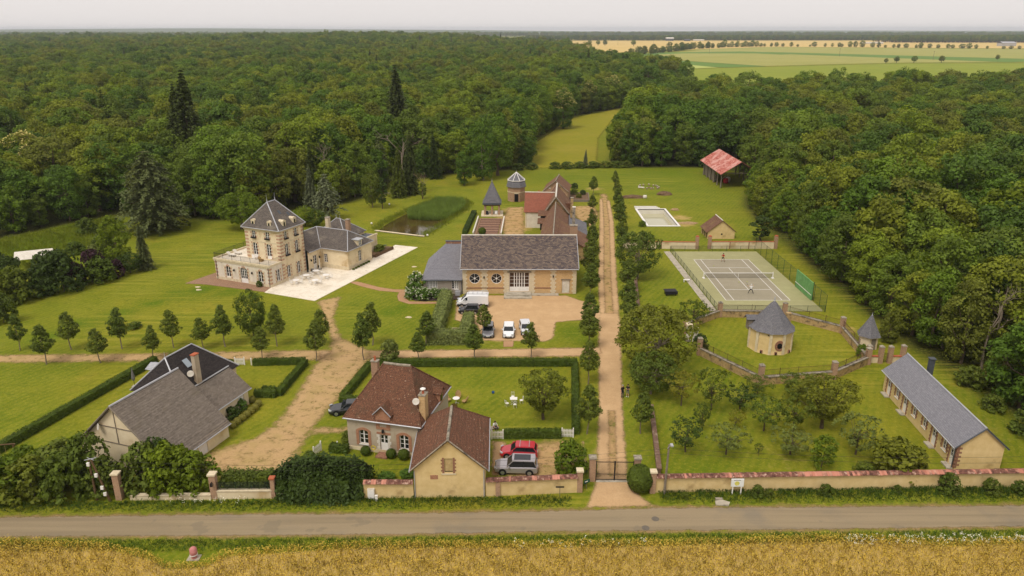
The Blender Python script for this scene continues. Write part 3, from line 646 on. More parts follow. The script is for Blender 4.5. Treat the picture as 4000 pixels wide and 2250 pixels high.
def dirs(rng, n):
    v = rng.normal(size=(n, 3)); return v / np.linalg.norm(v, axis=1)[:, None]
def leaves(rng, P, N, size, aspect=.62):
    """a pointed leaf-sized face at every point, facing roughly along N"""
    n = len(P); N = N / (np.linalg.norm(N, axis=1)[:, None] + 1e-9); A = np.cross(N, dirs(rng, n)); A /= np.linalg.norm(A, axis=1)[:, None] + 1e-9
    B = np.cross(N, A); s = (size * rng.uniform(.65, 1.3, n))[:, None] if np.isscalar(size) else size[:, None]
    bend = N * s * .25
    V = np.stack([P - A * s, P - B * s * aspect + bend, P + A * s, P + B * s * aspect + bend], 1).reshape(-1, 3)
    return V, np.arange(4 * n).reshape(n, 4)
def tubes(paths, n=6):
    """tapered limbs: list of (points, radii)"""
    V, Q, k = [], [], 0
    for pts, rad in paths:
        pts = [np.asarray(p, float) for p in pts]; m = len(pts)
        for i, p in enumerate(pts):
            d = pts[min(i + 1, m - 1)] - pts[max(i - 1, 0)]; d = d / (np.linalg.norm(d) + 1e-9)
            a = np.cross(d, (0, 0, 1) if abs(d[2]) < .9 else (1, 0, 0)); a = a / np.linalg.norm(a); b = np.cross(d, a)
            for j in range(n): t = 2 * math.pi * j / n; V.append(p + (a * math.cos(t) + b * math.sin(t)) * rad[i])
        for i in range(m - 1):
            for j in range(n): Q.append([k + i * n + j, k + i * n + (j + 1) % n, k + (i + 1) * n + (j + 1) % n, k + (i + 1) * n + j])
        Q.append([k + (m - 1) * n + j for j in (0, 1, 3, 4)]); k += m * n
    return np.array(V), np.array(Q)

PROFILE = {
    'dome': lambda t: math.sqrt(max(0, 1 - ((t - .42) / .6) ** 2)),
    'edge': lambda t: (.62 + .38 * min(1, t / .35)) * math.sqrt(max(.02, 1 - max(0, (t - .35) / .66) ** 2)),
    'pear': lambda t: ((t / .28) ** .5 if t < .28 else max(.06, (1 - (t - .28) / .74)) ** .8),
    'vase': lambda t: (.35 + .65 * min(1, t / .55)) * math.sqrt(max(.02, 1 - max(0, (t - .55) / .47) ** 2)),
    'round': lambda t: math.sqrt(max(.01, 1 - ((t - .5) / .52) ** 2)),
    'mound': lambda t: math.sqrt(max(.01, 1 - (t / 1.02) ** 2)),
}
def broadleaf(seed, H, R, cb, prof='dome', clumps=70, per=48, leaf=.42, rc=.3, lobes=7, lobe_amp=.28, trunk=.035, up=.45, inner=.25, lean=0., limbs=7):
    """returns (crown V,Q), (trunk V,Q) of a tree whose crown is many clumps of leaves on limbs"""
    rng = np.random.default_rng(seed); f = PROFILE[prof]
    L = dirs(rng, lobes); L[:, 2] = np.abs(L[:, 2]) * .6
    C, O = [], []
    while len(C) < clumps:
        t = rng.uniform(0, 1) if len(C) > 3 else 1 - .08 * len(C); r = f(t)
        if rng.uniform() > r * .9 + .15: continue
        a = rng.uniform(0, 2 * math.pi); rad = rng.uniform(.25, .7) if rng.uniform() < inner else rng.uniform(.78, 1.)
        d = np.array([math.cos(a), math.sin(a), (t - .45) * 1.4]); d /= np.linalg.norm(d)
        b = 1 + lobe_amp * (max(0, (L @ d).max() - .6) / .4 - .45)
        z = cb + (H - cb) * (.04 + .9 * t * (1 + .12 * (b - 1)))
        C.append([R * r * rad * b * math.cos(a) * .86 + lean * z, R * r * rad * b * math.sin(a) * .86, z]); O.append(d)
    C, O = np.array(C), np.array(O); S = R * rc * rng.uniform(.65, 1.25, len(C))
    P, N = [], []
    for c, o, s in zip(C, O, S):
        D = dirs(rng, per) + o * .45 + np.array([0, 0, up]); D /= np.linalg.norm(D, axis=1)[:, None]
        q = c + D * (s * rng.uniform(.55, 1.08, per))[:, None] * np.array([1, 1, .72]); P.append(q); N.append(D * .75 + dirs(rng, per) * .55 + np.array([0, 0, .25]))
    P, N = np.concatenate(P), np.concatenate(N); P[:, 2] = np.maximum(P[:, 2], .05)
    crown = leaves(rng, P, N, leaf)
    tr = H * trunk; th = cb + (H - cb) * .62
    path = [(lean * z + rng.normal() * .012 * H * (z > 0), rng.normal() * .012 * H * (z > 0), z) for z in np.linspace(0, th, 6)]
    paths = [(path, [tr * 1.25, tr, tr * .85, tr * .65, tr * .45, tr * .2])]
    for i in rng.choice(len(C), min(limbs, len(C)), False):
        k = rng.integers(2, 5); p0 = np.array(path[k]); p2 = C[i]; mid = p0 * .5 + p2 * .5 + np.array([0, 0, -.05 * H])
        paths.append(([p0, mid, p2], [tr * .42, tr * .26, tr * .08]))
    return crown, tubes(paths)
def conifer(seed, H, R, cb=.06, whorls=22, droop=.35, per=16, leaf=.34, taper=.9, plate=False, sparse=0.):
    """tiers of drooping boughs carrying sprays of needles"""
    rng = np.random.default_rng(seed); P, N, paths = [], [], []
    paths.append(([(0, 0, 0), (rng.normal() * .05, 0, H * .5), (0, 0, H * .98)], [H * .022, H * .014, .03]))
    for w in range(whorls):
        t = cb + (1 - cb) * w / whorls; z = H * t; r = R * (1 - t) ** taper * rng.uniform(.85, 1.1)
        if plate: r = R * min(1, (1.02 - t) * 1.5) ** .7 * rng.uniform(.7, 1.15)
        nb = max(4, int(5 + 5 * r / R))
        for b in range(nb):
            if rng.uniform() < sparse: continue
            a = 2 * math.pi * (b + rng.uniform(-.3, .3)) / nb + w * .9; rr = r * rng.uniform(.75, 1.12); dr = droop * rr * rng.uniform(.6, 1.2)
            n = int(per * (.35 + rr / R)); s = rng.uniform(.12, 1, n) ** .8
            sw = (1.02 - s) * rr * .35 + .1
            y = rng.normal(size=n) * sw * .55
            x = s * rr; zz = z + .12 * rr * np.sin(s * 2.2) - dr * s ** 1.6 + rng.normal(size=n) * (.03 if plate else .1) * rr
            P.append(np.stack([x * math.cos(a) - y * math.sin(a), x * math.sin(a) + y * math.cos(a), zz], 1))
            N.append(np.array([math.cos(a) * .25, math.sin(a) * .25, 1.]) + dirs(rng, n) * .45)
            if r > R * .3 and b % 2 == 0: paths.append(([(0, 0, z), (rr * .5 * math.cos(a), rr * .5 * math.sin(a), z + .05 * rr - dr * .3), (rr * .9 * math.cos(a), rr * .9 * math.sin(a), z - dr * .85)], [.09, .05, .015]))
    P, N = np.concatenate(P), np.concatenate(N); P[:, 2] = np.maximum(P[:, 2], .1)
    return leaves(rng, P, N, leaf, .5), tubes(paths, 5)
def bare_tree(seed, H, spread=.5, gens=4):
    rng = np.random.default_rng(seed); paths = []
    def grow_(p, d, L, r, g):
        q = p + d * L * .5 + rng.normal(size=3) * L * .05; e = p + d * L; paths.append(([p, q, e], [r, r * .8, r * .55]))
        if g == 0: return
        for _ in range(3 if g > 2 else 2):
            nd = d + rng.normal(size=3) * spread; nd[2] = abs(nd[2]) * .9 + .1; nd /= np.linalg.norm(nd); grow_(e - d * L * rng.uniform(0, .45), nd, L * rng.uniform(.5, .75), r * .55, g - 1)
    grow_(np.zeros(3), np.array([0, 0, 1.]), H * .45, H * .014, gens); return tubes(paths, 5)

PL = {}   # plant meshes by key: (crown mesh, trunk mesh)
RAW = {}
def plant(key, crown, trunk, leafm, barkm='bark'):
    RAW[key] = (crown, trunk, leafm, barkm)
    PL[key] = (np_mesh(key + '_crown', *crown, [leafm]), np_mesh(key + '_trunk', *trunk, [barkm]) if trunk is not None else None)
def put(key, name, label, cat, x, y, rz=0., s=1., group=None, sz=None, z=0., crown='crown', m=None, trunk='trunk', bm=None):
    o = thing(name, label, cat, (x, y, z), rz, group); o.scale = (s, s * (1 + .14 * math.sin(x * 3.7 + y)), (sz or 1) * s); o.rotation_euler[0] = .035 * math.sin(x * 5.1 + y * 2.3); o.rotation_euler[1] = .035 * math.cos(x * 2.9 + y * 4.1)
    c = link(bpy.data.objects.new(crown, PL[key][0]), o)
    if m:
        c.material_slots[0].link = 'OBJECT'; c.material_slots[0].material = MT[m]
    if PL[key][1]:
        t = link(bpy.data.objects.new(trunk, PL[key][1]), o)
        if bm: t.material_slots[0].link = 'OBJECT'; t.material_slots[0].material = MT[bm]
    return o

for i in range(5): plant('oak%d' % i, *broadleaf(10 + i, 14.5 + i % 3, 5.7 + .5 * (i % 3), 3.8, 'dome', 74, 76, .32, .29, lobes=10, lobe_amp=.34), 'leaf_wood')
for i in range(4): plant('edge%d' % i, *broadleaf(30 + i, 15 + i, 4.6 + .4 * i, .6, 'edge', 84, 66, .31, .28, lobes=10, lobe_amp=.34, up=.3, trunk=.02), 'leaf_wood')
for i in range(3): plant('alley%d' % i, *broadleaf(50 + i, 6., 1.55, 1.75, 'pear', 95, 26, .13, .26, trunk=.013, lobes=9, lobe_amp=.22, up=.3, inner=.4), 'leaf_alley', 'bark_pale')
for i in range(3): plant('fruit%d' % i, *broadleaf(60 + i, 4.4, 2.4, 1.0, 'vase', 74, 20, .125, .17, lobes=14, lobe_amp=.75, trunk=.022, up=.35, inner=.35, limbs=16), 'leaf_orchard', 'bark')
plant('big_cherry', *broadleaf(70, 7., 3.6, 1.5, 'vase', 170, 30, .15, .17, lobes=12, lobe_amp=.4, trunk=.026, inner=.35, limbs=22), 'leaf_orchard', 'bark')
plant('walnut', *broadleaf(71, 9.5, 4.8, 1.2, 'round', 210, 34, .19, .17, lobes=12, lobe_amp=.4, trunk=.02, limbs=24), 'leaf_dark', 'bark_pale')
plant('dense', *broadleaf(72, 9., 4.1, .8, 'round', 150, 34, .2, .22, lobes=9, lobe_amp=.25, trunk=.02), 'leaf_dark')
plant('maple', *broadleaf(73, 9., 6., 1.6, 'round', 190, 36, .22, .16, lobes=12, lobe_amp=.3), 'leaf_bright')
plant('shrub0', *broadleaf(80, 3., 1.7, .1, 'mound', 60, 30, .15, .26, trunk=.012, up=.3), 'leaf_bright')
plant('shrub1', *broadleaf(81, 2.6, 1.6, .1, 'mound', 60, 30, .14, .26, trunk=.012, up=.3), 'leaf_dark')
plant('thicket', *broadleaf(82, 6., 4., .1, 'mound', 110, 36, .24, .22, trunk=.012, up=.3), 'leaf_wood')
plant('sapling', *broadleaf(84, 4.2, 1.3, .5, 'edge', 60, 26, .13, .3, trunk=.012), 'leaf_orchard')
plant('fir0', *conifer(90, 26, 6.2, .06, 38, .5, 50, .36, .8), 'leaf_fir')
plant('fir1', *conifer(91, 19, 4.0, .05, 34, .42, 34, .3, .85), 'leaf_fir')
plant('cedar', *conifer(92, 17, 7.4, .06, 24, .3, 70, .3, plate=True), 'leaf_cedar')
plant('bluecedar', *conifer(93, 12, 4.2, .12, 17, .28, 30, .28, plate=True), 'leaf_blue')
plant('larch', *conifer(94, 17, 3.2, .1, 24, .25, 16, .3, sparse=.3), 'leaf_spruce_brown')
plant('column', *broadleaf(95, 5.2, 1., .9, 'edge', 60, 26, .13, .34, trunk=.018), 'leaf_dark')

# hedges and clipped shapes: a dense body covered in small leaves
def hedge_mesh(paths, leaf=.09, dens=110, seed=1, bulge=.06):
    """paths: boxes along a line ((x0,y0),(x1,y1),width,height)"""
    rng = np.random.default_rng(seed); P, N, core = [], [], MB()
    for (a, b, w, h) in paths:
        a, b = np.array(a, float), np.array(b, float); L = np.linalg.norm(b - a); u = (b - a) / L; n = np.array([u[1], -u[0]])
        q = [a - n * (w / 2 - .08), b - n * (w / 2 - .08), b + n * (w / 2 - .08), a + n * (w / 2 - .08)]; core.prism([tuple(p) for p in q], .02, (h - .09) * (.62 if bulge > .3 else 1))
        for (area, fn) in ((L * w, 't'), (L * h, 'l'), (L * h, 'r'), (w * h, 'a'), (w * h, 'b')):
            k = int(area * dens); s, t = rng.uniform(0, 1, k), rng.uniform(0, 1, k); off = rng.normal(size=k) * bulge
            if fn == 't': xy = a + np.outer(s * L, u) + np.outer((t - .5) * w, n); z = h + off; nn = np.tile([0, 0, 1.], (k, 1))
            elif fn in 'lr':
                sg = 1 if fn == 'l' else -1; xy = a + np.outer(s * L, u) + np.outer(sg * (w / 2 + off), n); z = t * h; nn = np.tile([sg * n[0], sg * n[1], .35], (k, 1))
            else:
                sg = -1 if fn == 'a' else 1; xy = (a if fn == 'a' else b) + np.outer(sg * off, u) + np.outer((t - .5) * w, n); z = s * h; nn = np.tile([sg * u[0], sg * u[1], .35], (k, 1))
            if bulge > .3:   # an unclipped bush: shoulders fall away, the top heaves
                q_ = np.clip((xy - a) @ u / L, 0, 1); m_ = (xy - a) @ n / w * 2; f_ = (1 - .3 * np.abs(2 * q_ - 1) ** 3) * (1 - .22 * np.abs(m_) ** 2.5) * (1 + .1 * np.sin(q_ * 17 + m_ * 2)); z = z * f_; xy = xy - np.outer(m_ * w / 2 * .22 * (z / h) ** 2, n)
            P.append(np.column_stack([xy, z])); N.append(nn + dirs(rng, k) * .6)
    return leaves(rng, np.concatenate(P), np.concatenate(N), leaf), core
def hedge(name, label, paths, leafm='leaf_box', leaf=.09, dens=110, seed=1, bulge=.05, group=None):
    x0, y0 = paths[0][0]; t = thing(name, label, 'hedge', (x0, y0, 0), 0, group)
    loc = [((a[0] - x0, a[1] - y0), (b[0] - x0, b[1] - y0), w, h) for a, b, w, h in paths]
    (V, Q), core = hedge_mesh(loc, leaf, dens, seed, bulge)
    np_obj('foliage', V, Q, [leafm], t); core.build('twigs', leafm, t); return t
def ball(name, label, x, y, r, h, leafm, dens=900, leaf=.05, group=None, z=0., seed=1, sq=1.):
    rng = np.random.default_rng(seed); n = int(dens * r * r * 4); D = dirs(rng, n); D = D[D[:, 2] > -.8]
    P = D * np.array([r, r * sq, h / 2]) * rng.uniform(.92, 1.05, len(D))[:, None] + np.array([0, 0, h / 2])
    t = thing(name, label, 'shrub', (x, y, z), 0, group); V, Q = leaves(rng, P, D + dirs(rng, len(D)) * .5, leaf)
    np_obj('foliage', V, Q, [leafm], t); MB().lathe((0, 0, 0), [(r * .35, .02), (r * .85, h * .25), (r * .92, h * .5), (r * .75, h * .8), (r * .2, h * .94)], 10).build('twigs', leafm, t); return t
def blades(rng, X, Y, Z, h, w, lean=.35, per=3):
    """upright grass-like blades: triangles drawn as narrow quads"""
    n = len(X) * per; X, Y, Z, h = (np.repeat(a, per) for a in (X, Y, Z, h)); a = rng.uniform(0, 2 * math.pi, n); l = rng.normal(size=(n, 2)) * lean
    ox, oy = rng.normal(size=n) * w * 1.5, rng.normal(size=n) * w * 1.5; hh = h * rng.uniform(.6, 1.15, n)
    B = np.stack([X + ox, Y + oy, Z], 1); s = np.stack([np.cos(a), np.sin(a), np.zeros(n)], 1) * (w * rng.uniform(.6, 1.4, n))[:, None]
    M_ = B + np.stack([l[:, 0] * hh * .35, l[:, 1] * hh * .35, hh * .62], 1); T = B + np.stack([l[:, 0] * hh, l[:, 1] * hh, hh], 1)
    V = np.stack([B - s * .5, M_ - s * .5, T, M_ + s * .5], 1).reshape(-1, 3); return V, np.arange(4 * n).reshape(n, 4)
def scatter_poly(rng, poly, dens):
    x0, x1 = min(p[0] for p in poly), max(p[0] for p in poly); y0, y1 = min(p[1] for p in poly), max(p[1] for p in poly)
    n = int((x1 - x0) * (y1 - y0) * dens); X, Y = rng.uniform(x0, x1, n), rng.uniform(y0, y1, n); k = inpoly(X, Y, poly); return X[k], Y[k]

# ------------------------------------------------------------------ woods: the mass is one object each, thousands of trees placed on it
LIB = bpy.data.collections.new('tree_kinds')
LIBKEYS = ['oak0', 'oak1', 'oak2', 'oak3', 'oak4', 'edge0', 'edge1', 'edge2', 'edge3', 'fir1', 'larch', 'thicket']
for i, k in enumerate(LIBKEYS):
    (cv, cq), (tv, tq), lm, bm = RAW[k]
    me = np_mesh('kind_%02d' % i, np.concatenate([cv, tv]), np.concatenate([cq, tq + len(cv)]), [lm, bm], np.r_[np.zeros(len(cq), int), np.ones(len(tq), int)])
    LIB.objects.link(bpy.data.objects.new('kind_%02d' % i, me))
def wood(name, label, X, Y, Z, idx, scl, seed=1):
    n = len(X); rng = np.random.default_rng(seed); me = bpy.data.meshes.new(name)
    me.vertices.add(n); me.vertices.foreach_set('co', np.stack([X, Y, Z], 1).astype(np.float32).reshape(-1))
    for nm, tp, v in (('idx', 'INT', idx.astype(np.int32)), ('scl', 'FLOAT', scl.astype(np.float32)), ('rot', 'FLOAT', rng.uniform(0, 6.283, n).astype(np.float32))):
        me.attributes.new(nm, tp, 'POINT').data.foreach_set('value', v)
    o = link(bpy.data.objects.new(name, me)); tag(o, label, 'wood', kind='stuff')
    ng = bpy.data.node_groups.new(name, 'GeometryNodeTree'); ng.interface.new_socket('Geometry', in_out='INPUT', socket_type='NodeSocketGeometry'); ng.interface.new_socket('Geometry', in_out='OUTPUT', socket_type='NodeSocketGeometry')
    N = ng.nodes; gi, go = N.new('NodeGroupInput'), N.new('NodeGroupOutput'); ci = N.new('GeometryNodeCollectionInfo'); ci.inputs['Collection'].default_value = LIB; ci.inputs['Separate Children'].default_value = True; ci.inputs['Reset Children'].default_value = True
    ip = N.new('GeometryNodeInstanceOnPoints'); ip.inputs['Pick Instance'].default_value = True
    def na(nm, tp):
        a = N.new('GeometryNodeInputNamedAttribute'); a.data_type = tp; a.inputs[0].default_value = nm; return a.outputs[0]
    cx = N.new('ShaderNodeCombineXYZ'); l = ng.links; l.new(na('rot', 'FLOAT'), cx.inputs[2])
    l.new(gi.outputs[0], ip.inputs['Points']); l.new(ci.outputs[0], ip.inputs['Instance']); l.new(na('idx', 'INT'), ip.inputs['Instance Index'])
    l.new(cx.outputs[0], ip.inputs['Rotation']); l.new(na('scl', 'FLOAT'), ip.inputs['Scale']); l.new(ip.outputs[0], go.inputs[0])
    md = o.modifiers.new('trees', 'NODES'); md.node_group = ng; return o
def spread(rng, poly, view, ymin, ymax, sp0, grow_, keep=None):
    """points in a wood, wider apart with distance; only what could ever be seen from near the photograph's place"""
    pts = []
    y = ymin
    while y < ymax:
        sp = sp0 * (1 + grow_ * max(0, y - 250) / 1000); hw = view * y + 30
        xs = np.arange(-hw, hw, sp); X = xs + rng.uniform(-.42, .42, len(xs)) * sp; Y = y + rng.uniform(-.42, .42, len(xs)) * sp
        pts.append(np.stack([X, Y, np.full(len(xs), sp)], 1)); y += sp * .9
    P = np.concatenate(pts); k = inpoly(P[:, 0], P[:, 1], poly); P = P[k]
    return P

# ------------------------------------------------------------------ building helpers
UNIT = {}
def block(parent, name, m, fr, u0, u1, d0, d1, z0, z1):
    """one squared stone or brick course as an object of its own (all share one mesh per material)"""
    if m not in UNIT: UNIT[m] = MB().box(-.5, .5, -.5, .5, -.5, .5).mesh(name, m)
    o = link(bpy.data.objects.new(name, UNIT[m]), parent)
    a, b = Vector(fr(u0, d0, z0)), Vector(fr(u1, d1, z1)); o.location = (a + b) / 2
    o.rotation_euler = (0, 0, math.atan2(fr.u.y, fr.u.x)); o.scale = (abs(u1 - u0), abs(d1 - d0), abs(z1 - z0)); return o
def quoins(parent, fr, u, z0, z1, w=(.55, .35), h=.32, side=1, mats=('band_brick', 'stone_pale'), d=.035):
    """alternating brick and stone blocks up an edge or a jamb; side=+1 extends to greater u"""
    n = max(1, round((z1 - z0) / h)); h = (z1 - z0) / n
    for k in range(n):
        wd = w[k % 2]; a, b = (u, u + wd) if side > 0 else (u - wd, u)
        block(parent, 'quoin', mats[k % 2], fr, a, b, -.05, d, z0 + k * h + .012, z0 + (k + 1) * h - .012)
def chimney(parent, x, y, z0, z1, w, dp, m='brick_red', cap='stone_grey', pots=0, potm='terracotta'):
    c = MB().box(x - w / 2, x + w / 2, y - dp / 2, y + dp / 2, z0, z1).build('chimney', m, parent)
    MB().box(x - w / 2 - .06, x + w / 2 + .06, y - dp / 2 - .06, y + dp / 2 + .06, z1 + .002, z1 + .12).build('cap', cap, c)
    for k in range(pots):
        px = x + (k - (pots - 1) / 2) * .4; MB().lathe((px, y, z1 + .12), [(.14, 0), (.11, .45), (.13, .5)], 10).build('pot', potm, c)
    return c
def strip3(parent, name, m, pts, w=.14, t=.04):
    """flat zinc strip over hips and ridges"""
    mb = MB()
    for p, q in zip(pts, pts[1:]): mb.tube(Vector(p) + Vector((0, 0, t)), Vector(q) + Vector((0, 0, t)), w, n=6)
    return mb.build(name, m, parent)
def gutter(parent, pts, r=.07, m='zinc'):
    mb = MB()
    for p, q in zip(pts, pts[1:]): mb.tube(p, q, r, n=6)
    return mb.build('gutter', m, parent)
def downpipe(parent, x, y, z0, z1, m='zinc_dark', r=.05): return MB().tube((x, y, z0), (x, y, z1), r, n=6).build('downpipe', m, parent)
def hip_roof(mb, x0, x1, y0, y1, z, rx0, rx1, ry0, ry1, rz, oh=.3, row=.26):
    """four pitches; the ridge runs from (rx0,ry0) to (rx1,ry1)"""
    a, b, c, d = (x0 - oh, y0 - oh, z), (x1 + oh, y0 - oh, z), (x1 + oh, y1 + oh, z), (x0 - oh, y1 + oh, z)
    if abs(ry1 - ry0) < abs(rx1 - rx0):
        p, q = (rx0, ry0, rz), (rx1, ry1, rz); slope(mb, a, b, q, p, row); slope(mb, b, c, q, q, row); slope(mb, c, d, p, q, row); slope(mb, d, a, p, p, row)
    else:
        p, q = (rx0, ry0, rz), (rx1, ry1, rz); slope(mb, a, b, p, p, row); slope(mb, b, c, q, p, row); slope(mb, c, d, q, q, row); slope(mb, d, a, p, q, row)
    return [a, b, c, d]
def lantern(parent, fr, u, z):
    l = MB().fbox(fr, u - .03, u + .03, .002, .25, z + .25, z + .3).fbox(fr, u - .1, u + .1, .12, .32, z - .1, z + .22).build('wall_lantern', 'iron', parent); return l

# ------------------------------------------------------------------ the manor
def manor():
    t = thing('manor_house', 'three-storey cream manor tower with slate roof, brick banding and low wings', 'manor', (-43.09, 125.6, 0), -24)
    W, D = 12.8, 10.2
    front, right = Fr((-W, 0), (1, 0)), Fr((0, 0), (0, 1))
    hf = [(2.5, 3.6, .8, 2.85, 'arch'), (5.9, 7.6, .05, 3.0, 'arch'), (10.05, 11.15, .8, 2.85, 'arch')]; hr = [(1.65, 2.6, .7, 2.85, 'arch')]
    mb = MB(); wall(mb, front, W, 0, 4.0, hf); wall(mb, right, 3.3, 0, 4.0, hr); wall(mb, Fr((-W, D), (0, -1)), D, 0, 4.0); wall(mb, Fr((-7.9, D), (-1, 0)), W - 7.9, 0, 4.0); mb.build('wall', 'plaster_white', t).name = 'ground_floor_wall'
    plinth = MB(); plinth.fbox(front, -.03, 5.85, .001, .05, 0, .55); plinth.fbox(front, 7.65, W + .05, .001, .05, 0, .55); plinth.fbox(right, -.05, 9.8, .06, .11, 0, .55); plinth.build('plinth', 'stone_pale', t)
    MB().face([(-W, 0, 3.86), (0, 0, 3.86), (0, 3.3, 3.86), (-W, 3.3, 3.86)]).face([(-W, 3.3, 3.86), (-7.9, 3.3, 3.86), (-7.9, D, 3.86), (-W, D, 3.86)]).build('roof_terrace', 'patio_stone', t)
    co = MB(); co.box(-W - .18, .18, -.18, .2, 3.78, 4.1); co.box(-.16, .18, .2, 3.3, 3.78, 4.1); co.box(-W - .18, -W + .2, .2, D, 3.78, 4.1); co.box(-W - .1, .1, -.1, -.01, 3.5, 3.78); co.build('cornice', 'stone_pale', t)
    window(t, front, hf[0], 2, 3); window(t, front, hf[2], 2, 3); window(t, front, hf[1], 4, 4, name='door', solid=.8); window(t, right, hr[0], 2, 3)
    for h in (hf[0], hf[2]): quoins(t, front, h[0] - .02, .5, 2.9, (.3, .48), side=-1); quoins(t, front, h[1] + .02, .5, 2.9, (.3, .48))
    quoins(t, front, hf[1][0] - .02, .1, 3.0, (.3, .48), side=-1); quoins(t, front, hf[1][1] + .02, .1, 3.0, (.3, .48))
    quoins(t, front, .0, .55, 3.5, (.55, .35)); quoins(t, front, W, .55, 3.5, (.55, .35), side=-1); quoins(t, right, .0, .55, 3.5, (.55, .35)); quoins(t, right, 1.62, .55, 2.9, (.25, .42), side=-1); quoins(t, right, 2.63, .55, 2.9, (.25, .42))
    for h in (hf[0], hf[1], hf[2]):
        m_ = (h[0] + h[1]) / 2
        for k in (-1, 0, 1): block(t, 'keystone', 'band_brick', front, m_ + k * .3 - .09, m_ + k * .3 + .09, -.05, .05, h[3] - .02 - .1 * abs(k), h[3] + .34 - .1 * abs(k))
    for u in (4.6, 8.8): lantern(t, front, u, 2.2)
    downpipe(t, -W + .35, -.1, 0, 3.8); downpipe(t, -.2, -.1, 0, 3.8); downpipe(t, .2, 9.75, 0, 9.4)
    # railing of the roof terrace
    pts = [(0.02, 3.2), (0.02, .0), (-W, 0), (-W, D)]
    for a, b in zip(pts, pts[1:]):
        L = math.dist(a, b); n = max(1, round(L / 2.3))
        for k in range(n + (b == pts[-1])):
            x, y = a[0] + (b[0] - a[0]) * k / n, a[1] + (b[1] - a[1]) * k / n; MB().tube((x, y, 4.1), (x, y, 5.1), .03, n=5).build('railing_post', 'iron', t)
        MB().tube((*a, 5.08), (*b, 5.08), .02, n=5).tube((*a, 4.25), (*b, 4.25), .012, n=4).build('handrail', 'iron', t)
        MB().face([(*a, 4.2), (*b, 4.2), (*b, 5.05), (*a, 5.05)]).build('railing_mesh', 'net_dark', t)
    # tower
    x0, x1, y0, y1 = -7.9, .05, 3.3, 9.8
    tf, trr = Fr((x0, y0), (1, 0)), Fr((x1, y0), (0, 1))
    of = [(1.55, 2.6, 4.1, 6.95, 'arch'), (4.7, 5.75, 4.1, 6.95, 'arch'), (1.6, 2.5, 7.85, 9.2), (4.75, 5.65, 7.85, 9.2)]
    orr = [(1.2, 2.15, .6, 2.85, 'arch'), (3.95, 4.9, .6, 2.85, 'arch'), (1.2, 2.15, 4.75, 6.95, 'arch'), (3.95, 4.9, 4.75, 6.95, 'arch'), (1.25, 2.1, 7.85, 9.25), (4.0, 4.85, 7.85, 9.25)]
    mb = MB(); wall(mb, tf, x1 - x0, 3.8, 9.7, of); wall(mb, trr, y1 - y0, 0, 9.7, orr); wall(mb, Fr((x0, y1), (0, -1)), y1 - y0, 3.8, 9.7); wall(mb, Fr((x1, y1), (-1, 0)), x1 - x0, 0, 9.7); mb.build('tower_wall', 'plaster_cream', t)
    for h in of[:2]: window(t, tf, h, 2, 4, name='french_window', solid=.5)
    for h in of[2:]: window(t, tf, h, 2, 3)
    for h in orr: window(t, trr, h, 2, 3)
    for h in of:
        for s, u in ((-1, h[0] - .02), (1, h[1] + .02)): quoins(t, tf, u, h[2] + .05, h[3] + .1, (.28, .46), side=s)
    for h in orr:
        for s, u in ((-1, h[0] - .02), (1, h[1] + .02)): quoins(t, trr, u, h[2] + .05, h[3] + .1, (.28, .46), side=s)
    quoins(t, tf, 0, 4.1, 9.2, (.75, .5)); quoins(t, tf, x1 - x0, 4.1, 9.2, (.75, .5), side=-1); quoins(t, trr, 0, 4.1, 9.2, (.75, .5)); quoins(t, trr, y1 - y0, .5, 9.2, (.6, .4), side=-1); quoins(t, trr, .02, .6, 3.7, (.6, .4))
    for fr, L, hs in ((tf, x1 - x0, of[2:]), (trr, y1 - y0, orr[2:])):
        for h in hs: MB().fbox(fr, h[0] - .1, h[1] + .1, .05, .3, h[2] - .08, h[2] + .16).build('flower_box', 'iron', t)
        MB().fbox(fr, .02, L - .02, .001, .045, 7.12, 7.3).build('string_course', 'stone_pale', t)
        MB().fbox(fr, -.1, L + .1, .002, .16, 9.3, 9.52).fbox(fr, -.2, L + .2, .002, .3, 9.52, 9.69).build('tower_cornice', 'stone_pale', t)
        dn = MB(); n = int(L / .3)
        for k in range(n): dn.fbox(fr, k * .3 + .08, k * .3 + .22, .16, .26, 9.36, 9.518)
        dn.build('dentils', 'stone_pale', t)
    rf = MB(); oh = .42; cx, ya, yb, rz = -3.92, 5.5, 7.6, 14.1
    c = hip_roof(rf, x0, x1, y0, y1, 9.72, cx, cx, ya, yb, rz, oh, .3); roof = rf.build('tower_roof', 'roof_slate_old', t)
    for p, q in ((c[0], (cx, ya, rz)), (c[1], (cx, ya, rz)), (c[2], (cx, yb, rz)), (c[3], (cx, yb, rz)), ((cx, ya, rz), (cx, yb, rz))): strip3(roof, 'zinc_strip', 'zinc', (p, q), .1)
    gutter(t, (c[0], c[1], c[2], c[3], c[0]))
    for y in (ya, yb): MB().lathe((cx, y, rz), [(.12, 0), (.05, .25), (.09, .35), (.03, .5), (.015, 1.5)], 8).build('finial', 'zinc', roof)
    def dormer(x, y, face):     # small stone-faced roof lights; face 0 = front, 1 = right
        z = 10.05; fr = Fr((x - .42, y), (1, 0)) if face == 0 else Fr((x, y - .42), (0, 1))
        d = MB(); d.fbox(fr, 0, .84, -.9, 0, z, z + .95); n = 8
        for k in range(n):
            a1, a2 = math.pi * k / n, math.pi * (k + 1) / n
            A = lambda a, dd: fr(.42 - .46 * math.cos(a), dd, z + .95 + .34 * math.sin(a))
            d.face([A(a1, .03), A(a2, .03), A(a2, -1.3), A(a1, -1.3)]); d.face([A(a1, .03), fr(.42, .03, z + .95), A(a2, .03)])
        o = d.build('dormer', 'stone_pale', t); MB().fbox(fr, .24, .6, .004, .03, z + .2, z + .85).build('pane', 'glass', o)
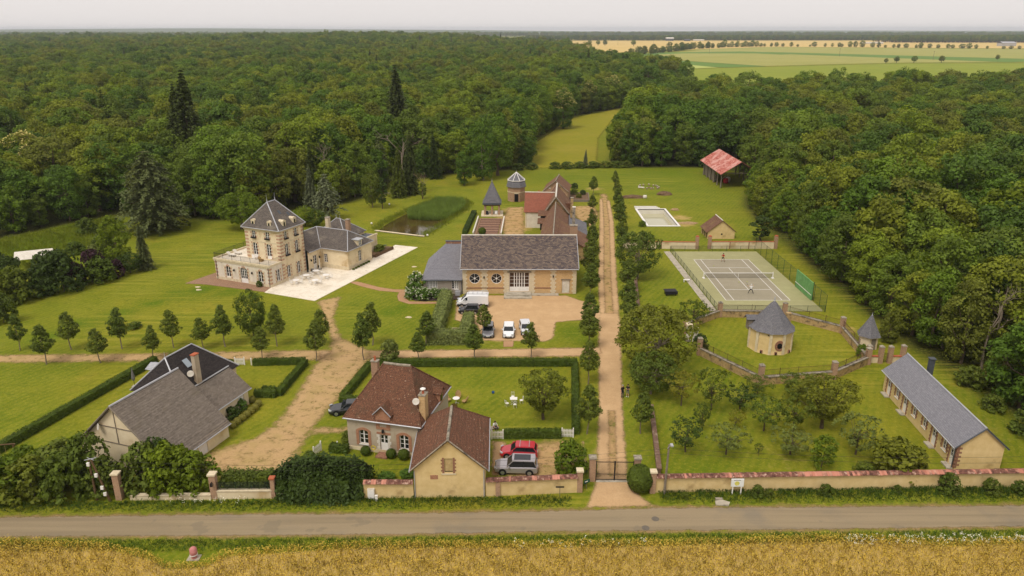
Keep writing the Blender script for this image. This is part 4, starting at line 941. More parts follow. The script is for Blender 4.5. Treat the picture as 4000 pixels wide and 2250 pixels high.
    for x, y, f in ((-5.75, 3.32, 0), (-2.05, 3.32, 0), (-.02, 5.05, 1), (-.02, 7.85, 1)): dormer(x, y, f)
    nrm = Vector((1, 0, (x1 + oh - cx) / (rz - 9.72))).normalized()
    for (ly, f) in ((6.3, .42), (8.0, .55)):
        px, pz = cx + (x1 + oh - cx) * f, rz - (rz - 9.72) * f; s_ = MB(); dx = Vector((nrm.z, 0, -nrm.x))
        o_ = Vector((px, ly, pz)) + nrm * .07; s_.face([o_ + dx * a * .4 + Vector((0, b * .3, 0)) for a, b in ((-1, -1), (1, -1), (1, 1), (-1, 1))]); s_.build('skylight', 'zinc_dark', roof)
    # low wings
    w1, w2, w2r = Fr((.6, 9.8), (0, 1)), Fr((.6, 13.8), (1, 0)), Fr((6.8, 13.8), (0, 1))
    hd, hw, hr2 = [(1.5, 2.55, .05, 2.95)], [(.55, 1.4, 1.1, 2.8)], [(3.4, 4.4, .9, 3.1)]
    mb = MB(); wall(mb, w1, 4.0, 0, 4, hd); wall(mb, w2, 6.2, 0, 4, hw); wall(mb, w2r, 7.9, 0, 4, hr2); wall(mb, Fr((6.8, 21.7), (-1, 0)), 13.8, 0, 4); wall(mb, Fr((-7, 21.7), (0, -1)), 11.9, 0, 4); mb.build('wing_wall', 'plaster_cream', t)
    mb = MB()
    for k in range(9): mb.fbox(w2, .02 + k * .69, .68 + k * .69, .001, .04, 0, .75 + .1 * (k % 2))
    for k in range(11): mb.fbox(w2r, .02 + k * .71, .7 + k * .71, .001, .04, 0, .75 + .1 * (k % 2))
    mb.build('wing_plinth', 'stone_pale', t)
    window(t, w1, hd[0], 2, 3, name='door', solid=1.1); window(t, w2, hw[0], 2, 4); window(t, w2r, hr2[0], 2, 4)
    for h, fr in ((hd[0], w1), (hw[0], w2), (hr2[0], w2r)):
        for s, u in ((-1, h[0] - .02), (1, h[1] + .02)): block(t, 'window_surround', 'stone_pale', fr, u, u + s * .16, -.05, .03, h[2], h[3] + .15)
    lantern(t, w1, .7, 2.2); lantern(t, w1, 3.2, 2.2)
    rf = MB(); rz = 6.75
    slope(rf, (.55, 13.5, 4.0), (7.1, 13.5, 4.0), (4.2, 17.75, rz), (-3.2, 17.75, rz)); slope(rf, (.9, 9.85, 4.0), (.9, 13.5, 4.0), (-3.2, 17.75, rz), (-3.2, 9.85, rz))
    slope(rf, (7.1, 13.5, 4.0), (7.1, 22, 4.0), (4.2, 17.75, rz), (4.2, 17.75, rz)); slope(rf, (7.1, 22, 4), (-7.3, 22, 4), (-3.2, 17.75, rz), (4.2, 17.75, rz)); slope(rf, (-7.3, 22, 4), (-7.3, 9.9, 4), (-3.2, 9.9, rz), (-3.2, 17.75, rz))
    wr = rf.build('wing_roof', 'roof_slate_old', t)
    for p, q in (((7.1, 13.5, 4), (4.2, 17.75, rz)), ((7.1, 22, 4), (4.2, 17.75, rz)), ((-3.2, 17.75, rz), (4.2, 17.75, rz)), ((.75, 13.5, 4), (-3.2, 17.75, rz)), ((-3.2, 9.85, rz), (-3.2, 17.75, rz))): strip3(wr, 'zinc_strip', 'zinc', (p, q), .09)
    gutter(t, ((.95, 9.85, 3.95), (.95, 13.45, 3.95), (7.15, 13.45, 3.95), (7.15, 22, 3.95)))
    dm = MB().box(5.6, 6.95, 17.0, 18.4, 3.9, 5.3); d_ = dm.build('wing_dormer', 'stone_pale', t); MB().box(5.2, 7.25, 16.8, 18.6, 5.302, 5.4).build('dormer_roof', 'zinc', d_); window(t, Fr((6.95, 17.0), (0, 1)), (.3, 1.1, 4.1, 5.2), 2, 2, d=.01)
    bx = MB(); wall(bx, Fr((1.5, 20.5), (0, 1)), 6.5, 0, 4.2); wall(bx, Fr((-5.5, 27), (0, -1)), 6.5, 0, 4.2); wall(bx, Fr((1.5, 27), (-1, 0)), 7, 0, 4.2); wall(bx, Fr((-5.5, 20.5), (1, 0)), 7, 0, 4.2); bx.build('back_wing_wall', 'plaster_cream', t)
    rf = MB(); c = hip_roof(rf, -5.5, 1.5, 20.5, 27, 4.2, -2.5, -1.6, 23.3, 23.3, 7.3); br = rf.build('back_wing_roof', 'roof_slate_old', t)
    for p, q in ((c[0], (-2.5, 23.3, 7.3)), (c[1], (-1.6, 23.3, 7.3)), (c[2], (-1.6, 23.3, 7.3)), ((-2.5, 23.3, 7.3), (-1.6, 23.3, 7.3))): strip3(br, 'zinc_strip', 'zinc', (p, q), .08)
    for x in (-2.5, -1.6): MB().lathe((x, 23.3, 7.3), [(.1, 0), (.04, .2), (.012, .9)], 8).build('finial', 'zinc', br)
    an, ar = Fr((1.5, 21.9), (1, 0)), Fr((4.4, 21.9), (0, 1)); ha = [(2.0, 3.1, .7, 2.9)]
    mb = MB(); wall(mb, an, 2.9, 0, 3.7); wall(mb, ar, 5.4, 0, 3.7, ha); wall(mb, Fr((4.4, 27.3), (-1, 0)), 2.9, 0, 3.7); mb.build('flat_annex_wall', 'plaster_cream', t)
    MB().box(1.52, 4.36, 21.92, 27.26, 3.5, 3.6).build('flat_roof', 'zinc_dark', t); MB().fbox(an, -.05, 3.05, -.15, .12, 3.6, 3.95).fbox(ar, 0, 5.5, -.15, .12, 3.6, 3.95).build('annex_cornice', 'stone_pale', t); window(t, ar, ha[0], 2, 3)
    chimney(t, -2.1, 20.0, 5.2, 8.2, .75, .75, 'stone_pale', pots=0); chimney(t, 2.1, 20.9, 4.4, 8.0, .75, .75, 'brick_red')
    return t
manor()
patio = MB().prism([(-43.5, 123.0), (-33.6, 118.7), (-20.0, 151.6), (-25.0, 153.4), (-28.0, 146), (-28.3, 142.4), (-31.3, 135.5), (-36.9, 137.9), (-39.2, 134.3), (-43.1, 125.7)], .0, .07).build('patio', 'patio_stone'); tag(patio, 'pale stone patio beside the manor', kind='structure')
bt = MB().prism([(-59.5, 128.0), (-56.2, 134.5), (-54.5, 130.9), (-42.3, 125.5), (-43.3, 123.2), (-55.6, 127.4)], 0, .06).build('brick_terrace', 'brick_paving'); tag(bt, 'brown brick terrace along the manor front', kind='structure')

# ------------------------------------------------------------------ barn with the slate roof and its grey annex
def barn():
    t = thing('stone_barn', 'long brick barn with mottled slate roof and two round windows', 'barn', (-8.6, 122.4, 0), 0)
    L, D, ez, rz = 19.8, 11.8, 4.8, 9.0; f = Fr((0, 0), (1, 0))
    holes = [(1.15, 3.05, 1.85, 3.75, 'round'), (4.95, 6.85, 1.85, 3.75, 'round'), (8.15, 11.6, .45, 3.9), (17.3, 18.65, .15, 2.55)]
    mb = MB(); wall(mb, f, L, 0, ez, holes); wall(mb, Fr((L, 0), (0, 1)), D, 0, ez, gable=(D / 2, rz - .1)); wall(mb, Fr((0, D), (0, -1)), D, 0, ez, gable=(D / 2, rz - .1)); wall(mb, Fr((L, D), (-1, 0)), L, 0, ez); mb.build('wall', 'brick_wall', t)
    for h in holes[:2]: window(t, f, h)
    window(t, f, (8.15, 9.0, .45, 3.9), 1, 4, name='side_door', solid=.75, gm='glass_warm'); window(t, f, (10.75, 11.6, .45, 3.9), 1, 4, name='side_door', solid=.75, gm='glass_warm')
    window(t, f, (9.0, 9.87, .45, 3.9), 2, 4, name='door', solid=.75, gm='glass_warm'); window(t, f, (9.88, 10.75, .45, 3.9), 2, 4, name='door', solid=.75, gm='glass_warm')
    d = MB().fbox(f, 17.34, 18.61, -.14, -.1, .17, 2.52).fbox(f, 17.96, 17.99, -.099, -.08, .2, 2.5).build('shutter_door', 'white_worn', t)
    for u0, u1, ed in ((0, .62, 1), (3.35, 4.2, 3), (7.25, 8.12, 2), (11.63, 12.45, 1), (15.45, 16.1, 3), (19.2, 19.8, 2)):
        n = 13; h = (ez - .1) / n
        for k in range(n):
            e = .2 if k % 2 else 0.; a = u0 - (e if ed & 2 else 0); b = u1 + (e if ed & 1 else 0)
            block(t, 'pier_stone', 'stone_pale', f, max(a, 0), min(b, L), -.05, .05, k * h + .01, (k + 1) * h - .01)
    MB().fbox(f, 7.8, 11.95, .052, .16, 3.93, 4.15).fbox(f, 17.1, 18.8, .003, .1, 2.56, 2.72).build('lintel', 'timber_grey', t)
    MB().fbox(f, .7, 7.2, .001, .05, 1.0, 1.18).fbox(f, 12.5, 15.4, .001, .05, 1.0, 1.18).build('string_course', 'brick_plain', t)
    lantern(t, f, 3.75, 3.0); lantern(t, f, 15.75, 3.2)
    rf = MB(); slope(rf, (-.35, -.45, ez - .12), (L + .35, -.45, ez - .12), (L + .35, D / 2, rz), (-.35, D / 2, rz), .24, .035, .03, seg=.7); slope(rf, (L + .35, D + .4, ez - .1), (-.35, D + .4, ez - .1), (-.35, D / 2, rz), (L + .35, D / 2, rz), .3)
    rf.build('roof', 'roof_barn', t); strip3(t, 'ridge', 'white_worn', ((-.4, D / 2, rz), (L + .4, D / 2, rz)), .13); gutter(t, ((-.35, -.5, ez - .2), (L + .35, -.5, ez - .2)), .08, 'zinc')
    for x in (-.36, L + .36): line_tube(t, 'verge', 'zinc', ((x, -.45, ez - .05), (x, D / 2, rz + .05)), .06)
    MB().box(7.2, 12.0, -2.75, -.02, 0, .22).build('step', 'concrete', t); MB().box(7.65, 11.9, -1.75, -.021, .222, .44).build('step', 'concrete', t); MB().box(12.02, 16.7, -1.1, -.05, 0, .16).build('ramp', 'concrete', t)
    return t
barn()
def annex():
    t = thing('barn_annex', 'low grey boarded annex with slate catslide roof beside the barn', 'annex', (-15.4, 122.3, 0), 0)
    f = Fr((0, 0), (1, 0)); h = [(.55, 2.45, .9, 2.4), (4.9, 6.05, .9, 2.4)]
    mb = MB(); wall(mb, f, 6.72, 0, 2.75, h); wall(mb, Fr((0, 12), (0, -1)), 12, 0, 2.75); mb.build('wall', 'siding_grey', t)
    bd = MB()
    for k in range(23): 
        u = .15 + k * .285
        if not any(a - .1 < u < b + .1 for a, b, *_ in h): bd.fbox(f, u - .012, u + .012, .001, .02, .02, 2.7)
    bd.build('cover_strips', 'siding_grey', t)
    a, b = h[0], h[1]
    window(t, f, (a[0], a[0] + .38, .9, 2.4), 1, 4, gm='glass_curtain'); window(t, f, (a[0] + .4, a[1] - .4, .9, 2.4), 4, 4, gm='glass_curtain', sill=1); window(t, f, (a[1] - .38, a[1], .9, 2.4), 1, 4, gm='glass_curtain')
    window(t, f, (b[0], b[0] + .45, .9, 2.4), 1, 4); window(t, f, (b[0] + .47, b[1], .9, 2.4), 2, 4, gm='glass_curtain', sill=1)
    rf = MB(); rz = 6.4; slope(rf, (-.35, -.35, 2.72), (6.76, -.35, 2.72), (6.76, 10.2, rz), (3.3, 10.2, rz)); slope(rf, (-.35, 12.2, 2.72), (-.35, -.35, 2.72), (3.3, 10.2, rz), (3.3, 10.2, rz)); slope(rf, (6.7, 12.2, 2.9), (-.35, 12.2, 2.72), (3.3, 10.2, rz), (6.7, 10.2, rz)); rf.build('roof', 'roof_slate_new', t)
    MB().box(3.2, 6.7, 9.95, 10.5, rz - .35, rz + .35).build('parapet', 'brick_plain', t); MB().box(3.1, 6.72, 9.9, 10.55, rz + .352, rz + .42).build('parapet_cap', 'zinc_dark', t)
    gutter(t, ((-.35, -.42, 2.62), (6.7, -.42, 2.62)), .07, 'zinc_dark'); downpipe(t, 6.62, -.12, 0, 2.6)
    MB().box(5.55, 6.4, -.9, -.25, 0, .75).build('meter_box', 'zinc', t)
annex()

# ------------------------------------------------------------------ old farm buildings behind the barn
def farm():
    t = thing('farmhouse', 'old farmhouse with long brown tiled roof and white gabled wing', 'farmhouse', (7.8, 136, 0), -4.2)
    # the long range: local y runs away from the camera along the ridge
    w = MB(); wall(w, Fr((-2.6, 44), (0, -1)), 44, 0, 3.3); wall(w, Fr((3.2, 0), (0, 1)), 44, 0, 3.3); wall(w, Fr((-2.6, 0), (1, 0)), 5.8, 0, 3.3, gable=(2.6, 6.9)); wall(w, Fr((3.2, 44), (-1, 0)), 5.8, 0, 3.3, gable=(2.6, 7.9)); w.build('wall', 'stone_wall', t)
    r = MB(); slope(r, (-2.9, 29, 3.1), (-2.9, -.3, 3.1), (0, -.3, 6.95), (0, 29, 6.95)); slope(r, (3.5, -.3, 3.3), (3.5, 29, 3.3), (0, 29, 6.95), (0, -.3, 6.95)); r.build('front_roof', 'roof_farm', t)
    r = MB(); slope(r, (-3.4, 44.3, 3.2), (-3.4, 28.6, 3.2), (0, 28.6, 8.0), (0, 44.3, 8.0)); slope(r, (4.0, 28.6, 3.0), (4.0, 44.3, 3.0), (0, 44.3, 8.0), (0, 28.6, 8.0)); r.build('rear_roof', 'roof_farm', t)
    g = MB(); g.face([(-3.3, 28.9, 3.2), (3.9, 28.9, 3.0), (0, 28.9, 7.9)]); g.build('gable', 'stone_wall', t)
    line_tube(t, 'gable_coping', 'stone_grey', ((-3.4, 28.55, 3.25), (0, 28.55, 8.08), (4.0, 28.55, 3.05)), .16, wob=.03)
    line_tube(t, 'ridge', 'stone_grey', ((0, -.3, 7.0), (0, 28.5, 7.0)), .13, wob=.03); line_tube(t, 'ridge', 'white_worn', ((0, 28.6, 8.08), (0, 44.3, 8.08)), .2)
    # white wing towards the courtyard
    fr = Fr((-7.1, 31.9), (1, 0)); w = MB(); wall(w, fr, 3.9, 0, 3.9); wall(w, Fr((-7.1, 42), (0, -1)), 10.1, 0, 3.9, gable=(5, 7.4)); w.build('wing_wall', 'plaster_white', t)
    MB().fbox(fr, -.02, .32, .001, .05, 0, 3.85).build('quoin_strip', 'stone_pale', t)
    r = MB(); slope(r, (-7.4, 31.6, 3.75), (-3.1, 31.6, 3.75), (0, 36.6, 7.4), (-7.4, 36.6, 7.4)); slope(r, (0, 41.6, 3.9), (-7.4, 41.6, 3.9), (-7.4, 36.6, 7.4), (0, 36.6, 7.4)); r.build('wing_roof', 'roof_red', t); line_tube(t, 'wing_ridge', 'white_worn', ((-7.4, 36.6, 7.45), (0, 36.6, 7.45)), .13)
    # open sheds under the left pitch
    for y, z in ((27.2, 4.3), (23.6, 3.4)):
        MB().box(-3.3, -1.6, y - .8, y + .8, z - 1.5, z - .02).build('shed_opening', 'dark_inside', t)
        s = MB(); slope(s, (-3.9, y - 1.1, z + .0), (-.9, y - 1.1, z + .0), (-.9, y + 1.2, z + .7), (-3.9, y + 1.2, z + .7)); s.build('shed_roof', 'roof_farm', t)
    # lean-to on the drive side, with its own slate patch
    le = MB(); wall(le, Fr((3.25, 6.6), (1, 0)), 3.5, 0, 2.5, [(.5, 1.35, 1.3, 2.3)], gable=(0, 4.6)); wall(le, Fr((6.75, 6.6), (0, 1)), 21, 0, 2.5); le.build('lean_to_wall', 'stone_wall', t)
    MB().box(3.7, 4.7, 6.75, 6.8, 1.25, 2.35).build('dark_window', 'dark_inside', t)
    r = MB(); slope(r, (7.0, 6.3, 2.4), (7.0, 17, 2.4), (1.4, 17, 5.5), (1.4, 6.3, 5.5)); r.build('lean_to_roof', 'roof_farm', t); r = MB(); slope(r, (7.0, 17.02, 2.4), (7.0, 28, 2.4), (3.0, 28, 4.1), (3.0, 17.02, 4.1)); r.build('slate_lean_to', 'roof_slate', t)
    MB().box(6.95, 7.05, 17, 21.5, 1.1, 2.3).build('white_panel', 'white_worn', t)
    chimney(t, 3.9, 6.2, 4.2, 7.3, 1.5, 1.0, 'brick_red', 'stone_grey'); chimney(t, 4.0, 18.2, 3.8, 8.2, .6, .75, 'stone_grey', 'white_worn'); chimney(t, 3.6, 26.4, 4., 8.4, .6, .7, 'stone_wall', 'stone_grey')
    d = MB().box(2.2, 3.6, 33.5, 35, 4.2, 5.6).build('roof_dormer', 'roof_brown', t)
    return t
farm()
def back_barn():
    t = thing('brick_outbuilding', 'small brown brick outbuilding with steep gable beyond the farmhouse', 'outbuilding', (8.3, 193.6, 0), -9)
    fr = Fr((0, 0), (1, 0)); w = MB(); wall(w, fr, 6.4, 0, 3.5, gable=(3.2, 6.1)); wall(w, Fr((6.4, 0), (0, 1)), 9, 0, 3.5); wall(w, Fr((0, 9), (0, -1)), 9, 0, 3.5); wall(w, Fr((6.4, 9), (-1, 0)), 6.4, 0, 3.5, gable=(3.2, 6.1)); w.build('wall', 'brick_red', t)
    r = MB(); slope(r, (-.3, 9.3, 3.3), (-.3, -.3, 3.3), (3.2, -.3, 6.2), (3.2, 9.3, 6.2)); slope(r, (6.7, -.3, 3.3), (6.7, 9.3, 3.3), (3.2, 9.3, 6.2), (3.2, -.3, 6.2)); r.build('roof', 'roof_farm', t); line_tube(t, 'ridge', 'stone_grey', ((3.2, -.3, 6.26), (3.2, 9.3, 6.26)), .12, wob=.02)
    line_tube(t, 'verge', 'stone_grey', ((-.3, -.32, 3.36), (3.2, -.32, 6.26), (6.7, -.32, 3.36)), .09); MB().fbox(fr, 1.4, 1.9, .001, .06, 4.1, 4.4).build('vent', 'white_worn', t)
    t = thing('white_roof_shed', 'low shed with white flat roof between the octagon tower and brick outbuilding', 'shed', (3.6, 191, 0), -4)
    MB().box(0, 5.2, 0, 2.6, 0, 2.7).build('wall', 'brick_red', t); MB().box(-.15, 5.35, -.15, 2.75, 2.702, 2.95).build('roof', 'white_worn', t); chimney(t, 3.4, 1.2, 2.95, 3.3, .9, .5, 'brick_plain', pots=2)
back_barn()
def octagon_tower():
    t = thing('octagonal_dovecote', 'eight-sided brick dovecote with two-tier slate roof behind the kiosk', 'tower', (1.16, 197.9, 0), 0); n = 8; a0 = math.pi / 8
    MB().lathe((0, 0, 0), [(2.5, 0), (2.5, 4.0)], n, a0).build('wall', 'brick_red', t); MB().lathe((0, 0, 0), [(2.56, 2.5), (2.56, 2.62)], n, a0).build('string_course', 'plaster_cream', t)
    MB().box(-.5, .5, -2.42, -2.29, .1, 2.2).build('door', 'dark_inside', t); MB().box(-.62, .62, -2.4, -2.28, 2.2, 2.4).build('lintel', 'stone_pale', t)
    MB().lathe((0, 0, 0), [(2.85, 3.9), (2.55, 5.0), (2.2, 5.5)], n, a0).build('lower_roof', 'roof_slate', t); MB().lathe((0, 0, 0), [(2.45, 5.5), (2.45, 5.62), (.1, 7.6)], n, a0).build('upper_roof', 'roof_slate', t)
    for k in range(n):
        a = a0 + 2 * math.pi * k / n; MB().tube((2.45 * math.cos(a), 2.45 * math.sin(a), 5.64), (.08 * math.cos(a), .08 * math.sin(a), 7.62), .08, n=5).build('zinc_strip', 'white_paint', t)
    MB().lathe((0, 0, 0), [(2.5, 5.5), (2.52, 5.68)], n, a0).build('zinc_ring', 'white_paint', t); MB().lathe((0, 0, 7.55), [(.1, 0), (.03, .3), (.01, .8)], 6).build('finial', 'zinc', t)
octagon_tower()
def kiosk():
    t = thing('open_belvedere', 'square open pavilion with tall pointed slate roof on brick piers', 'pavilion', (-4.95, 181.8, 0), 0)
    MB().box(-2.7, 2.7, -2.9, 2.7, 0, .3).build('platform', 'stone_pale', t)
    for x in (-1.75, 0, 1.75):
        for y in (-1.75, 1.75): MB().box(x - .22, x + .22, y - .22, y + .22, .3, 2.55).build('pier', 'brick_red', t)
    MB().box(-2.0, 2.0, -2.0, 2.0, 2.552, 2.9).build('beam', 'timber', t)
    r = MB(); hw = 2.25; hip_roof(r, -2.1, 2.1, -2.1, 2.1, 2.9, 0, 0, -.02, .02, 8.4, .2, .25); r.build('roof', 'roof_slate', t); MB().box(-2.32, 2.32, -2.32, 2.32, 2.88, 3.3).build('roof_skirt', 'zinc_dark', t)
    MB().lathe((0, 0, 8.3), [(.12, 0), (.05, .2), (.01, .75)], 6).build('finial', 'zinc', t)
    # terraced steps leading up to it
    t = thing('terraced_steps', 'broad brick and timber garden steps climbing to the pointed pavilion', 'steps', (-5.6, 161.5, 0), -2)
    for k in range(7):
        y0, y1 = k * 2.15, k * 2.15 + 1.2; x = 2.35 + .01 * k; MB().box(-x, x, y0, y1, .02 + .03 * k, .10 + .03 * k).build('tread', 'wood_deck', t); MB().box(-x, x, y1 + .002, y1 + .94, .01 + .03 * k, .07 + .03 * k).build('tread_edge', 'brick_paving', t)
    for s in (-1, 1):
        MB().box(s * 2.75 - .25, s * 2.75 + .25, -.4, 15.6, .0, .09).build('brick_border', 'brick_paving', t)
        for k in range(14): MB().lathe((s * 3.15, .2 + k * 1.1, 0), [(.09, 0), (.12, .2), (.05, .45), (.09, .6)], 8).build('baluster', 'white_worn', t)
        MB().box(s * 3.15 - .14, s * 3.15 + .14, -.3, 15.4, .6, .74).build('handrail', 'white_worn', t)
kiosk()
for (x, y, cl, nm) in ((-6.2, 180.2, 'cloth_black', 'black'), (-3.9, 180.4, 'cloth_white', 'white')):
    t = thing('covered_bundle', nm + ' cloth-covered bundle on the floor of the pointed pavilion', 'bundle', (x, y, .3)); MB().lathe((0, 0, 0), [(.42, 0), (.45, .3), (.3, .75), (.08, .95)], 9).build('cover', cl, t, True)

# ------------------------------------------------------------------ cottage by the gate and the gabled outbuilding in front of it
def cottage():
    t = thing('tiled_cottage', 'cottage with steep brown tiled roof and brick-arched windows', 'cottage', (-17.99, 71.62, 0), -14)
    W, D, ez = 8.4, 9.4, 3.95; f, r = Fr((0, 0), (1, 0)), Fr((W, 0), (0, 1))
    hs = [(1.35, 2.4, .85, 2.6, 'arch'), (3.8, 4.7, .2, 2.25), (6.05, 7.1, .85, 2.6, 'arch')]
    mb = MB(); wall(mb, f, W, 0, ez, hs); wall(mb, r, D, 0, ez); wall(mb, Fr((0, D), (0, -1)), D, 0, ez); wall(mb, Fr((W, D), (-1, 0)), W, 0, ez); mb.build('wall', 'plaster_grey', t)
    for h in (hs[0], hs[2]):
        window(t, f, h, 2, 3, sill=1)
        b = MB(); b.fbox(f, h[0] - .34, h[0] - .01, .003, .05, h[2] - .15, h[3] - .1); b.fbox(f, h[1] + .01, h[1] + .34, .003, .05, h[2] - .15, h[3] - .1); n = 9
        for k in range(n):
            u0, u1 = h[0] - .34 + (h[1] - h[0] + .68) * k / n, h[0] - .34 + (h[1] - h[0] + .68) * (k + 1) / n; z = lambda u: arch_z(u, h[0] - .34, h[1] + .34, h[3] + .3, .4)
            zb = lambda u: max(h[3] - .1, arch_z(min(max(u, h[0]), h[1]), h[0], h[1], h[3], .23))
            b.face([f(u0, .05, zb(u0)), f(u1, .05, zb(u1)), f(u1, .05, z(u1)), f(u0, .05, z(u0))]); b.face([f(u0, .05, z(u0)), f(u1, .05, z(u1)), f(u1, 0, z(u1)), f(u0, 0, z(u0))])
        b.build('brick_surround', 'brick_surround', t)
    window(t, f, hs[1], 2, 2, name='door', solid=1.0); 
    for s, u in ((-1, hs[1][0] - .02), (1, hs[1][1] + .02)): quoins(t, f, u, .1, 2.3, (.22, .36), .34, s, ('white_worn', 'white_worn'))
    MB().fbox(f, 3.45, 5.05, .003, .06, 2.36, 2.6).build('door_arch', 'brick_surround', t); lantern(t, f, 4.25, 2.75)
    MB().fbox(f, 0, W, .001, .05, 0, .42).build('plinth', 'plaster_cream', t)
    rf = MB(); c = hip_roof(rf, 0, W, 0, D, ez - .05, 2.6, 5.8, 4.7, 4.7, 8.5, .32, .2); rf.build('roof', 'roof_brown', t); p, q = (2.6, 4.7, 8.55), (5.8, 4.7, 8.55)
    line_tube(t, 'ridge', 'stone_grey', (p, q), .16, wob=.03)
    for a, b in ((c[0], p), (c[1], q), (c[2], q), (c[3], p)): line_tube(t, 'hip', 'roof_brown', (a, b), .09, wob=.02)
    gutter(t, (c[0], c[1], c[2]), .08, 'zinc'); downpipe(t, W - .1, -.1, 0, 3.8)
    # wall dormer over the door
    dm = MB(); dh = [(.42, 1.22, .28, 1.75, 'arch')]; df = Fr((3.42, -.06, 2.95), (1, 0)); wall(dm, df, 1.66, 0, 1.95, dh, gable=(.83, 2.75)); dm.box(3.44, 5.06, -.05, 2.2, 3.9, 4.88); d = dm.build('dormer', 'brick_surround', t); window(t, df, dh[0], 2, 3)
    rr = MB(); zz = lambda s: (3.42 + .83 + s * 1.15, 4.72); slope(rr, (3.2, 2.6, 4.72), (3.2, -.3, 4.72), (4.25, -.3, 5.78), (4.25, 3.2, 5.78), .2); slope(rr, (5.3, -.3, 4.72), (5.3, 2.6, 4.72), (4.25, 3.2, 5.78), (4.25, -.3, 5.78), .2); rr.build('dormer_roof', 'roof_brown', t); line_tube(t, 'dormer_ridge', 'zinc', ((3.2, -.32, 4.76), (4.25, -.32, 5.84), (5.3, -.32, 4.76)), .05)
    # side dormer
    MB().box(7.0, 8.75, 5.6, 6.7, 3.6, 5.1).build('side_dormer', 'brick_surround', t); MB().box(8.76, 8.79, 5.85, 6.45, 3.9, 4.9).build('side_dormer_pane', 'glass', t)
    rr = MB(); slope(rr, (6.4, 5.4, 5.0), (9.0, 5.4, 5.0), (9.0, 6.15, 5.6), (6.0, 6.15, 5.6), .2); slope(rr, (9.0, 6.9, 5.0), (6.4, 6.9, 5.0), (6.0, 6.15, 5.6), (9.0, 6.15, 5.6), .2); rr.build('side_dormer_roof', 'roof_brown', t)
    chimney(t, .85, 6.2, 5.2, 7.9, .8, .6, 'brick_red', 'stone_grey', 1); chimney(t, 8.35, 1.6, 3.6, 6.9, .7, .95, 'brick_wall', 'stone_grey', 1)
    MB().lathe((8.35, 1.6, 7.52), [(.3, 0), (.3, .06), (.05, .2)], 12).build('chimney_cowl', 'white_paint', t)
    ds = MB(); ds.lathe((0, 0, 0), [(.02, 0), (.2, .03), (.38, .12)], 14); o = ds.build('satellite_dish', 'white_worn', t); o.location = (7.75, .95, 6.3); o.rotation_euler = (R_(65), 0, R_(25))
    MB().box(3.6, 4.9, -1.1, -.06, 0, .18).build('doorstep', 'brick_plain', t)
cottage()
def outbuilding():
    t = thing('gabled_outbuilding', 'cream rendered outbuilding with steep brown tiled roof, gable to the road', 'outbuilding', (-9.6, 62.5, 0), 1)
    W, D, ez, rz = 6.95, 9.8, 3.35, 6.5; f = Fr((0, 0), (1, 0)); h = [(3.02, 3.82, 2.9, 4.4)]
    mb = MB(); us = 3.42
    wall(mb, f, W, 0, 2.9); wall(mb, f, 3.02, 2.9, ez); wall(mb, f, W, 2.9, ez, u0=3.82)
    for a, b in ((0, 3.02), (3.82, W)):
        za = lambda u: ez + (rz - ez) * (1 - abs(u - us) / us if u < us else 1 - (u - us) / (W - us)); mb.face([f(a, 0, ez), f(b, 0, ez)] + ([f(b, 0, za(b))] if b < W else []) + ([f(a, 0, za(a))] if a > 0 else []), None)
    zt = lambda u: ez + (rz - ez) * (u / us if u < us else (W - u) / (W - us))
    mb.face([f(3.02, 0, 4.4), f(3.82, 0, 4.4), f(3.82, 0, zt(3.82)), f(us, 0, rz), f(3.02, 0, zt(3.02))])
    wall(mb, Fr((W, 0), (0, 1)), D, 0, ez); wall(mb, Fr((0, D), (0, -1)), D, 0, ez); wall(mb, Fr((W, D), (-1, 0)), W, 0, ez); mb.build('wall', 'plaster_yellow', t)
    MB().fbox(f, 3.0, 3.84, -.16, -.1, 2.92, 4.38).fbox(f, 3.4, 3.44, -.099, -.08, 2.95, 4.35).build('shutter', 'timber_pale', t)
    for s, u in ((-1, 3.0), (1, 3.84)): quoins(t, f, u, 2.75, 4.5, (.2, .32), .2, s, ('brick_plain', 'brick_plain'), .02)
    MB().fbox(f, 2.7, 4.14, .003, .06, 2.6, 2.74).build('sill', 'stone_pale', t); MB().fbox(f, 1.6, 2.35, .001, .03, 2.1, 2.55).build('blocked_vent', 'brick_surround', t)
    rf = MB(); e = ez - .18; ap, bp = (us, -.3, rz + .05), (us, 6.6, rz + .05)
    slope(rf, (-.35, D + .3, e), (-.35, -.3, e), ap, bp, .2); slope(rf, (W + .35, -.3, e), (W + .35, D + .3, e), bp, ap, .2); slope(rf, (W + .35, D + .3, e), (-.35, D + .3, e), bp, bp, .2); rf.build('roof', 'roof_brown', t)
    line_tube(t, 'ridge', 'stone_grey', (ap, bp), .15, wob=.03); line_tube(t, 'hip', 'roof_brown', ((W + .35, D + .3, e), bp), .09, wob=.02); line_tube(t, 'verge', 'stone_grey', ((-.35, -.32, e + .05), (us, -.32, rz + .12), (W + .35, -.32, e + .05)), .07)
    for x in (-.4, W + .4): gutter(t, ((x, -.3, e - .06), (x, D + .3, e - .06)), .07, 'zinc')
    downpipe(t, .06, -.08, 0, 3.1, 'zinc'); downpipe(t, W - .1, -.08, 0, 3.1, 'zinc')
outbuilding()

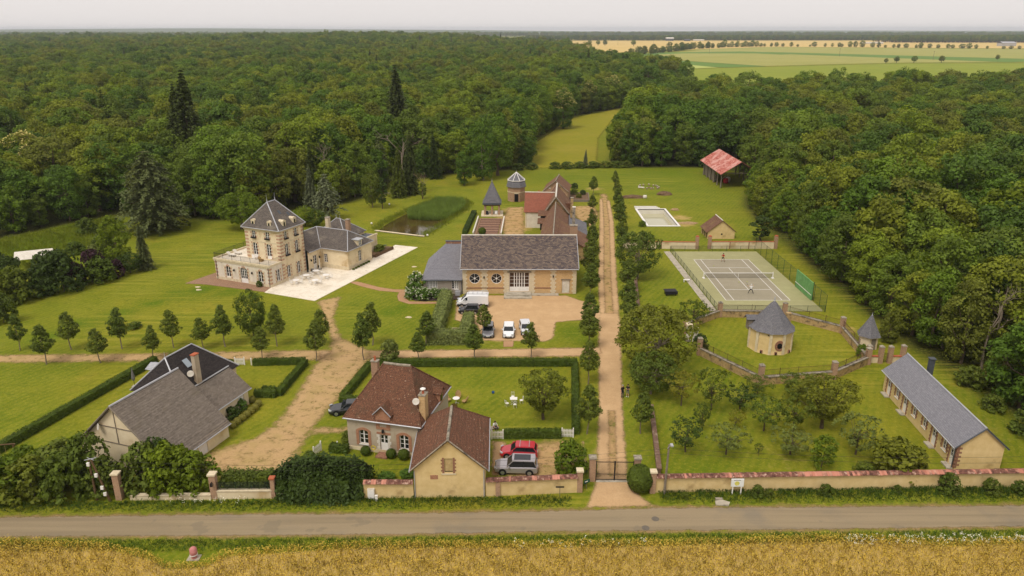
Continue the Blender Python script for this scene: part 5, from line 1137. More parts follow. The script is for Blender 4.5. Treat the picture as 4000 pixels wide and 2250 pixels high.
# ------------------------------------------------------------------ house with the grey slate roofs on the left
def left_house():
    t = thing('slate_house', 'cream house with big grey slate roof and garage doors by the hedge', 'house', (-40.81, 67.53, 0), -19)
    rz, k = 7.5, .925; zt = lambda x: rz - k * abs(x)
    f = Fr((-5.4, 0), (1, 0)); m = MB(); m.face([f(0, 0, 0), f(9.3, 0, 0), f(9.3, 0, zt(3.9)), f(5.4, 0, rz - .05), f(0, 0, zt(-5.4))])
    wall(m, Fr((3.9, 0), (0, 1)), 1.9, 0, zt(3.9)); m.face([(3.9, 1.9, 0), (6.05, 1.9, 0), (6.05, 1.9, 1.95), (3.9, 1.9, zt(3.9))]); rr = Fr((6.05, 1.9), (0, 1)); hs = [(1.0, 2.35, .05, 1.85), (2.45, 3.8, .05, 1.85)]
    wall(m, rr, 7.2, 0, 1.95, hs); wall(m, Fr((-5.4, 9), (0, -1)), 9, 0, 2.5); m.face([(6.05, 9.1, 0), (-5.4, 9.1, 0), (-5.4, 9.1, 2.5), (0, 9.1, rz - .05), (6.05, 9.1, 1.95)]); m.build('wall', 'plaster_cream', t)
    for h in hs:
        d = MB().fbox(rr, h[0] + .02, h[1] - .02, -.1, -.06, .07, 1.83).build('garage_door', 'white_paint', t); MB().fbox(rr, h[0] + .15, h[1] - .15, -.059, -.04, 1.45, 1.65).build('door_window', 'glass', d)
    r = MB(); slope(r, (-5.75, 9.3, zt(-5.75)), (-5.75, -.35, zt(-5.75)), (0, -.35, rz), (0, 9.3, rz)); slope(r, (4.15, -.35, zt(4.15)), (4.15, 1.62, zt(4.15)), (0, 1.62, rz), (0, -.35, rz)); slope(r, (6.3, 1.6, zt(6.3)), (6.3, 9.3, zt(6.3)), (0, 9.3, rz), (0, 1.6, rz)); r.build('roof', 'roof_slate_lichen', t)
    strip3(t, 'ridge', 'zinc', ((0, -.35, rz), (0, 9.3, rz)), .12); line_tube(t, 'verge', 'timber_grey', ((-5.75, -.36, zt(-5.75)), (0, -.36, rz), (4.15, -.36, zt(4.15))), .09); gutter(t, ((6.36, 1.6, zt(6.3) - .08), (6.36, 9.3, zt(6.3) - .08)), .07); gutter(t, ((4.2, -.35, zt(4.2)), (4.2, 1.62, zt(4.2))), .06)
    for a, b in (((0.0, 3.0), (0.0, rz - .4)), ((-4.2, 3.05), (3.8, 3.05)), ((-2.6, 4.9), (2.2, 4.9)), ((-4.4, 3.3), (-.6, rz - .75))):
        MB().tube((a[0], -.02, a[1]), (b[0], -.02, b[1]), .06, n=4).build('timber_beam', 'timber_grey', t)
    tr = MB(); n = 12
    for q in range(2):
        rad = .32 + .2 * q; pts = [(1.8 - rad, -.1, .1)] + [(1.8 - rad * math.cos(math.pi * i / n), -.1, 1.75 + rad * math.sin(math.pi * i / n)) for i in range(n + 1)] + [(1.8 + rad, -.1, .1)]
        for a, b in zip(pts, pts[1:]): tr.tube(a, b, .022, n=4)
    for i in range(8): z = .25 + i * .2; tr.tube((1.28, -.1, z), (1.48, -.1, z), .015, n=4); tr.tube((2.12, -.1, z), (2.32, -.1, z), .015, n=4)
    tr.build('arch_trellis', 'iron', t)
    for (x, y) in ((1.9, .9),):
        o = MB().lathe((0, 0, 0), [(.02, 0), (.2, .03), (.36, .12)], 14).build('satellite_dish', 'white_worn', t); o.location = (-1.9, -.35, 4.9); o.rotation_euler = (R_(75), 0, R_(-30))
    # taller hipped part behind, in near-black slate
    m = MB(); x0, x1, y0, y1, ez = -6.3, .6, 8.6, 17.8, 4.1
    for a, b in (((x0, y0), (x1, y0)), ((x1, y0), (x1, y1)), ((x1, y1), (x0, y1)), ((x0, y1), (x0, y0))): fr, L = fr2(a, b); wall(m, fr, L, 0, ez)
    m.build('back_wall', 'plaster_cream', t); r = MB(); c = hip_roof(r, x0, x1, y0, y1, ez, -2.7, -2.7, 10.3, 14.6, 7.9, .3, .22); r.build('back_roof', 'roof_black', t); p, q = (-2.7, 10.3, 7.92), (-2.7, 14.6, 7.92)
    for a, b in ((c[0], p), (c[1], p), (c[2], q), (c[3], q), (p, q)): strip3(t, 'zinc_strip', 'zinc', (a, b), .085)
    MB().lathe((-2.7, 10.3, 7.9), [(.1, 0), (.04, .2), (.012, .8)], 6).build('finial', 'zinc', t)
    nn = Vector((3.6, 0, 3.3)).normalized(); sl = Vector((nn.z, 0, -nn.x)); b0 = Vector((-1.5, 12.2, 7.9 - (7.9 - 4.1) * (1.2 / 3.6))) + nn * .1
    MB().face([b0 + sl * a * .55 + Vector((0, b * .4, 0)) for a, b in ((-1, -1), (1, -1), (1, 1), (-1, 1))]).build('skylight', 'skylight', t)
    MB().box(-5.6, -4.2, 10.6, 12.0, 4.6, 6.0).build('side_dormer', 'white_worn', t); rr_ = MB(); slope(rr_, (-6.0, 10.3, 6.0), (-3.4, 10.3, 6.0), (-3.4, 11.3, 6.5), (-6, 11.3, 6.5), .2); slope(rr_, (-3.4, 12.3, 6.0), (-6.0, 12.3, 6.0), (-6, 11.3, 6.5), (-3.4, 11.3, 6.5), .2); rr_.build('side_dormer_roof', 'zinc', t)
    # lean-to annex
    m = MB(); fr = Fr((3.2, 9.15), (0, 1)); wall(m, fr, 7.2, 0, 2.2, [(5.4, 6.4, .05, 1.95)]); m.face([(.6, 16.35, 0), (.6, 16.35, 4.2), (3.2, 16.35, 2.2), (3.2, 16.35, 0)][::-1]); m.build('annex_wall', 'plaster_cream', t); MB().fbox(fr, 5.42, 6.38, -.1, -.06, .07, 1.93).build('annex_door', 'white_paint', t)
    r = MB(); slope(r, (3.5, 9.2, 2.1), (3.5, 16.7, 2.1), (.5, 16.7, 4.5), (.5, 9.2, 4.5)); r.build('annex_roof', 'roof_slate_lichen', t); strip3(t, 'annex_ridge', 'zinc', ((.5, 9.2, 4.55), (.5, 16.7, 4.55)), .09); gutter(t, ((3.55, 9.2, 2.05), (3.55, 16.7, 2.05)), .06)
    chimney(t, .3, 11.7, 4.4, 8.2, .5, .7, 'plaster_grey', 'terracotta')
    o = MB().lathe((0, 0, 0), [(.02, 0), (.2, .03), (.38, .12)], 14).build('satellite_dish', 'white_worn', t); o.location = (-.1, 11.1, 6.0); o.rotation_euler = (R_(70), 0, R_(40))
left_house()

# ------------------------------------------------------------------ long outbuilding on the right
def long_house():
    t = thing('long_outbuilding', 'long low ochre outbuilding with grey slate roof and brick-framed doors', 'outbuilding', (46.34, 67.48, 0), -3.9)
    W, D, ez, rz = 4.7, 18.3, 2.95, 5.0; lf = Fr((0, D), (0, -1)); U = lambda y: D - y
    ops = [(U(17.3), U(16.3), .1, 2.3, 'd'), (U(14.85), U(13.95), .95, 2.3, 'w'), (U(12.7), U(11.7), .1, 2.3, 'd'), (U(10.15), U(9.25), .95, 2.3, 'w'), (U(7.55), U(6.65), .95, 2.3, 'w'), (U(5.25), U(4.25), .1, 2.3, 'd'), (U(2.8), U(1.9), .95, 2.3, 'w'), (U(1.15), U(.2), .1, 2.3, 'd')]
    m = MB(); wall(m, lf, D, 0, ez, [o[:4] for o in ops]); wall(m, Fr((0, 0), (1, 0)), W, 0, ez, gable=(W / 2, rz)); wall(m, Fr((W, 0), (0, 1)), D, 0, ez); wall(m, Fr((W, D), (-1, 0)), W, 0, ez, gable=(W / 2, rz)); m.build('wall', 'plaster_yellow', t)
    for o in ops:
        if o[4] == 'd': window(t, lf, o, 2, 3, name='door', solid=.95)
        else: window(t, lf, o, 2, 3, sill=1)
        for s, u in ((-1, o[0] - .02), (1, o[1] + .02)): quoins(t, lf, u, o[2], 2.45, (.22, .34), .22, s, ('brick_plain', 'brick_plain'), .025)
        if o[4] == 'd': MB().fbox(lf, o[0] - .2, o[1] + .2, .01, .6, 0, .15).build('doorstep', 'concrete', t)
    quoins(t, Fr((0, 0), (1, 0)), 0, .2, 2.9, (.3, .55), .24, 1, ('brick_plain', 'brick_plain'), .025); quoins(t, lf, D, .2, 2.9, (.2, .32), .24, -1, ('brick_plain', 'brick_plain'), .025)
    r = MB(); slope(r, (-.35, D + .25, ez - .25), (-.35, -.25, ez - .25), (W / 2, -.25, rz + .05), (W / 2, D + .25, rz + .05), .25, .02, .008); slope(r, (W + .35, -.25, ez - .25), (W + .35, D + .25, ez - .25), (W / 2, D + .25, rz + .05), (W / 2, -.25, rz + .05), .25, .02, .008); r.build('roof', 'roof_slate_new', t)
    strip3(t, 'ridge', 'zinc', ((W / 2, -.25, rz + .05), (W / 2, D + .25, rz + .05)), .09); gutter(t, ((-.42, -.25, ez - .32), (-.42, D + .25, ez - .32)), .07); line_tube(t, 'verge', 'zinc_dark', ((-.35, -.27, ez - .22), (W / 2, -.27, rz + .1), (W + .35, -.27, ez - .22)), .06)
    c = MB().box(3.6, 4.15, 15.2, 15.75, 3.2, 5.7).build('flue', 'zinc_dark', t); MB().box(3.5, 4.25, 15.1, 15.85, 5.78, 5.86).build('flue_cap', 'zinc_dark', c)
    downpipe(t, -.12, .12, 0, 2.6)
long_house()

# ------------------------------------------------------------------ dovecote in its walled round garden, and the small pavilion
def dovecote():
    t = thing('round_dovecote', 'squat cream dovecote with conical slate roof inside the ring wall', 'dovecote', (37.5, 99.5, 0), 0); n = 10; a0 = 0.
    MB().lathe((0, 0, 0), [(3.2, 0), (3.1, .5), (2.98, 3.35)], n, a0).build('wall', 'plaster_yellow', t)
    for k in range(n):
        a = a0 + 2 * math.pi * k / n; u = Vector((-math.sin(a), math.cos(a))); fr = Fr((3.1 * math.cos(a) - u.x * .25, 3.1 * math.sin(a) - u.y * .25), (u.x, u.y)); MB().fbox(fr, .05, .45, -.15, .06, 0, 3.3).build('corner_pier', 'stone_pale', t)
    MB().lathe((0, 0, 0), [(3.35, 3.2), (2.75, 3.7), (1.45, 5.4), (.5, 6.7), (.12, 7.1)], n, a0).build('roof', 'roof_slate', t)
    MB().lathe((0, 0, 7.0), [(.16, 0), (.06, .25), (.11, .35), (.02, .8)], 8).build('finial', 'zinc', t)
    fr = Fr((-.05, -2.93), (1, 0)); b = MB(); nn = 14
    for k in range(nn):
        a1, a2 = 2 * math.pi * k / nn, 2 * math.pi * (k + 1) / nn; P = lambda a, r, d: fr(.45 + r * math.cos(a), d, 1.35 + r * 1.15 * math.sin(a)); b.face([P(a1, .38, .06), P(a1, .7, .06), P(a2, .7, .06), P(a2, .38, .06)]); b.face([P(a1, .7, .06), P(a1, .7, -.1), P(a2, .7, -.1), P(a2, .7, .06)])
    b.build('window_surround', 'brick_plain', t); MB().face([fr(.45 + .4 * math.cos(2 * math.pi * k / nn), .04, 1.35 + .45 * math.sin(2 * math.pi * k / nn)) for k in range(nn)]).build('window', 'dark_inside', t)
    for a in (-2.25, -1.6, -.85):
        u = Vector((-math.sin(a), math.cos(a))); fr = Fr((3.12 * math.cos(a) - u.x * .25, 3.12 * math.sin(a) - u.y * .25), (u.x, u.y)); MB().fbox(fr, .08, .42, -.1, .07, .05, .5).build('low_vent', 'brick_plain', t); MB().fbox(fr, .16, .34, -.1, .08, .05, .42).build('vent_opening', 'dark_inside', t)
    for a in (-2.0, -1.25):
        MB().face([(3.07 * math.cos(a + d), 3.07 * math.sin(a + d), z) for d, z in ((-.05, 2.85), (.05, 2.85), (0, 3.05))]).build('pigeon_hole', 'dark_inside', t)
    d = MB().box(-3.3, -1.6, .3, 1.3, 2.6, 4.2).build('roof_hatch', 'timber_grey', t); r = MB(); slope(r, (-3.6, .1, 4.15), (-1.0, .1, 4.15), (-1.0, .8, 4.7), (-3.6, .8, 4.7), .2); slope(r, (-1., 1.5, 4.15), (-3.6, 1.5, 4.15), (-3.6, .8, 4.7), (-1., .8, 4.7), .2); r.build('hatch_roof', 'roof_slate', t)
    MB().box(2.6, 3.3, 1.4, 2.1, 0, 4.6).build('chimney', 'stone_wall', t)
dovecote()
RING = [(26.6, 96.6), (32.3, 87.2), (42.5, 88.9), (49.1, 93.5), (49.5, 97), (50.2, 104.6), (43.6, 110.9), (33.4, 111.4), (28.2, 107.4), (26.3, 104.6)]
def ring_wall():
    t = thing('ring_wall', 'low stone wall with rusty iron railings enclosing the round dovecote', 'wall', (38, 99.6, 0), 0); loc = [(x - 38, y - 99.6) for x, y in RING]
    for i, (a, b) in enumerate(zip(loc, loc[1:])):
        fr, L = fr2(a, b); h = 1.05; MB().fbox(fr, 0, L, -.2, .2, 0, h).build('wall', 'stone_wall', t); MB().fbox(fr, 0, L, -.26, .26, h + .002, h + .14).build('coping', 'stone_grey', t)
        if i in (3, 8): continue
        m = MB(); n = int(L / .16)
        for k in range(n): m.tube(fr(k * .16 + .1, 0, h + .14), fr(k * .16 + .1, 0, h + 1.15), .014, n=3, caps=False)
        for z in (.25, 1.0): m.tube(fr(.1, 0, h + z), fr(L - .1, 0, h + z), .018, n=4)
        for k in range(1, max(2, int(L / 2.6))): m.tube(fr(k * 2.6, 0, h), fr(k * 2.6, 0, h + 1.2), .035, n=4)
        m.build('railing', 'rust_iron', t)
    for (x, y, h) in [(loc[1][0], loc[1][1], 2.75), (loc[2][0], loc[2][1], 2.4), (loc[3][0], loc[3][1], 2.3), (loc[5][0], loc[5][1], 2.5), (loc[6][0], loc[6][1], 2.5), (loc[7][0], loc[7][1], 2.4), (loc[9][0], loc[9][1], 2.6), (loc[0][0], loc[0][1], 2.5)]:
        p = MB().box(x - .32, x + .32, y - .32, y + .32, 0, h).build('pillar', 'brick_red', t); MB().lathe((x, y, h), [(.48, .002), (.48, .1), (.06, .28)], 4, math.pi / 4).build('pillar_cap', 'stone_grey', p)
ring_wall()
for x, y, n_ in ((26.15, 101.6, 'farther'), (26.75, 100.0, 'nearer')):
    t = thing('gate_pillar', n_ + ' of the two white stone gate pillars left of the dovecote', 'pillar', (x, y, 0)); MB().box(-.3, .3, -.3, .3, 0, 2.5).build('shaft', 'white_worn', t); MB().box(-.42, .42, -.42, .42, 2.502, 2.75).build('cap', 'stone_pale', t); MB().box(-.34, .34, -.34, .34, 0, .3).build('base', 'stone_grey', t)
def small_tower():
    t = thing('garden_turret', 'tiny cream turret with sharp blue-grey slate cone by four brick pillars', 'turret', (51.75, 99.4, 0), 12); n = 6
    MB().lathe((0, 0, 0), [(1.35, 0), (1.35, 2.1)], n).build('wall', 'plaster_cream', t); MB().lathe((0, 0, 0), [(1.75, 1.95), (1.0, 3.2), (.12, 4.95)], n).build('roof', 'roof_slate', t); MB().lathe((0, 0, 4.9), [(.12, 0), (.04, .15), (.01, .5)], 6).build('finial', 'zinc', t)
    MB().box(-.35, .35, -1.22, -1.15, .05, 1.7).build('door', 'timber_grey', t)
small_tower()
for i, (x, y) in enumerate(((49.5, 94.2), (51.0, 93.9), (52.3, 93.9), (54.2, 94.2))):
    t = thing('brick_pillar', 'rough brick pillar before the small turret, %s from the left' % ['first', 'second', 'third', 'fourth'][i], 'pillar', (x, y, 0), 0, 'pillars before the turret'); MB().box(-.28, .28, -.28, .28, 0, 2.4).build('shaft', 'brick_red', t); MB().lathe((0, 0, 2.4), [(.45, .002), (.4, .12), (.05, .3)], 4, math.pi / 4).build('cap', 'stone_grey', t)
t = thing('low_wall', 'short cream wall with red tile coping between the pillars by the turret', 'wall', (50.3, 94.0, 0))
for x0, x1 in ((-.5, .4), (2.3, 3.6)):
    MB().box(x0, x1, -.14, .14, 0, .95).build('wall', 'plaster_cream', t); MB().box(x0, x1, -.22, .22, .952, 1.05).build('coping', 'terracotta', t)
t = thing('rusty_gate', 'narrow rusty iron gate between the middle pillars by the turret', 'gate', (51.65, 93.9, 0)); m = MB()
for k in range(8): m.tube((-.33 + k * .095, 0, .1), (-.33 + k * .095, 0, 1.5), .014, n=4)
m.build('bars', 'rust_iron', t)
for z in (.2, 1.35): MB().tube((-.36, 0, z), (.36, 0, z), .02, n=4).build('rail', 'rust_iron', t)

# ------------------------------------------------------------------ red-roofed hay shed, pool shed, walls by the court
def hay_shed():
    t = thing('hay_shed', 'open timber hay shed with rusty red sheet roof at the wood edge', 'shed', (60.9, 214.5, 0), 0)
    D, W = 22, 10.5
    for k in range(6): MB().tube((0, k * 4.1, 0), (.1, k * 4.1, 4.4), .2, .16, 7).build('post', 'timber_grey', t); MB().tube((W - .3, k * 4.1, 0), (W - .3, k * 4.1, 4.4), .2, .16, 7).build('post', 'timber_grey', t)
    for k in range(5): MB().tube((.05, k * 4.1, 2.9), (.05, k * 4.1 + 1.4, 4.3), .09, n=5).build('brace', 'timber_grey', t)
    MB().tube((.05, -1.5, 4.4), (.05, D, 4.4), .13, n=5).tube((W - .3, -1.5, 4.4), (W - .3, D, 4.4), .13, n=5).build('beam', 'timber_grey', t); MB().tube((0, 0, 4.3), (W - .3, 0, 4.3), .13, n=5).tube((0, 0, 4.4), (5, 0, 7.6), .1, n=5).tube((W - .3, 0, 4.4), (5, 0, 7.6), .1, n=5).build('truss', 'timber_grey', t)
    MB().tube((.1, 0, 2.6), (2.2, 0, 4.2), .09, n=5).tube((W - .4, 0, 2.6), (W - 2.4, 0, 4.2), .09, n=5).build('knee_brace', 'timber_grey', t)
    r = MB(); e = -.8
    for s, (x0, x1) in enumerate(((-.8, 4.9), (W + .5, 5.1))):
        n = 60
        for k in range(n):
            y0, y1 = -2 + (D + 3) * k / n, -2 + (D + 3) * (k + 1) / n; w0, w1 = .05 * (k % 2), .05 * ((k + 1) % 2)
            q = [(x0, y0, 4.25 + w0), (x0, y1, 4.25 + w1), (x1, y1, 7.85 + w1), (x1, y0, 7.85 + w0)]; r.face(q if s == 0 else q[::-1]); r.face([(a, b, c - .06) for a, b, c in (q[::-1] if s == 0 else q)])
    r.build('roof', 'rusty_sheet', t); MB().box(.3, .4, 8, D, .2, 3.6).build('back_boards', 'timber_grey', t)
    for i, (x, y, m_, l) in enumerate(((1.5, 12, 'white_worn', 'white sack nearest the front left post of the hay shed'), (1.4, 15, 'white_worn', 'white sack deeper inside the hay shed'), (3.4, 7, 'cloth_red', 'red crate on the floor of the hay shed'), (4.6, 9, 'white_worn', 'pale bale stacked right inside the hay shed'))):
        s = thing('stored_sack' if i != 2 else 'red_crate', l, 'sack' if i != 2 else 'crate', (60.9 + x, 214.5 + y, 0)); MB().lathe((0, 0, 0), [(.7, 0), (.8, .4), (.75, 1.2), (.4, 1.5)], 9).build('bag' if i != 2 else 'crate', m_, s, True)
hay_shed()
def pool_shed():
    t = thing('pool_shed', 'small ochre shed with brown tiled roof behind the tennis court wall', 'shed', (43.2, 158.4, 0), 1)
    W, D, ez, rz = 5.9, 5.2, 1.75, 4.1; f = Fr((0, 0), (1, 0)); m = MB(); wall(m, f, W, 0, ez, [(2.85, 3.25, .85, 1.25)], gable=(W / 2, rz)); wall(m, Fr((W, 0), (0, 1)), D, 0, ez); wall(m, Fr((W, D), (-1, 0)), W, 0, ez, gable=(W / 2, rz)); m.build('wall', 'plaster_yellow', t); MB().fbox(f, 2.8, 3.3, -.2, -.15, .8, 1.3).build('small_opening', 'dark_inside', t)
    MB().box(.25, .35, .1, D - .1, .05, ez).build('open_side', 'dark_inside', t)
    for k in range(4): MB().box(-.12, .16, .05 + k * 1.6, .3 + k * 1.6, 0, ez).build('post', 'timber_pale', t)
    r = MB(); slope(r, (-.4, D + .3, ez - .25), (-.4, -.2, ez - .25), (W / 2, -.2, rz + .05), (W / 2, D + .3, rz + .05), .2); slope(r, (W + .35, -.2, ez - .2), (W + .35, D + .3, ez - .2), (W / 2, D + .3, rz + .05), (W / 2, -.2, rz + .05), .2); r.build('roof', 'roof_farm', t); strip3(t, 'ridge', 'white_worn', ((W / 2, -.2, rz + .08), (W / 2, D + .3, rz + .08)), .11)
pool_shed()
def low_wall(name, label, a, b, h, m='plaster_cream', th=.3, cop='terracotta', ch=.08, piers=True):
    t = thing(name, label, 'wall', (a[0], a[1], 0), math.degrees(math.atan2(b[1] - a[1], b[0] - a[0]))); L = math.dist(a, b)
    MB().box(0, L, -th / 2, th / 2, 0, h).build('wall', m, t); MB().box(0, L, -th / 2 - .06, th / 2 + .06, h + .002, h + ch).build('coping', cop, t)
    if piers:
        for k in range(1, int(L / 4)): MB().box(k * 4 - .09, k * 4 + .09, -th / 2 - .03, -th / 2 + .01, 0, h - .01).build('pier_strip', 'brick_plain', t)
    return t
low_wall('garden_wall', 'cream garden wall with red coping left of the gateway above the tennis court', (23.5, 151.2), (38.6, 150.5), 1.5); low_wall('garden_wall', 'cream garden wall with red coping right of the gateway above the tennis court', (41.9, 150.8), (55.2, 150.8), 1.5)
for x, y, l in ((38.9, 150.5, 'left brick pillar of the gateway above the tennis court'), (41.6, 150.7, 'right brick pillar of the gateway above the tennis court'), (55.6, 150.9, 'brick pillar ending the wall above the court by the wood')):
    t = thing('brick_pillar', l, 'pillar', (x, y, 0)); MB().box(-.32, .32, -.32, .32, 0, 2.7).build('shaft', 'brick_red', t); MB().lathe((0, 0, 2.7), [(.46, .002), (.42, .12), (.1, .25)], 4, math.pi / 4).build('cap', 'terracotta', t)
low_wall('brick_boundary', 'long low reddish wall running beside the drive trees', (15.25, 66.4), (16.9, 80.4), .7, 'old_brick', .4, 'old_brick', .1, False); low_wall('brick_boundary', 'weathered low wall behind the drive trees near the table tennis table', (20.6, 112.8), (23.0, 132), .7, 'stone_grey', .4, 'old_brick', .1, False)

# ------------------------------------------------------------------ tennis court
sheet('tennis_court_surround', [[(33.1, 148.6), (50.9, 148.6), (51.2, 113.8), (33.9, 113.8)]], .018, 'court_green', .5, .3, 'pale green run-off of the tennis court')
sheet('tennis_court', [[(36.55, 142.85), (47.52, 142.85), (47.52, 119.08), (36.55, 119.08)]], .024, 'court_grey', .5, .2, 'worn grey playing surface of the tennis court')
MB().prism([(31.6, 148.6), (32.9, 148.6), (33.7, 113.6), (32.5, 113.9)], 0, .03).build('court_kerb', 'concrete'); tag(bpy.data.objects['court_kerb'], 'pale concrete strip left of the tennis court', kind='structure')
cl = MB(); cx, cy, z0, z1 = 42.035, 130.965, .03, .034
for x in (-5.485, -4.115, 4.115, 5.485): cl.box(cx + x - .045, cx + x + .045, cy - 11.885, cy + 11.885, z0, z1)
for y, w in ((-11.885, 5.485), (11.885, 5.485), (-6.4, 4.115), (6.4, 4.115)): cl.box(cx - w, cx + w, cy + y - .045, cy + y + .045, z0, z1 + .002)
cl.box(cx - .045, cx + .045, cy - 6.4, cy + 6.4, z0, z1 + .001); tag(cl.build('court_lines', 'white_paint'), 'white painted lines of the tennis court', kind='structure')
t = thing('tennis_net', 'white-taped tennis net across the court', 'net', (cx, cy, .03))
for x in (-6.4, 6.4):
    p = MB().box(x - .07, x + .07, -.07, .07, 0, 1.2).build('post', 'white_paint', t); MB().box(x - .22, x + .22, -.35, .35, 0, .12).build('base', 'white_paint', p)
MB().face([(-6.35, 0, .08), (6.35, 0, .08), (6.35, 0, .98), (-6.35, 0, .98)]).build('netting', 'net_dark', t); MB().box(-6.35, 6.35, -.035, .035, .96, 1.07).build('tape', 'white_paint', t); MB().box(-.03, .03, -.02, .02, .05, .96).build('centre_strap', 'white_paint', t)
def chain_fence(name, label, pts, h, step=3., m='fence_green', net='net_green'):
    t = thing(name, label, 'fence', (pts[0][0], pts[0][1], 0)); o = pts[0]
    for a, b in zip(pts, pts[1:]):
        a, b = (a[0] - o[0], a[1] - o[1]), (b[0] - o[0], b[1] - o[1]); fr, L = fr2(a, b); n = max(1, round(L / step))
        for k in range(n + 1): MB().tube(fr(L * k / n, 0, 0), fr(L * k / n, 0, h + .05), .035, n=5).build('post', m, t)
        MB().tube(fr(0, 0, h), fr(L, 0, h), .025, n=5).build('top_rail', m, t); MB().face([fr(0, 0, .05), fr(L, 0, .05), fr(L, 0, h), fr(0, 0, h)]).build('wire_mesh', net, t)
    return t
chain_fence('court_fence', 'low green wire fence along the left side of the tennis court', [(33.75, 113.6), (33.0, 148.8)], 1.1, 2.4); chain_fence('court_fence', 'low green wire fence across the far end of the tennis court', [(33.2, 149.0), (50.6, 149.0)], 1.1, 2.9); chain_fence('court_fence', 'low green wire fence across the near end of the tennis court', [(34.0, 113.5), (51.2, 113.5)], 1.1, 2.9); chain_fence('court_fence', 'tall green wire fence along the right side of the tennis court', [(51.3, 113.6), (51.3, 118.6), (51.25, 126.8), (50.8, 149.0)], 2.9, 3.1)
t = thing('practice_wall', 'green rebound wall with a white line right of the tennis court', 'wall', (51.05, 119.0, 0)); MB().box(-.1, .1, 0, 7.4, .05, 3.2).build('panel', 'fence_panel_green' if 'fence_panel_green' in MT else mat('fence_panel_green', (112, 160, 96), (92, 140, 80), 1.2, c3=(86, 104, 72), sc3=.7, t3=(.6, .8)), t); MB().box(-.13, -.101, 0, 7.4, .9, 1.0).build('white_line', 'white_paint', t)
for y in (0, 3.7, 7.4): MB().tube((.16, y, 0), (.16, y, 3.3), .05, n=5).build('post', 'fence_green', t)
for i, (x, y) in enumerate(((39.4, 138.3), (41.5, 128.5), (43.0, 128.6))):
    tag(MB().lathe((0, 0, 0), [(.02, 0), (.06, .03), (.075, .075), (.06, .12), (.02, .15)], 8).build('tennis_ball', 'tennis_ball', None, True), ['tennis ball on the far left of the court', 'tennis ball near the net left of centre', 'tennis ball near the net right of centre'][i], 'ball').location = (x, y, .034)
t = thing('court_bench', 'small white bench beside the left fence of the tennis court', 'bench', (32.0, 128.9, 0), 3); MB().box(-.6, .6, -.2, .2, .4, .46).build('seat', 'white_paint', t)
for x in (-.5, .5): MB().box(x - .05, x + .05, -.18, .18, 0, .4).build('leg', 'white_paint', t)
t = thing('ping_pong_table', 'folded table tennis table under a black cover on the lawn', 'table', (27.6, 122.0, 0), 4); MB().box(-1.05, 1.05, -.75, .75, .72, .84).build('table_top', 'black_fabric', t); MB().box(-1.1, 1.1, -.8, -.76, .3, .84).build('cover_front', 'black_fabric', t)
for x in (-.8, .8):
    for y in (-.6, .6): MB().box(x - .06, x + .06, y - .06, y + .06, 0, .72).build('leg', 'iron', t)

# ------------------------------------------------------------------ swimming pool (emptied, a little water left) and the pond
x0, x1, y0, y1 = POOL
t = thing('swimming_pool', 'white-edged swimming pool with shallow cloudy water on the lawn', 'pool', ((x0 + x1) / 2, (y0 + y1) / 2, 0)); w, l = (x1 - x0) / 2, (y1 - y0) / 2
b = MB(); b.face([(-w, -l, -2), (w, -l, -2), (w, l, -2), (-w, l, -2)])
for a, c in (((-w, -l), (-w, l)), ((-w, l), (w, l)), ((w, l), (w, -l)), ((w, -l), (-w, -l))): b.face([(*a, -2), (*c, -2), (*c, .1), (*a, .1)])
b.build('basin', 'pool_liner', t); MB().face([(-w + .01, -l + .01, -1.1), (w - .01, -l + .01, -1.1), (w - .01, l - .01, -1.1), (-w + .01, l - .01, -1.1)]).build('water', 'pool_water', t)
k = .5
for q in ((-w - k, w + k, l, l + k), (-w - k, w + k, -l - k, -l), (-w - k, -w, -l, l), (w, w + k, -l, l)): MB().box(*q, -.1, .16).build('coping', 'white_paint', t)
for i in range(3): t = thing('pool_cover_slats', ['lowest white pool cover slat bundle behind the pool', 'middle white pool cover slat bundle behind the pool', 'farthest white pool cover slat bundle behind the pool'][i], 'pool cover', (35.2 - i * .3, 188.1 + i * .7, 0), 1.5 - i); MB().box(-3.4 + .3 * i, 3.0, -.15, .15, 0, .2 + .03 * i).build('slats', 'white_paint', t)
tag(MB().prism([(p[0] + (-.6 if p[0] < -22 else .6), p[1] + (-.6 if p[1] < 180 else .6)) for p in POND], -.52, -.5).build('pond_water', 'pond_water'), 'brown pond water reflecting the sky', kind='structure').name = 'pond'
low_wall('pond_edge', 'low pale stone edging along the near side of the pond', (-31.4, 165.3), (-19.6, 160.2), .12, 'stone_grey', .5, 'stone_pale', .08, False)

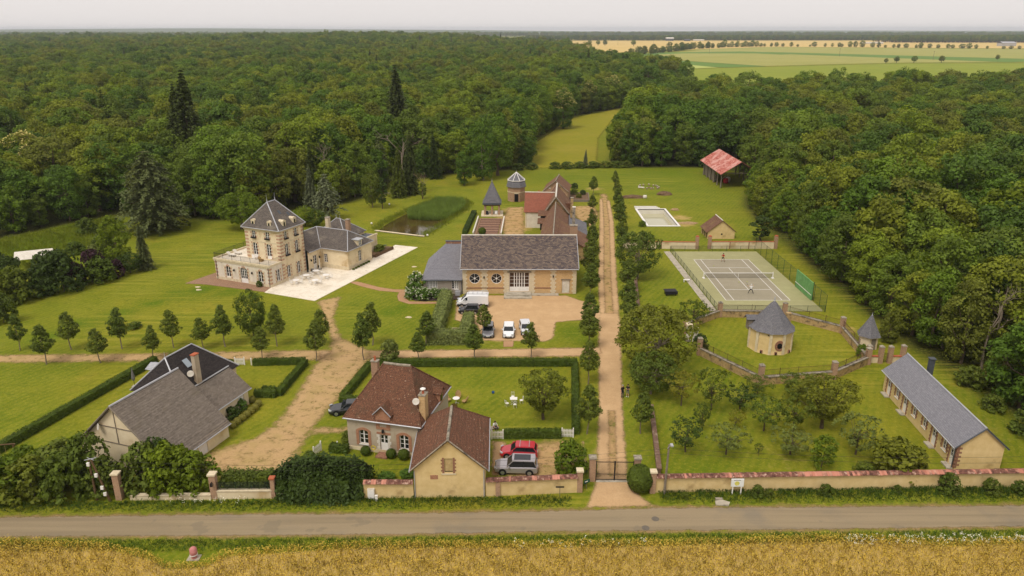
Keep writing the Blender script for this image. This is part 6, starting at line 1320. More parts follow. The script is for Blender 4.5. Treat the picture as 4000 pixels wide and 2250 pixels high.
# ------------------------------------------------------------------ walls, pillars and gates along the road
def tiled_wall(label, a, b, h, m='plaster_yellow'):
    t = thing('roadside_wall', label, 'wall', (a[0], a[1], 0), math.degrees(math.atan2(b[1] - a[1], b[0] - a[0]))); L = math.dist(a, b)
    MB().box(0, L, -.17, .17, 0, h).build('wall', m, t); tl = MB(); tl.face([(-.12, -.42, .0), (.12, -.42, .0), (.12, 0, .2), (-.12, 0, .2)]).face([(.12, .42, 0), (-.12, .42, 0), (-.12, 0, .2), (.12, 0, .2)]).face([(-.12, -.42, -.05), (.12, -.42, -.05), (.12, -.42, 0), (-.12, -.42, 0)]).face([(-.12, -.42, -.05), (-.12, -.42, 0), (-.12, 0, .2), (-.12, .42, 0), (-.12, .42, -.05)]).face([(.12, -.42, -.05), (.12, .42, -.05), (.12, .42, 0), (.12, 0, .2), (.12, -.42, 0)])
    mesh = tl.mesh('coping_tile', 'coping_tile'); n = int(L / .25); rr = random.Random(int(L * 10))
    for k in range(n):
        o = link(bpy.data.objects.new('coping_tile', mesh), t); o.location = ((k + .5) * L / n, rr.uniform(-.015, .015), h + .05 + rr.uniform(0, .02)); o.rotation_euler = (rr.uniform(-.03, .03), 0, rr.uniform(-.05, .05))
    return t
def tile_tone():
    t = NT('coping_tile', .2); t.rough(.85); w = t.co('Position'); rnd = t.add('ObjectInfo').outputs['Random']
    c = t.ramp(rnd, [(0, lin((192, 132, 112))), (.5, lin((178, 116, 96))), (1, lin((200, 150, 128)))]); n = t.noise(w, .16, 4)
    d = t.ramp(t.noise(w, 3, 5), [(.35, lin((82, 56, 48))), (.55, lin((124, 84, 70))), (.75, lin((206, 178, 156)))])
    t.col(t.mix(t.smooth(t.math('ADD', n, t.math('MULTIPLY', t.math('SUBTRACT', rnd, .5), .12)), .44, .52), c, d)); MT['coping_tile'] = t.m
tile_tone()
tiled_wall('roadside wall with red tile coping right of the gate, below the orchard', (14.3, 63.5), (56, 64.6), 1.75); tiled_wall('roadside wall with red tile coping between the gabled outbuilding and the gate', (-2.6, 62.85), (6.5, 63.5), 1.75); tiled_wall('short roadside wall with dark tile coping left of the gabled outbuilding', (-14.6, 62.6), (-9.7, 62.6), 1.7)
t = thing('brick_pier', 'patterned brick pier set in the wall right of the gabled outbuilding', 'pier', (-1.4, 62.7, 0)); MB().box(-.22, .22, -.08, .1, 0, 1.7).build('shaft', 'brick_red', t)
def pillar(label, x, y, h, w, m='brick_red', cap='stone_pale', lamp=False):
    t = thing('gate_pillar', label, 'pillar', (x, y, 0)); MB().box(-w / 2, w / 2, -w / 2, w / 2, 0, h).build('shaft', m, t); MB().box(-w / 2 - .08, w / 2 + .08, -w / 2 - .08, w / 2 + .08, h + .002, h + .16).build('cap', cap, t)
    if lamp: lantern(t, Fr((-.1, -w / 2), (1, 0)), .1, h * .65)
pillar('tall brick pillar left of the iron drive gate', 8.2, 65.5, 2.65, .62, cap='stone_grey'); pillar('tall brick pillar right of the iron drive gate', 12.75, 65.4, 2.65, .62, cap='stone_grey'); pillar('brick pillar at the end of the wall left of the drive gate', 6.75, 63.6, 2.35, .55); pillar('brick pillar at the end of the wall right of the drive gate', 14.0, 63.4, 2.35, .55)
pillar('brick pillar with white cap next to the wooden power poles', -38.6, 62.3, 2.85, .6, 'brick_red', 'stone_pale'); pillar('brick pillar with white cap and lantern beside the low roadside wall', -29.3, 62.5, 2.65, .62, 'brick_red', 'stone_pale', True); pillar('slim brick pillar where the low roadside wall meets the dark evergreen', -23.5, 62.5, 2.2, .4, 'brick_red', 'terracotta')
t = low_wall('low_roadside_wall', 'low cream wall with wire fence between brick pillars beside the road', (-29.0, 62.4), (-23.6, 62.5), .85, 'plaster_cream', .35, 'stone_pale', .1, False)
for k in range(4): MB().tube((.3 + k * 1.55, 0, .95), (.3 + k * 1.55, 0, 1.85), .02, n=4).build('fence_post', 'fence_green', t)
MB().face([(0, 0, .95), (5.3, 0, .95), (5.3, 0, 1.85), (0, 0, 1.85)]).build('wire_mesh', 'mesh_screen', t)
low_wall('low_roadside_wall', 'low cream wall half hidden under the green bushes by the road', (-37.5, 62.2), (-29.6, 62.3), .5, 'plaster_cream', .35, 'stone_pale', .06, False); low_wall('low_roadside_wall', 'crumbling low wall in front of the dark evergreen', (-23.2, 62.6), (-15, 62.7), .5, 'stone_wall', .35, 'stone_pale', .06, False)
def gate():
    t = thing('drive_gate', 'black iron double gate closing the sandy drive', 'gate', (8.55, 65.45, 0), -1); W = 3.87; bar = MB().tube((0, 0, .08), (0, 0, 2.25), .016, n=5).lathe((0, 0, 2.25), [(.03, 0), (.005, .12)], 5).mesh('bar', 'iron')
    for leaf in range(2):
        x0, x1 = leaf * W / 2 + .03, (leaf + 1) * W / 2 - .03
        for k in range(16): o = link(bpy.data.objects.new('bar', bar), t); o.location = (x0 + (x1 - x0) * (k + .5) / 16, 0, 0)
        for x in (x0, x1): MB().box(x - .03, x + .03, -.03, .03, .05, 2.3).build('stile', 'iron', t)
        for z in (.12, .75, 2.15): MB().box(x0, x1, -.02, .02, z, z + .05).build('rail', 'iron', t)
gate()
tag(MB().box(8.6, 12.3, 65.1, 65.5, .0, .05).build('gate_threshold', 'concrete'), 'pale concrete threshold under the drive gate', kind='structure')
for (a, b, lab) in (((7.0, 63.9), (7.95, 65.3), 'short curved iron railing left of the drive gate'), ((13.1, 65.2), (13.9, 63.7), 'short curved iron railing right of the drive gate')):
    t = thing('iron_railing', lab, 'railing', (a[0], a[1], 0)); fr, L = fr2((0, 0), (b[0] - a[0], b[1] - a[1]))
    for k in range(9): MB().tube(fr(L * k / 8, 0, .1), fr(L * k / 8, 0, 1.7), .016, n=4).build('bar', 'iron', t)
    for z in (.2, 1.6): MB().tube(fr(0, 0, z), fr(L, 0, z), .02, n=4).build('rail', 'iron', t)
def picket(label, x, y, rz, w=1.15, h=1.05, n=7):
    t = thing('picket_gate', label, 'gate', (x, y, 0), rz); pk = MB().box(-.045, .045, -.015, .015, .06, h - .05).face([(-.045, -.015, h - .05), (.045, -.015, h - .05), (0, -.015, h + .03)]).face([(.045, .015, h - .05), (-.045, .015, h - .05), (0, .015, h + .03)]).mesh('picket', 'white_paint')
    for k in range(n): o = link(bpy.data.objects.new('picket', pk), t); o.location = (-w / 2 + w * (k + .5) / n, 0, 0)
    for z in (.25, .75): MB().box(-w / 2, w / 2, .018, .05, z, z + .09).build('rail', 'white_paint', t)
    for s in (-1, 1): MB().box(s * (w / 2 + .06) - .06, s * (w / 2 + .06) + .06, -.06, .06, 0, h + .15).build('post', 'white_paint', t)
picket('white picket gate beside the gabled outbuilding', -1.65, 73.6, 2); picket('white picket gate at the right end of the cottage garden hedge', 6.3, 74.0, -3); picket('white picket gate in the hedge behind the slate house', -37.5, 93.2, 2); picket('white picket gate left of the tiled cottage', -21.2, 70.6, 68)
for i, (x, y) in enumerate(((-35.9, 93.2), (-19.2, 71.4))):
    t = thing('white_post', ['lone white post across the path from the picket gate by the slate house', 'lone white post at the corner of the cottage hedge'][i], 'post', (x, y, 0)); MB().box(-.07, .07, -.07, .07, 0, 1.0).build('shaft', 'white_paint', t); MB().lathe((0, 0, 1.0), [(.1, 0), (.02, .08)], 4, math.pi / 4).build('cap', 'white_paint', t)
# poles and wires
def pole(label, x, y, h, lean=(0, 0), lamp=False, m='timber_grey', boxes=()):
    t = thing('utility_pole', label, 'pole', (x, y, 0)); MB().tube((0, 0, 0), (lean[0], lean[1], h), .13, .09, 8).build('shaft', m, t)
    if lamp: MB().tube((0, 0, h - .4), (.25, -.35, h + .25), .04, n=5).build('bracket', 'zinc', t); MB().box(.12, .38, -.75, -.3, h + .2, h + .34).build('lamp_head', 'zinc', t)
    for z in boxes: MB().box(lean[0] * z / h - .12, lean[0] * z / h + .14, -.3, -.12, z - .2, z + .15).build('junction_box', 'white_paint', t)
    return t
pole('grey wooden street lamp pole in front of the roadside wall', 15.15, 63.1, 5.6, (.12, 0), True); pole('upright brown wooden pole in the roadside bushes', -40.8, 62.1, 4.5, (0, 0), False, 'timber', (4.2,)); pole('leaning brown wooden pole with white boxes in the roadside bushes', -39.4, 61.9, 4.6, (-1.1, .1), False, 'timber', (3.1, 1.7, 1.0))
t = thing('cross_arm', 'short steel cross arm on top of the brown power poles', 'bracket', (-40.6, 62.1, 4.5)); MB().tube((-.6, 0, 0), (.6, 0, .3), .04, n=5).tube((-.5, .3, .1), (.5, -.3, .2), .03, n=5).build('arms', 'zinc', t)
def wire(label, a, b, sag):
    m = MB(); a, b = Vector(a), Vector(b); pr = a
    for k in range(1, 19):
        s = k / 18; q = a.lerp(b, s) - Vector((0, 0, sag * 4 * s * (1 - s))); m.tube(pr, q, .013, n=3, caps=False); pr = q
    tag(m.build('overhead_wire', 'iron'), label, 'wire')
wire('overhead wire from the brown poles to the street lamp pole', (-40.5, 62.1, 4.5), (15.2, 63.1, 5.2), 1.2); wire('lower overhead wire from the brown poles to the lamp pole', (-40.5, 62.1, 4.0), (15.2, 63.1, 4.6), 1.2); wire('overhead wire from the lamp pole to the right edge', (15.2, 63.1, 5.2), (75, 64, 5.2), 1.3); wire('lower overhead wire from the lamp pole to the right edge', (15.2, 63.1, 4.7), (75, 64, 4.4), 1.3)
t = thing('notice_board', 'white roadside notice board on two legs with a yellow patch', 'sign', (22.3, 63.0, 0)); MB().box(-.62, .62, -.05, .05, .95, 1.8).build('board', 'sign_white', t); MB().lathe((0, 0, 0), [(.24, -.002), (.24, .012)], 12).build('yellow_patch', 'sign_yellow', t)
bpy.data.objects[t.children[-1].name].location = (-.05, -.055, 1.33); t.children[-1].rotation_euler = (R_(90), 0, 0); MB().box(-.4, .3, -.056, -.052, 1.66, 1.72).build('heading_strip', 'cloth_grey', t)
for x in (-.42, .42): MB().box(x - .05, x + .05, -.04, .04, 0, .95).build('leg', 'white_paint', t)
t = thing('small_name_sign', 'tiny dark sign plate on a thin post before the roadside wall', 'sign', (4.73, 62.7, 0)); MB().tube((0, 0, 0), (0, 0, 1.05), .025, n=5).build('post', 'zinc_dark', t); MB().box(-.42, .42, -.02, .02, 1.0, 1.16).build('plate', 'iron', t)
t = thing('green_mailbox_sign', 'small green plate by the left gate pillar', 'sign', (7.5, 63.9, 0), 30); MB().box(-.35, .35, -.04, .04, .75, 1.1).build('plate', 'sign_green', t); MB().tube((0, .05, 0), (0, .05, .8), .03, n=5).build('post', 'timber_grey', t); MB().box(-.25, .1, -.046, -.042, .9, 1.0).build('lettering_strip', 'white_paint', t)
t = thing('electric_cabinet', 'white electric cabinet at the end of the short roadside wall', 'cabinet', (-13.85, 62.35, 0)); MB().box(-.35, .35, -.18, .18, 0, 1.15).build('case', 'white_worn', t); MB().box(-.3, .3, -.2, -.181, .1, 1.05).build('door', 'white_paint', t)
t = thing('meter_post', 'small white marker post in front of the electric cabinet', 'post', (-13.3, 62.0, 0)); MB().box(-.12, .12, -.1, .1, 0, .55).build('case', 'white_paint', t); MB().box(-.14, .14, -.12, .12, .552, .6).build('cap', 'white_paint', t)
t = thing('fire_hydrant', 'faded pink fire hydrant on a concrete slab in the crop edge', 'hydrant', (-27.8, 53.6, 0)); MB().box(-.55, .5, -.4, .4, 0, .06).build('slab', 'concrete', t); MB().lathe((0, 0, .06), [(.24, 0), (.24, .3), (.28, .32)], 12).build('foot', 'pink_plastic', t); MB().lathe((0, 0, .38), [(.29, 0), (.32, .2), (.3, .62), (.16, .76)], 14).build('hood', 'pink_plastic', t, True); MB().lathe((0, 0, .38), [(.33, .0), (.33, .06)], 14).build('white_band', 'white_paint', t)
for x, y, l in ((13.55, 59.1, 'round iron manhole cover in the middle of the road'), (12.4, 57.75, 'round iron manhole cover at the near edge of the road')): tag(MB().lathe((0, 0, 0), [(.36, .012), (.36, .024), (.3, .03)], 18).build('manhole_cover', 'cast_iron'), l, 'manhole').location = (x, y, 0)
t = thing('drain_stone', 'pale broken culvert stone in the verge below the notice board', 'stone', (20.5, 61.5, 0)); MB().prism([(-.7, -.3), (.5, -.45), (.8, .1), (.1, .5), (-.6, .3)], 0, .12).build('slab', 'concrete', t); MB().box(-.5, .2, .45, .75, 0, .2).build('lip', 'stone_grey', t)
for i, (x, y, l) in enumerate(((-56.4, 125.9, 'upper of two flat stones on the lawn by the manor terrace'), (-55.7, 124.4, 'lower of two flat stones on the lawn by the manor terrace'), (-19.1, 138, 'pale flat cover stone on the lawn right of the patio'), (-16.6, 111.1, 'pale stone lying on the lawn left of the laurel hedge'))):
    m = MB(); pts = [((.5 + .12 * math.sin(k * 2.1 + i)) * math.cos(2 * math.pi * k / 9), (.32 + .06 * math.cos(k * 1.7)) * math.sin(2 * math.pi * k / 9)) for k in range(9)]; m.prism(pts, 0, .06); m.prism([(a * .85, b * .85) for a, b in pts], .06, .1); tag(m.build('flat_stone', 'stone_pale'), l, 'stone').location = (x, y, 0)
for x, y, l in ((-32.3, 191.8, 'white globe lamp on the lawn left of the reeds'), (-33.3, 171.3, 'white globe lamp at the left tip of the pond'), (-18.9, 160.6, 'white globe lamp at the near corner of the pond')):
    t = thing('globe_lamp', l, 'lamp', (x, y, 0)); MB().lathe((0, 0, .05), [(.05, 0), (.2, .08), (.25, .25), (.18, .42), (.04, .5)], 12).build('globe', 'white_paint', t, True); MB().lathe((0, 0, 0), [(.12, 0), (.1, .06)], 10).build('foot', 'iron', t)

# ------------------------------------------------------------------ cars
def car(label, x, y, rz, L, W, H, paint_, kind='hatch', wheel=.31, roofbars=False, sunroof=False, cat='car'):
    """lofted body, glass house, roof panel, wheels and lights; +X is the front"""
    t = thing('parked_car' if cat == 'car' else 'delivery_van', label, cat, (x, y, 0), rz, None); h = L / 2; w = W / 2
    if kind == 'hatch': S = [(-1, .30, .62, .80), (-.97, .2, .93, .92), (-.8, .2, .98, .98), (-.3, .18, .96, 1), (.25, .18, .93, 1), (.42, .18, .88, .99), (.72, .2, .76, .96), (.92, .2, .64, .88), (1, .28, .5, .74)]; g0, g1, r0, r1, tw = (-.96, .46, -.78, .12, .78)
    elif kind == 'suv': S = [(-1, .34, .66, .82), (-.97, .24, 1.0, .93), (-.8, .24, 1.06, .99), (-.3, .22, 1.04, 1), (.25, .22, 1.02, 1), (.42, .22, 1.0, .99), (.74, .24, .94, .96), (.94, .24, .82, .88), (1, .32, .6, .76)]; g0, g1, r0, r1, tw = (-.95, .44, -.82, .14, .8)
    elif kind == 'sedan': S = [(-1, .3, .72, .8), (-.96, .2, .92, .92), (-.7, .2, .94, .98), (-.3, .18, .93, 1), (.2, .18, .9, 1), (.38, .18, .86, .99), (.72, .2, .78, .96), (.93, .2, .66, .88), (1, .28, .5, .74)]; g0, g1, r0, r1, tw = (-.78, .42, -.3, .1, .72)
    else: S = [(-1, .4, 1.2, .95), (-.99, .32, 2.2, .97), (-.5, .3, 2.28, 1), (.2, .3, 2.26, 1), (.36, .3, 2.12, 1), (.54, .3, 1.66, 1), (.7, .3, 1.24, .98), (.92, .32, 1.02, .92), (1, .36, .65, .82)]; g0 = None
    b = MB(); rings = []
    for (s, zb, zt_, wf) in S:
        ww = w * wf; X = s * h; n0 = len(b.v)
        b.v += [(X, -ww * .9, zb), (X, -ww, zb + .12), (X, -ww, zt_ - .16), (X, -ww * .9, zt_), (X, ww * .9, zt_), (X, ww, zt_ - .16), (X, ww, zb + .12), (X, ww * .9, zb)]; rings.append(n0)
    for p, q in zip(rings, rings[1:]):
        for k in range(8): b.f.append([p + k, q + k, q + (k + 1) % 8, p + (k + 1) % 8]); b.uv.append(None)
    b.f.append([rings[0] + k for k in range(8)]); b.f.append([rings[-1] + k for k in range(8)][::-1]); b.uv += [None, None]
    body = b.build('body', paint_, t)
    if g0 is not None:
        belt = lambda s: np.interp(s, [q[0] for q in S], [q[2] for q in S]) - .03
        lo = [(g0 * h, belt(g0)), (g1 * h, belt(g1))]; gl = MB(); wl_, wt = w * .93, w * tw; zr = H - .05
        A = [(lo[0][0], -wl_, lo[0][1]), (lo[1][0], -wl_, lo[1][1]), (lo[1][0], wl_, lo[1][1]), (lo[0][0], wl_, lo[0][1])]; B = [(r0 * h, -wt, zr - .03), (r1 * h, -wt, zr), (r1 * h, wt, zr), (r0 * h, wt, zr - .03)]
        for k in range(4): gl.face([A[k], A[(k + 1) % 4], B[(k + 1) % 4], B[k]])
        gl.build('window_glass', 'car_glass', t)
        rp = MB(); q = [(r0 * h - .1, -wt - .02), (r1 * h + .08, -wt - .02), (r1 * h + .14, 0), (r1 * h + .08, wt + .02), (r0 * h - .1, wt + .02), (r0 * h - .16, 0)]; i0 = len(rp.v); rp.prism(q, zr - .04, zr + .02); rp.prism([(a * .93, c_ * .86) for a, c_ in q], zr + .02, zr + .055); roof = rp.build('roof_panel', paint_, t)
        for a, c_ in zip(A, B): MB().tube(a, c_, .05, .045, 5).build('pillar', paint_, t)
        for s in (-1, 1): xm = (r0 + r1) / 2 * h + .05; MB().tube((xm - .05, s * wl_, belt(xm / h)), (xm - .05, s * wt, zr), .045, n=5).build('pillar', 'car_trim', t)
        if roofbars:
            for s in (.25, .8): xx = (r0 + (r1 - r0) * s) * h; MB().tube((xx, -wt, zr + .1), (xx, wt, zr + .1), .035, n=5).build('roof_bar', 'zinc', t)
        if sunroof: MB().box(r0 * h + .35, r1 * h - .1, -wt * .72, wt * .72, zr + .05, zr + .065).build('sunroof', 'car_glass', t)
    else:
        for s in (-1, 1): MB().face([(h * .3, s * w * 1.004, 1.3), (h * .58, s * w * 1.004, 1.3), (h * .45, s * w * 1.004, 1.72), (h * .3, s * w * 1.004, 1.9)][::s]).build('side_window', 'car_glass', t)
        MB().face([(h * .71, -w * .84, 1.25), (h * .71, w * .84, 1.25), (h * .4, w * .8, 2.06), (h * .4, -w * .8, 2.06)]).build('windscreen', 'car_glass', t)
        for k in range(5): MB().tube((-h * .9 + k * .78, -w * .8, 2.42), (-h * .9 + k * .78, w * .8, 2.42), .03, n=5).build('roof_bar', 'zinc', t)
        for s in (-1, 1): MB().tube((-h * .95, s * w * .8, 2.44), (h * .3, s * w * .8, 2.44), .03, n=5).build('roof_rail', 'zinc', t); MB().box(-h * .98, h * .95, s * w - .02, s * w + .02, .35, .62).build('side_trim', 'car_trim', t)
    fx = h * (.62 if kind != 'van' else .66); bx = -h * (.62 if kind != 'van' else .56)
    for wx in (fx, bx):
        for s in (-1, 1):
            MB().tube((wx, s * (w - .16), wheel + .02), (wx, s * (w + .005), wheel + .02), wheel + .07, n=16).build('wheel_arch', 'car_trim', t)
            wh = MB().tube((wx, s * (w - .18), wheel), (wx, s * (w + .025), wheel), wheel, n=16).build('wheel', 'rubber', t); MB().tube((wx, s * (w + .01), wheel), (wx, s * (w + .035), wheel), wheel * .64, n=12).build('rim', 'rim', wh)
    zl = .62 if kind != 'van' else .95
    for s in (-1, 1):
        MB().prism([(h * .84, s * w * .84), (h * .96, s * w * .62), (h * .985, s * w * .42), (h * .995, s * w * .7), (h * .9, s * w * .9)][::s], zl, zl + .17).build('headlight', 'lamp_clear', t)
        MB().box(-h * .985 if kind != 'van' else -h * .995, -h * .93, s * w * .72 - .1, s * w * .72 + .16 * 1, .75 + .1 * (kind == 'suv'), .98 if kind != 'van' else 1.5).build('tail_light', 'lamp_red', t)
        mx = (g1 if g0 is not None else .55) * h - .28; mz = .98 if kind != 'van' else 1.35; MB().box(mx - .06, mx + .1, s * w if s > 0 else -w - .18, w + .18 if s > 0 else -w, mz, mz + .14).build('mirror', paint_, t)
    MB().box(h * .93, h * 1.008, -w * .62, w * .62, .3, .48).build('grille', 'car_trim', t); MB().box(h * 1.0, h * 1.015, -.26, .26, .36, .47).build('number_plate', 'plate_white', t); MB().box(-h * 1.012, -h * .97, -w * .8, w * .8, .28, .46).build('rear_bumper', 'car_trim' if kind in ('van', 'suv') else paint_, t); MB().box(-h * 1.018, -h * 1.0, -.26, .26, .55, .66).build('rear_plate', 'plate_white', t)
    return t
car('white panel van with roof rack parked by the barn', -6.55, 116.4, 178, 5.3, 2.02, 2.5, 'paint_white', 'van', .34, cat='van'); car('small black hatchback parked beside the white van', -7.0, 113.2, 178, 3.45, 1.62, 1.46, 'paint_black', 'hatch', .28)
car('grey hatchback facing the camera at the hedge corner', -3.6, 104.3, -90, 4.05, 1.78, 1.45, 'paint_grey'); car('white hatchback facing the camera in the middle of the gravel yard', -.5, 104.2, -91, 4.05, 1.74, 1.45, 'paint_white'); car('pale car half hidden behind the young tree in the gravel yard', 2.1, 105.2, -84, 4.1, 1.75, 1.46, 'paint_pale')
car('red hatchback with roof bars beside the cottage garden', .75, 70.2, 176, 4.05, 1.74, 1.46, 'paint_red', 'hatch', .31, True); car('silver crossover with glass roof nearest the roadside wall', .45, 67.2, 177, 4.5, 1.86, 1.68, 'paint_silver', 'suv', .34, False, True); car('black saloon half hidden behind the tiled cottage', -19.6, 79.9, 187, 4.9, 1.92, 1.45, 'paint_black', 'sedan', .34)

# ------------------------------------------------------------------ garden furniture
def chair_mesh():
    return dict(seat=MB().lathe((0, 0, .43), [(.2, 0), (.22, .015), (.2, .03)], 10).mesh('seat', 'white_paint'), back=(lambda m: (m.tube((-.2, .2, .44), (-.2, .26, .92), .014, n=4), m.tube((.2, .2, .44), (.2, .26, .92), .014, n=4), m.tube((-.2, .26, .92), (.2, .26, .92), .016, n=4), [m.tube((x, .21, .48), (x, .25, .92), .01, n=4) for x in (-.1, 0, .1)], m)[-1])(MB()).mesh('backrest', 'white_paint'), leg=MB().tube((0, 0, 0), (0, 0, .43), .014, n=4).mesh('leg', 'white_paint'))
CH = chair_mesh()
def chair(label, x, y, rz, group, z=0., m=None):
    t = thing('garden_chair', label, 'chair', (x, y, z), rz, group); link(bpy.data.objects.new('seat', CH['seat']), t); link(bpy.data.objects.new('backrest', CH['back']), t)
    for a in (-.16, .16):
        for b in (-.16, .18): o = link(bpy.data.objects.new('leg', CH['leg']), t); o.location = (a, b, 0)
    return t
def round_table(label, x, y, r=.55, z=0., m='white_paint'):
    t = thing('round_table', label, 'table', (x, y, z)); MB().lathe((0, 0, .7), [(r, 0), (r + .02, .015), (r, .035)], 18).build('table_top', m, t); MB().tube((0, 0, .05), (0, 0, .7), .04, n=6).build('stem', m, t)
    for k in range(3): a = 2 * math.pi * k / 3; MB().tube((0, 0, .12), (.36 * math.cos(a), .36 * math.sin(a), 0), .025, n=4).build('foot', m, t)
for i, (x, y, nm) in enumerate(((-37.0, 133.3, 'by the wing door'), (-38.1, 130.6, 'under the tower windows'), (-34.5, 130.7, 'on the far right'), (-39.2, 127.7, 'by the tower corner'), (-35.7, 127.7, 'nearest the lawn'))):
    round_table('round white patio table ' + nm, x, y, .6, .07)
    for k in range(6): a = 60 * k + 20 + 7 * i; chair('white metal chair on the %s side of the patio table %s' % (('far', 'right', 'near right', 'near left', 'left', 'far left')[k], nm), x + 1.0 * math.sin(R_(a)), y + 1.0 * math.cos(R_(a)), -a, 'chairs at the patio table ' + nm, .07)
round_table('round white bistro table behind the tiled cottage', -6.9, 82.1, .42)
rat = MB().lathe((0, 0, .22), [(.3, 0), (.34, .06), (.32, .1)], 10).mesh('seat', 'rattan')
for i, (x, y, a, l) in enumerate(((-6.75, 83.3, 0, 'rattan lounge chair behind the bistro table'), (-5.9, 82.2, -90, 'rattan lounge chair right of the bistro table'), (-7.9, 82.6, 60, 'rattan lounge chair left of the bistro table, by the house'), (-7.0, 80.9, 180, 'rattan lounge chair nearest the outbuilding roof'))):
    t = thing('rattan_chair', l, 'chair', (x, y, 0), a); link(bpy.data.objects.new('seat', rat), t); m = MB(); n = 8
    for k in range(n):
        a1, a2 = math.pi * k / n, math.pi * (k + 1) / n; m.face([(.34 * math.cos(a1), .1 + .28 * math.sin(a1), .3), (.34 * math.cos(a2), .1 + .28 * math.sin(a2), .3), (.38 * math.cos(a2), .18 + .4 * math.sin(a2), .45 + .5 * math.sin(a2)), (.38 * math.cos(a1), .18 + .4 * math.sin(a1), .45 + .5 * math.sin(a1))])
    m.build('backrest', 'rattan', t)
    for px in (-.2, .2):
        for py in (-.2, .2): MB().tube((px, py, 0), (px * .9, py * .9, .24), .02, n=4).build('leg', 'rattan', t)
t = thing('folding_table', 'square white folding table under the garden cherry tree', 'table', (.2, 82.0, 0)); MB().box(-.45, .45, -.35, .35, .7, .74).build('table_top', 'white_paint', t)
for s in (-1, 1): MB().tube((-.35, s * .3, 0), (.35, s * .3, .7), .02, n=4).build('leg', 'white_paint', t); MB().tube((.35, s * .3, 0), (-.35, s * .3, .7), .02, n=4).build('leg', 'white_paint', t)
for x, y, a, l in ((.1, 83.1, 0, 'behind'), (-.6, 81.3, 130, 'at the front left of'), (.35, 81.0, 190, 'in front of'), (1.15, 82.1, -80, 'to the right of')): chair('white folding chair %s the white table under the garden cherry' % l, x, y, a, None)
tag(MB().lathe((0, 0, 0), [(.03, 0), (.15, .07), (.19, .19), (.15, .31), (.03, .38)], 12).build('blue_ball', 'blue_plastic', None, True), 'small blue ball lying on the cottage lawn', 'ball').location = (-2.4, 84.7, 0)
for i, (x, y, a) in enumerate(((-51.6, 133.8, 60), (-52.2, 132.4, 66))):
    t = thing('sun_lounger', ['lounger nearer the tower on the manor roof terrace', 'lounger nearer the corner on the manor roof terrace'][i], 'lounger', (x, y, 3.86), a); MB().box(-.35, .35, -.9, .3, .3, .36).build('seat', 'white_worn', t); MB().face([(-.35, .3, .36), (.35, .3, .36), (.35, .85, .8), (-.35, .85, .8)]).build('backrest', 'white_worn', t)
    for px in (-.3, .3):
        for py in (-.8, .25): MB().box(px - .025, px + .025, py - .025, py + .025, 0, .3).build('leg', 'iron', t)
for x, y, l in ((-47.2, 130.6, 'white lounge seat by the left french window on the roof terrace'), (-45.6, 129.2, 'cane lounge seat between the french windows on the roof terrace')):
    t = thing('terrace_seat', l, 'chair', (x, y, 3.86), 150); MB().box(-.35, .35, -.35, .35, .25, .4).build('seat', 'rattan' if 'cane' in l else 'white_paint', t); MB().box(-.35, .35, .3, .38, .4, .95).build('backrest', 'rattan' if 'cane' in l else 'white_paint', t); MB().box(-.3, .3, -.3, .3, 0, .25).build('base', 'rattan' if 'cane' in l else 'white_paint', t)
t = thing('closed_parasol', 'closed grey-brown parasol on the lawn beside the slate house', 'parasol', (-48.9, 86.7, 0)); MB().tube((0, 0, 0), (0, 0, 2.6), .03, n=5).build('pole', 'iron', t); MB().lathe((0, 0, .9), [(.16, 0), (.24, .3), (.13, 1.1), (.03, 1.75)], 8).build('canopy', 'cloth_grey', t); MB().box(-.3, .3, -.3, .3, 0, .1).build('base', 'concrete', t)
t = thing('closed_parasol', 'folded cream parasol leaning by the manor wing door', 'parasol', (-37.0, 136.3, .07)); MB().lathe((0, 0, .1), [(.1, 0), (.14, .4), (.1, 1.6), (.02, 2.3)], 8).build('canopy', 'white_worn', t); MB().lathe((0, 0, 0), [(.35, 0), (.35, .08), (.1, .14)], 10).build('base', 'iron', t)
for x, y, l in ((-38.0, 134.7, 'black round planter against the manor wall by the wing door'), (-37.3, 136.9, 'black round planter right of the manor wing door')): tag(MB().lathe((0, 0, .07), [(.18, 0), (.28, .3), (.26, .55), (.2, .62)], 12).build('planter', 'iron', None, True), l, 'planter').location = (x, y, 0)
t = thing('swing_frame', 'rustic timber swing frame at the left edge by the hedge', 'swing', (-54.2, 68.9, 0), 8)
for x in (-1.3, 1.3):
    for y in (-.7, .7): MB().tube((x, y, 0), (x * .9, 0, 2.1), .07, n=5).build('leg', 'timber', t)
MB().tube((-1.4, 0, 2.1), (1.4, 0, 2.1), .08, n=6).build('beam', 'timber', t)
for x in (-.3, .3): MB().tube((x, 0, 2.1), (x, 0, .5), .012, n=3).build('rope', 'timber_pale', t)
MB().box(-.35, .35, -.12, .12, .47, .51).build('seat', 'timber_pale', t)
t = thing('garden_hose', 'coiled yellow garden hose on the cottage wall beside the door', 'hose', (-14.95, 70.2, 1.0), -14); m = MB()
for k in range(14): a1, a2 = 2 * math.pi * k / 14, 2 * math.pi * (k + 1) / 14; m.tube((.24 * math.cos(a1), -.1, .24 * math.sin(a1)), (.24 * math.cos(a2), -.1, .24 * math.sin(a2)), .06, n=5)
m.build('coil', 'yellow_hose', t); MB().tube((.0, -.1, -.24), (.15, -.2, -1.0), .025, n=5).build('hose_end', 'yellow_hose', t)
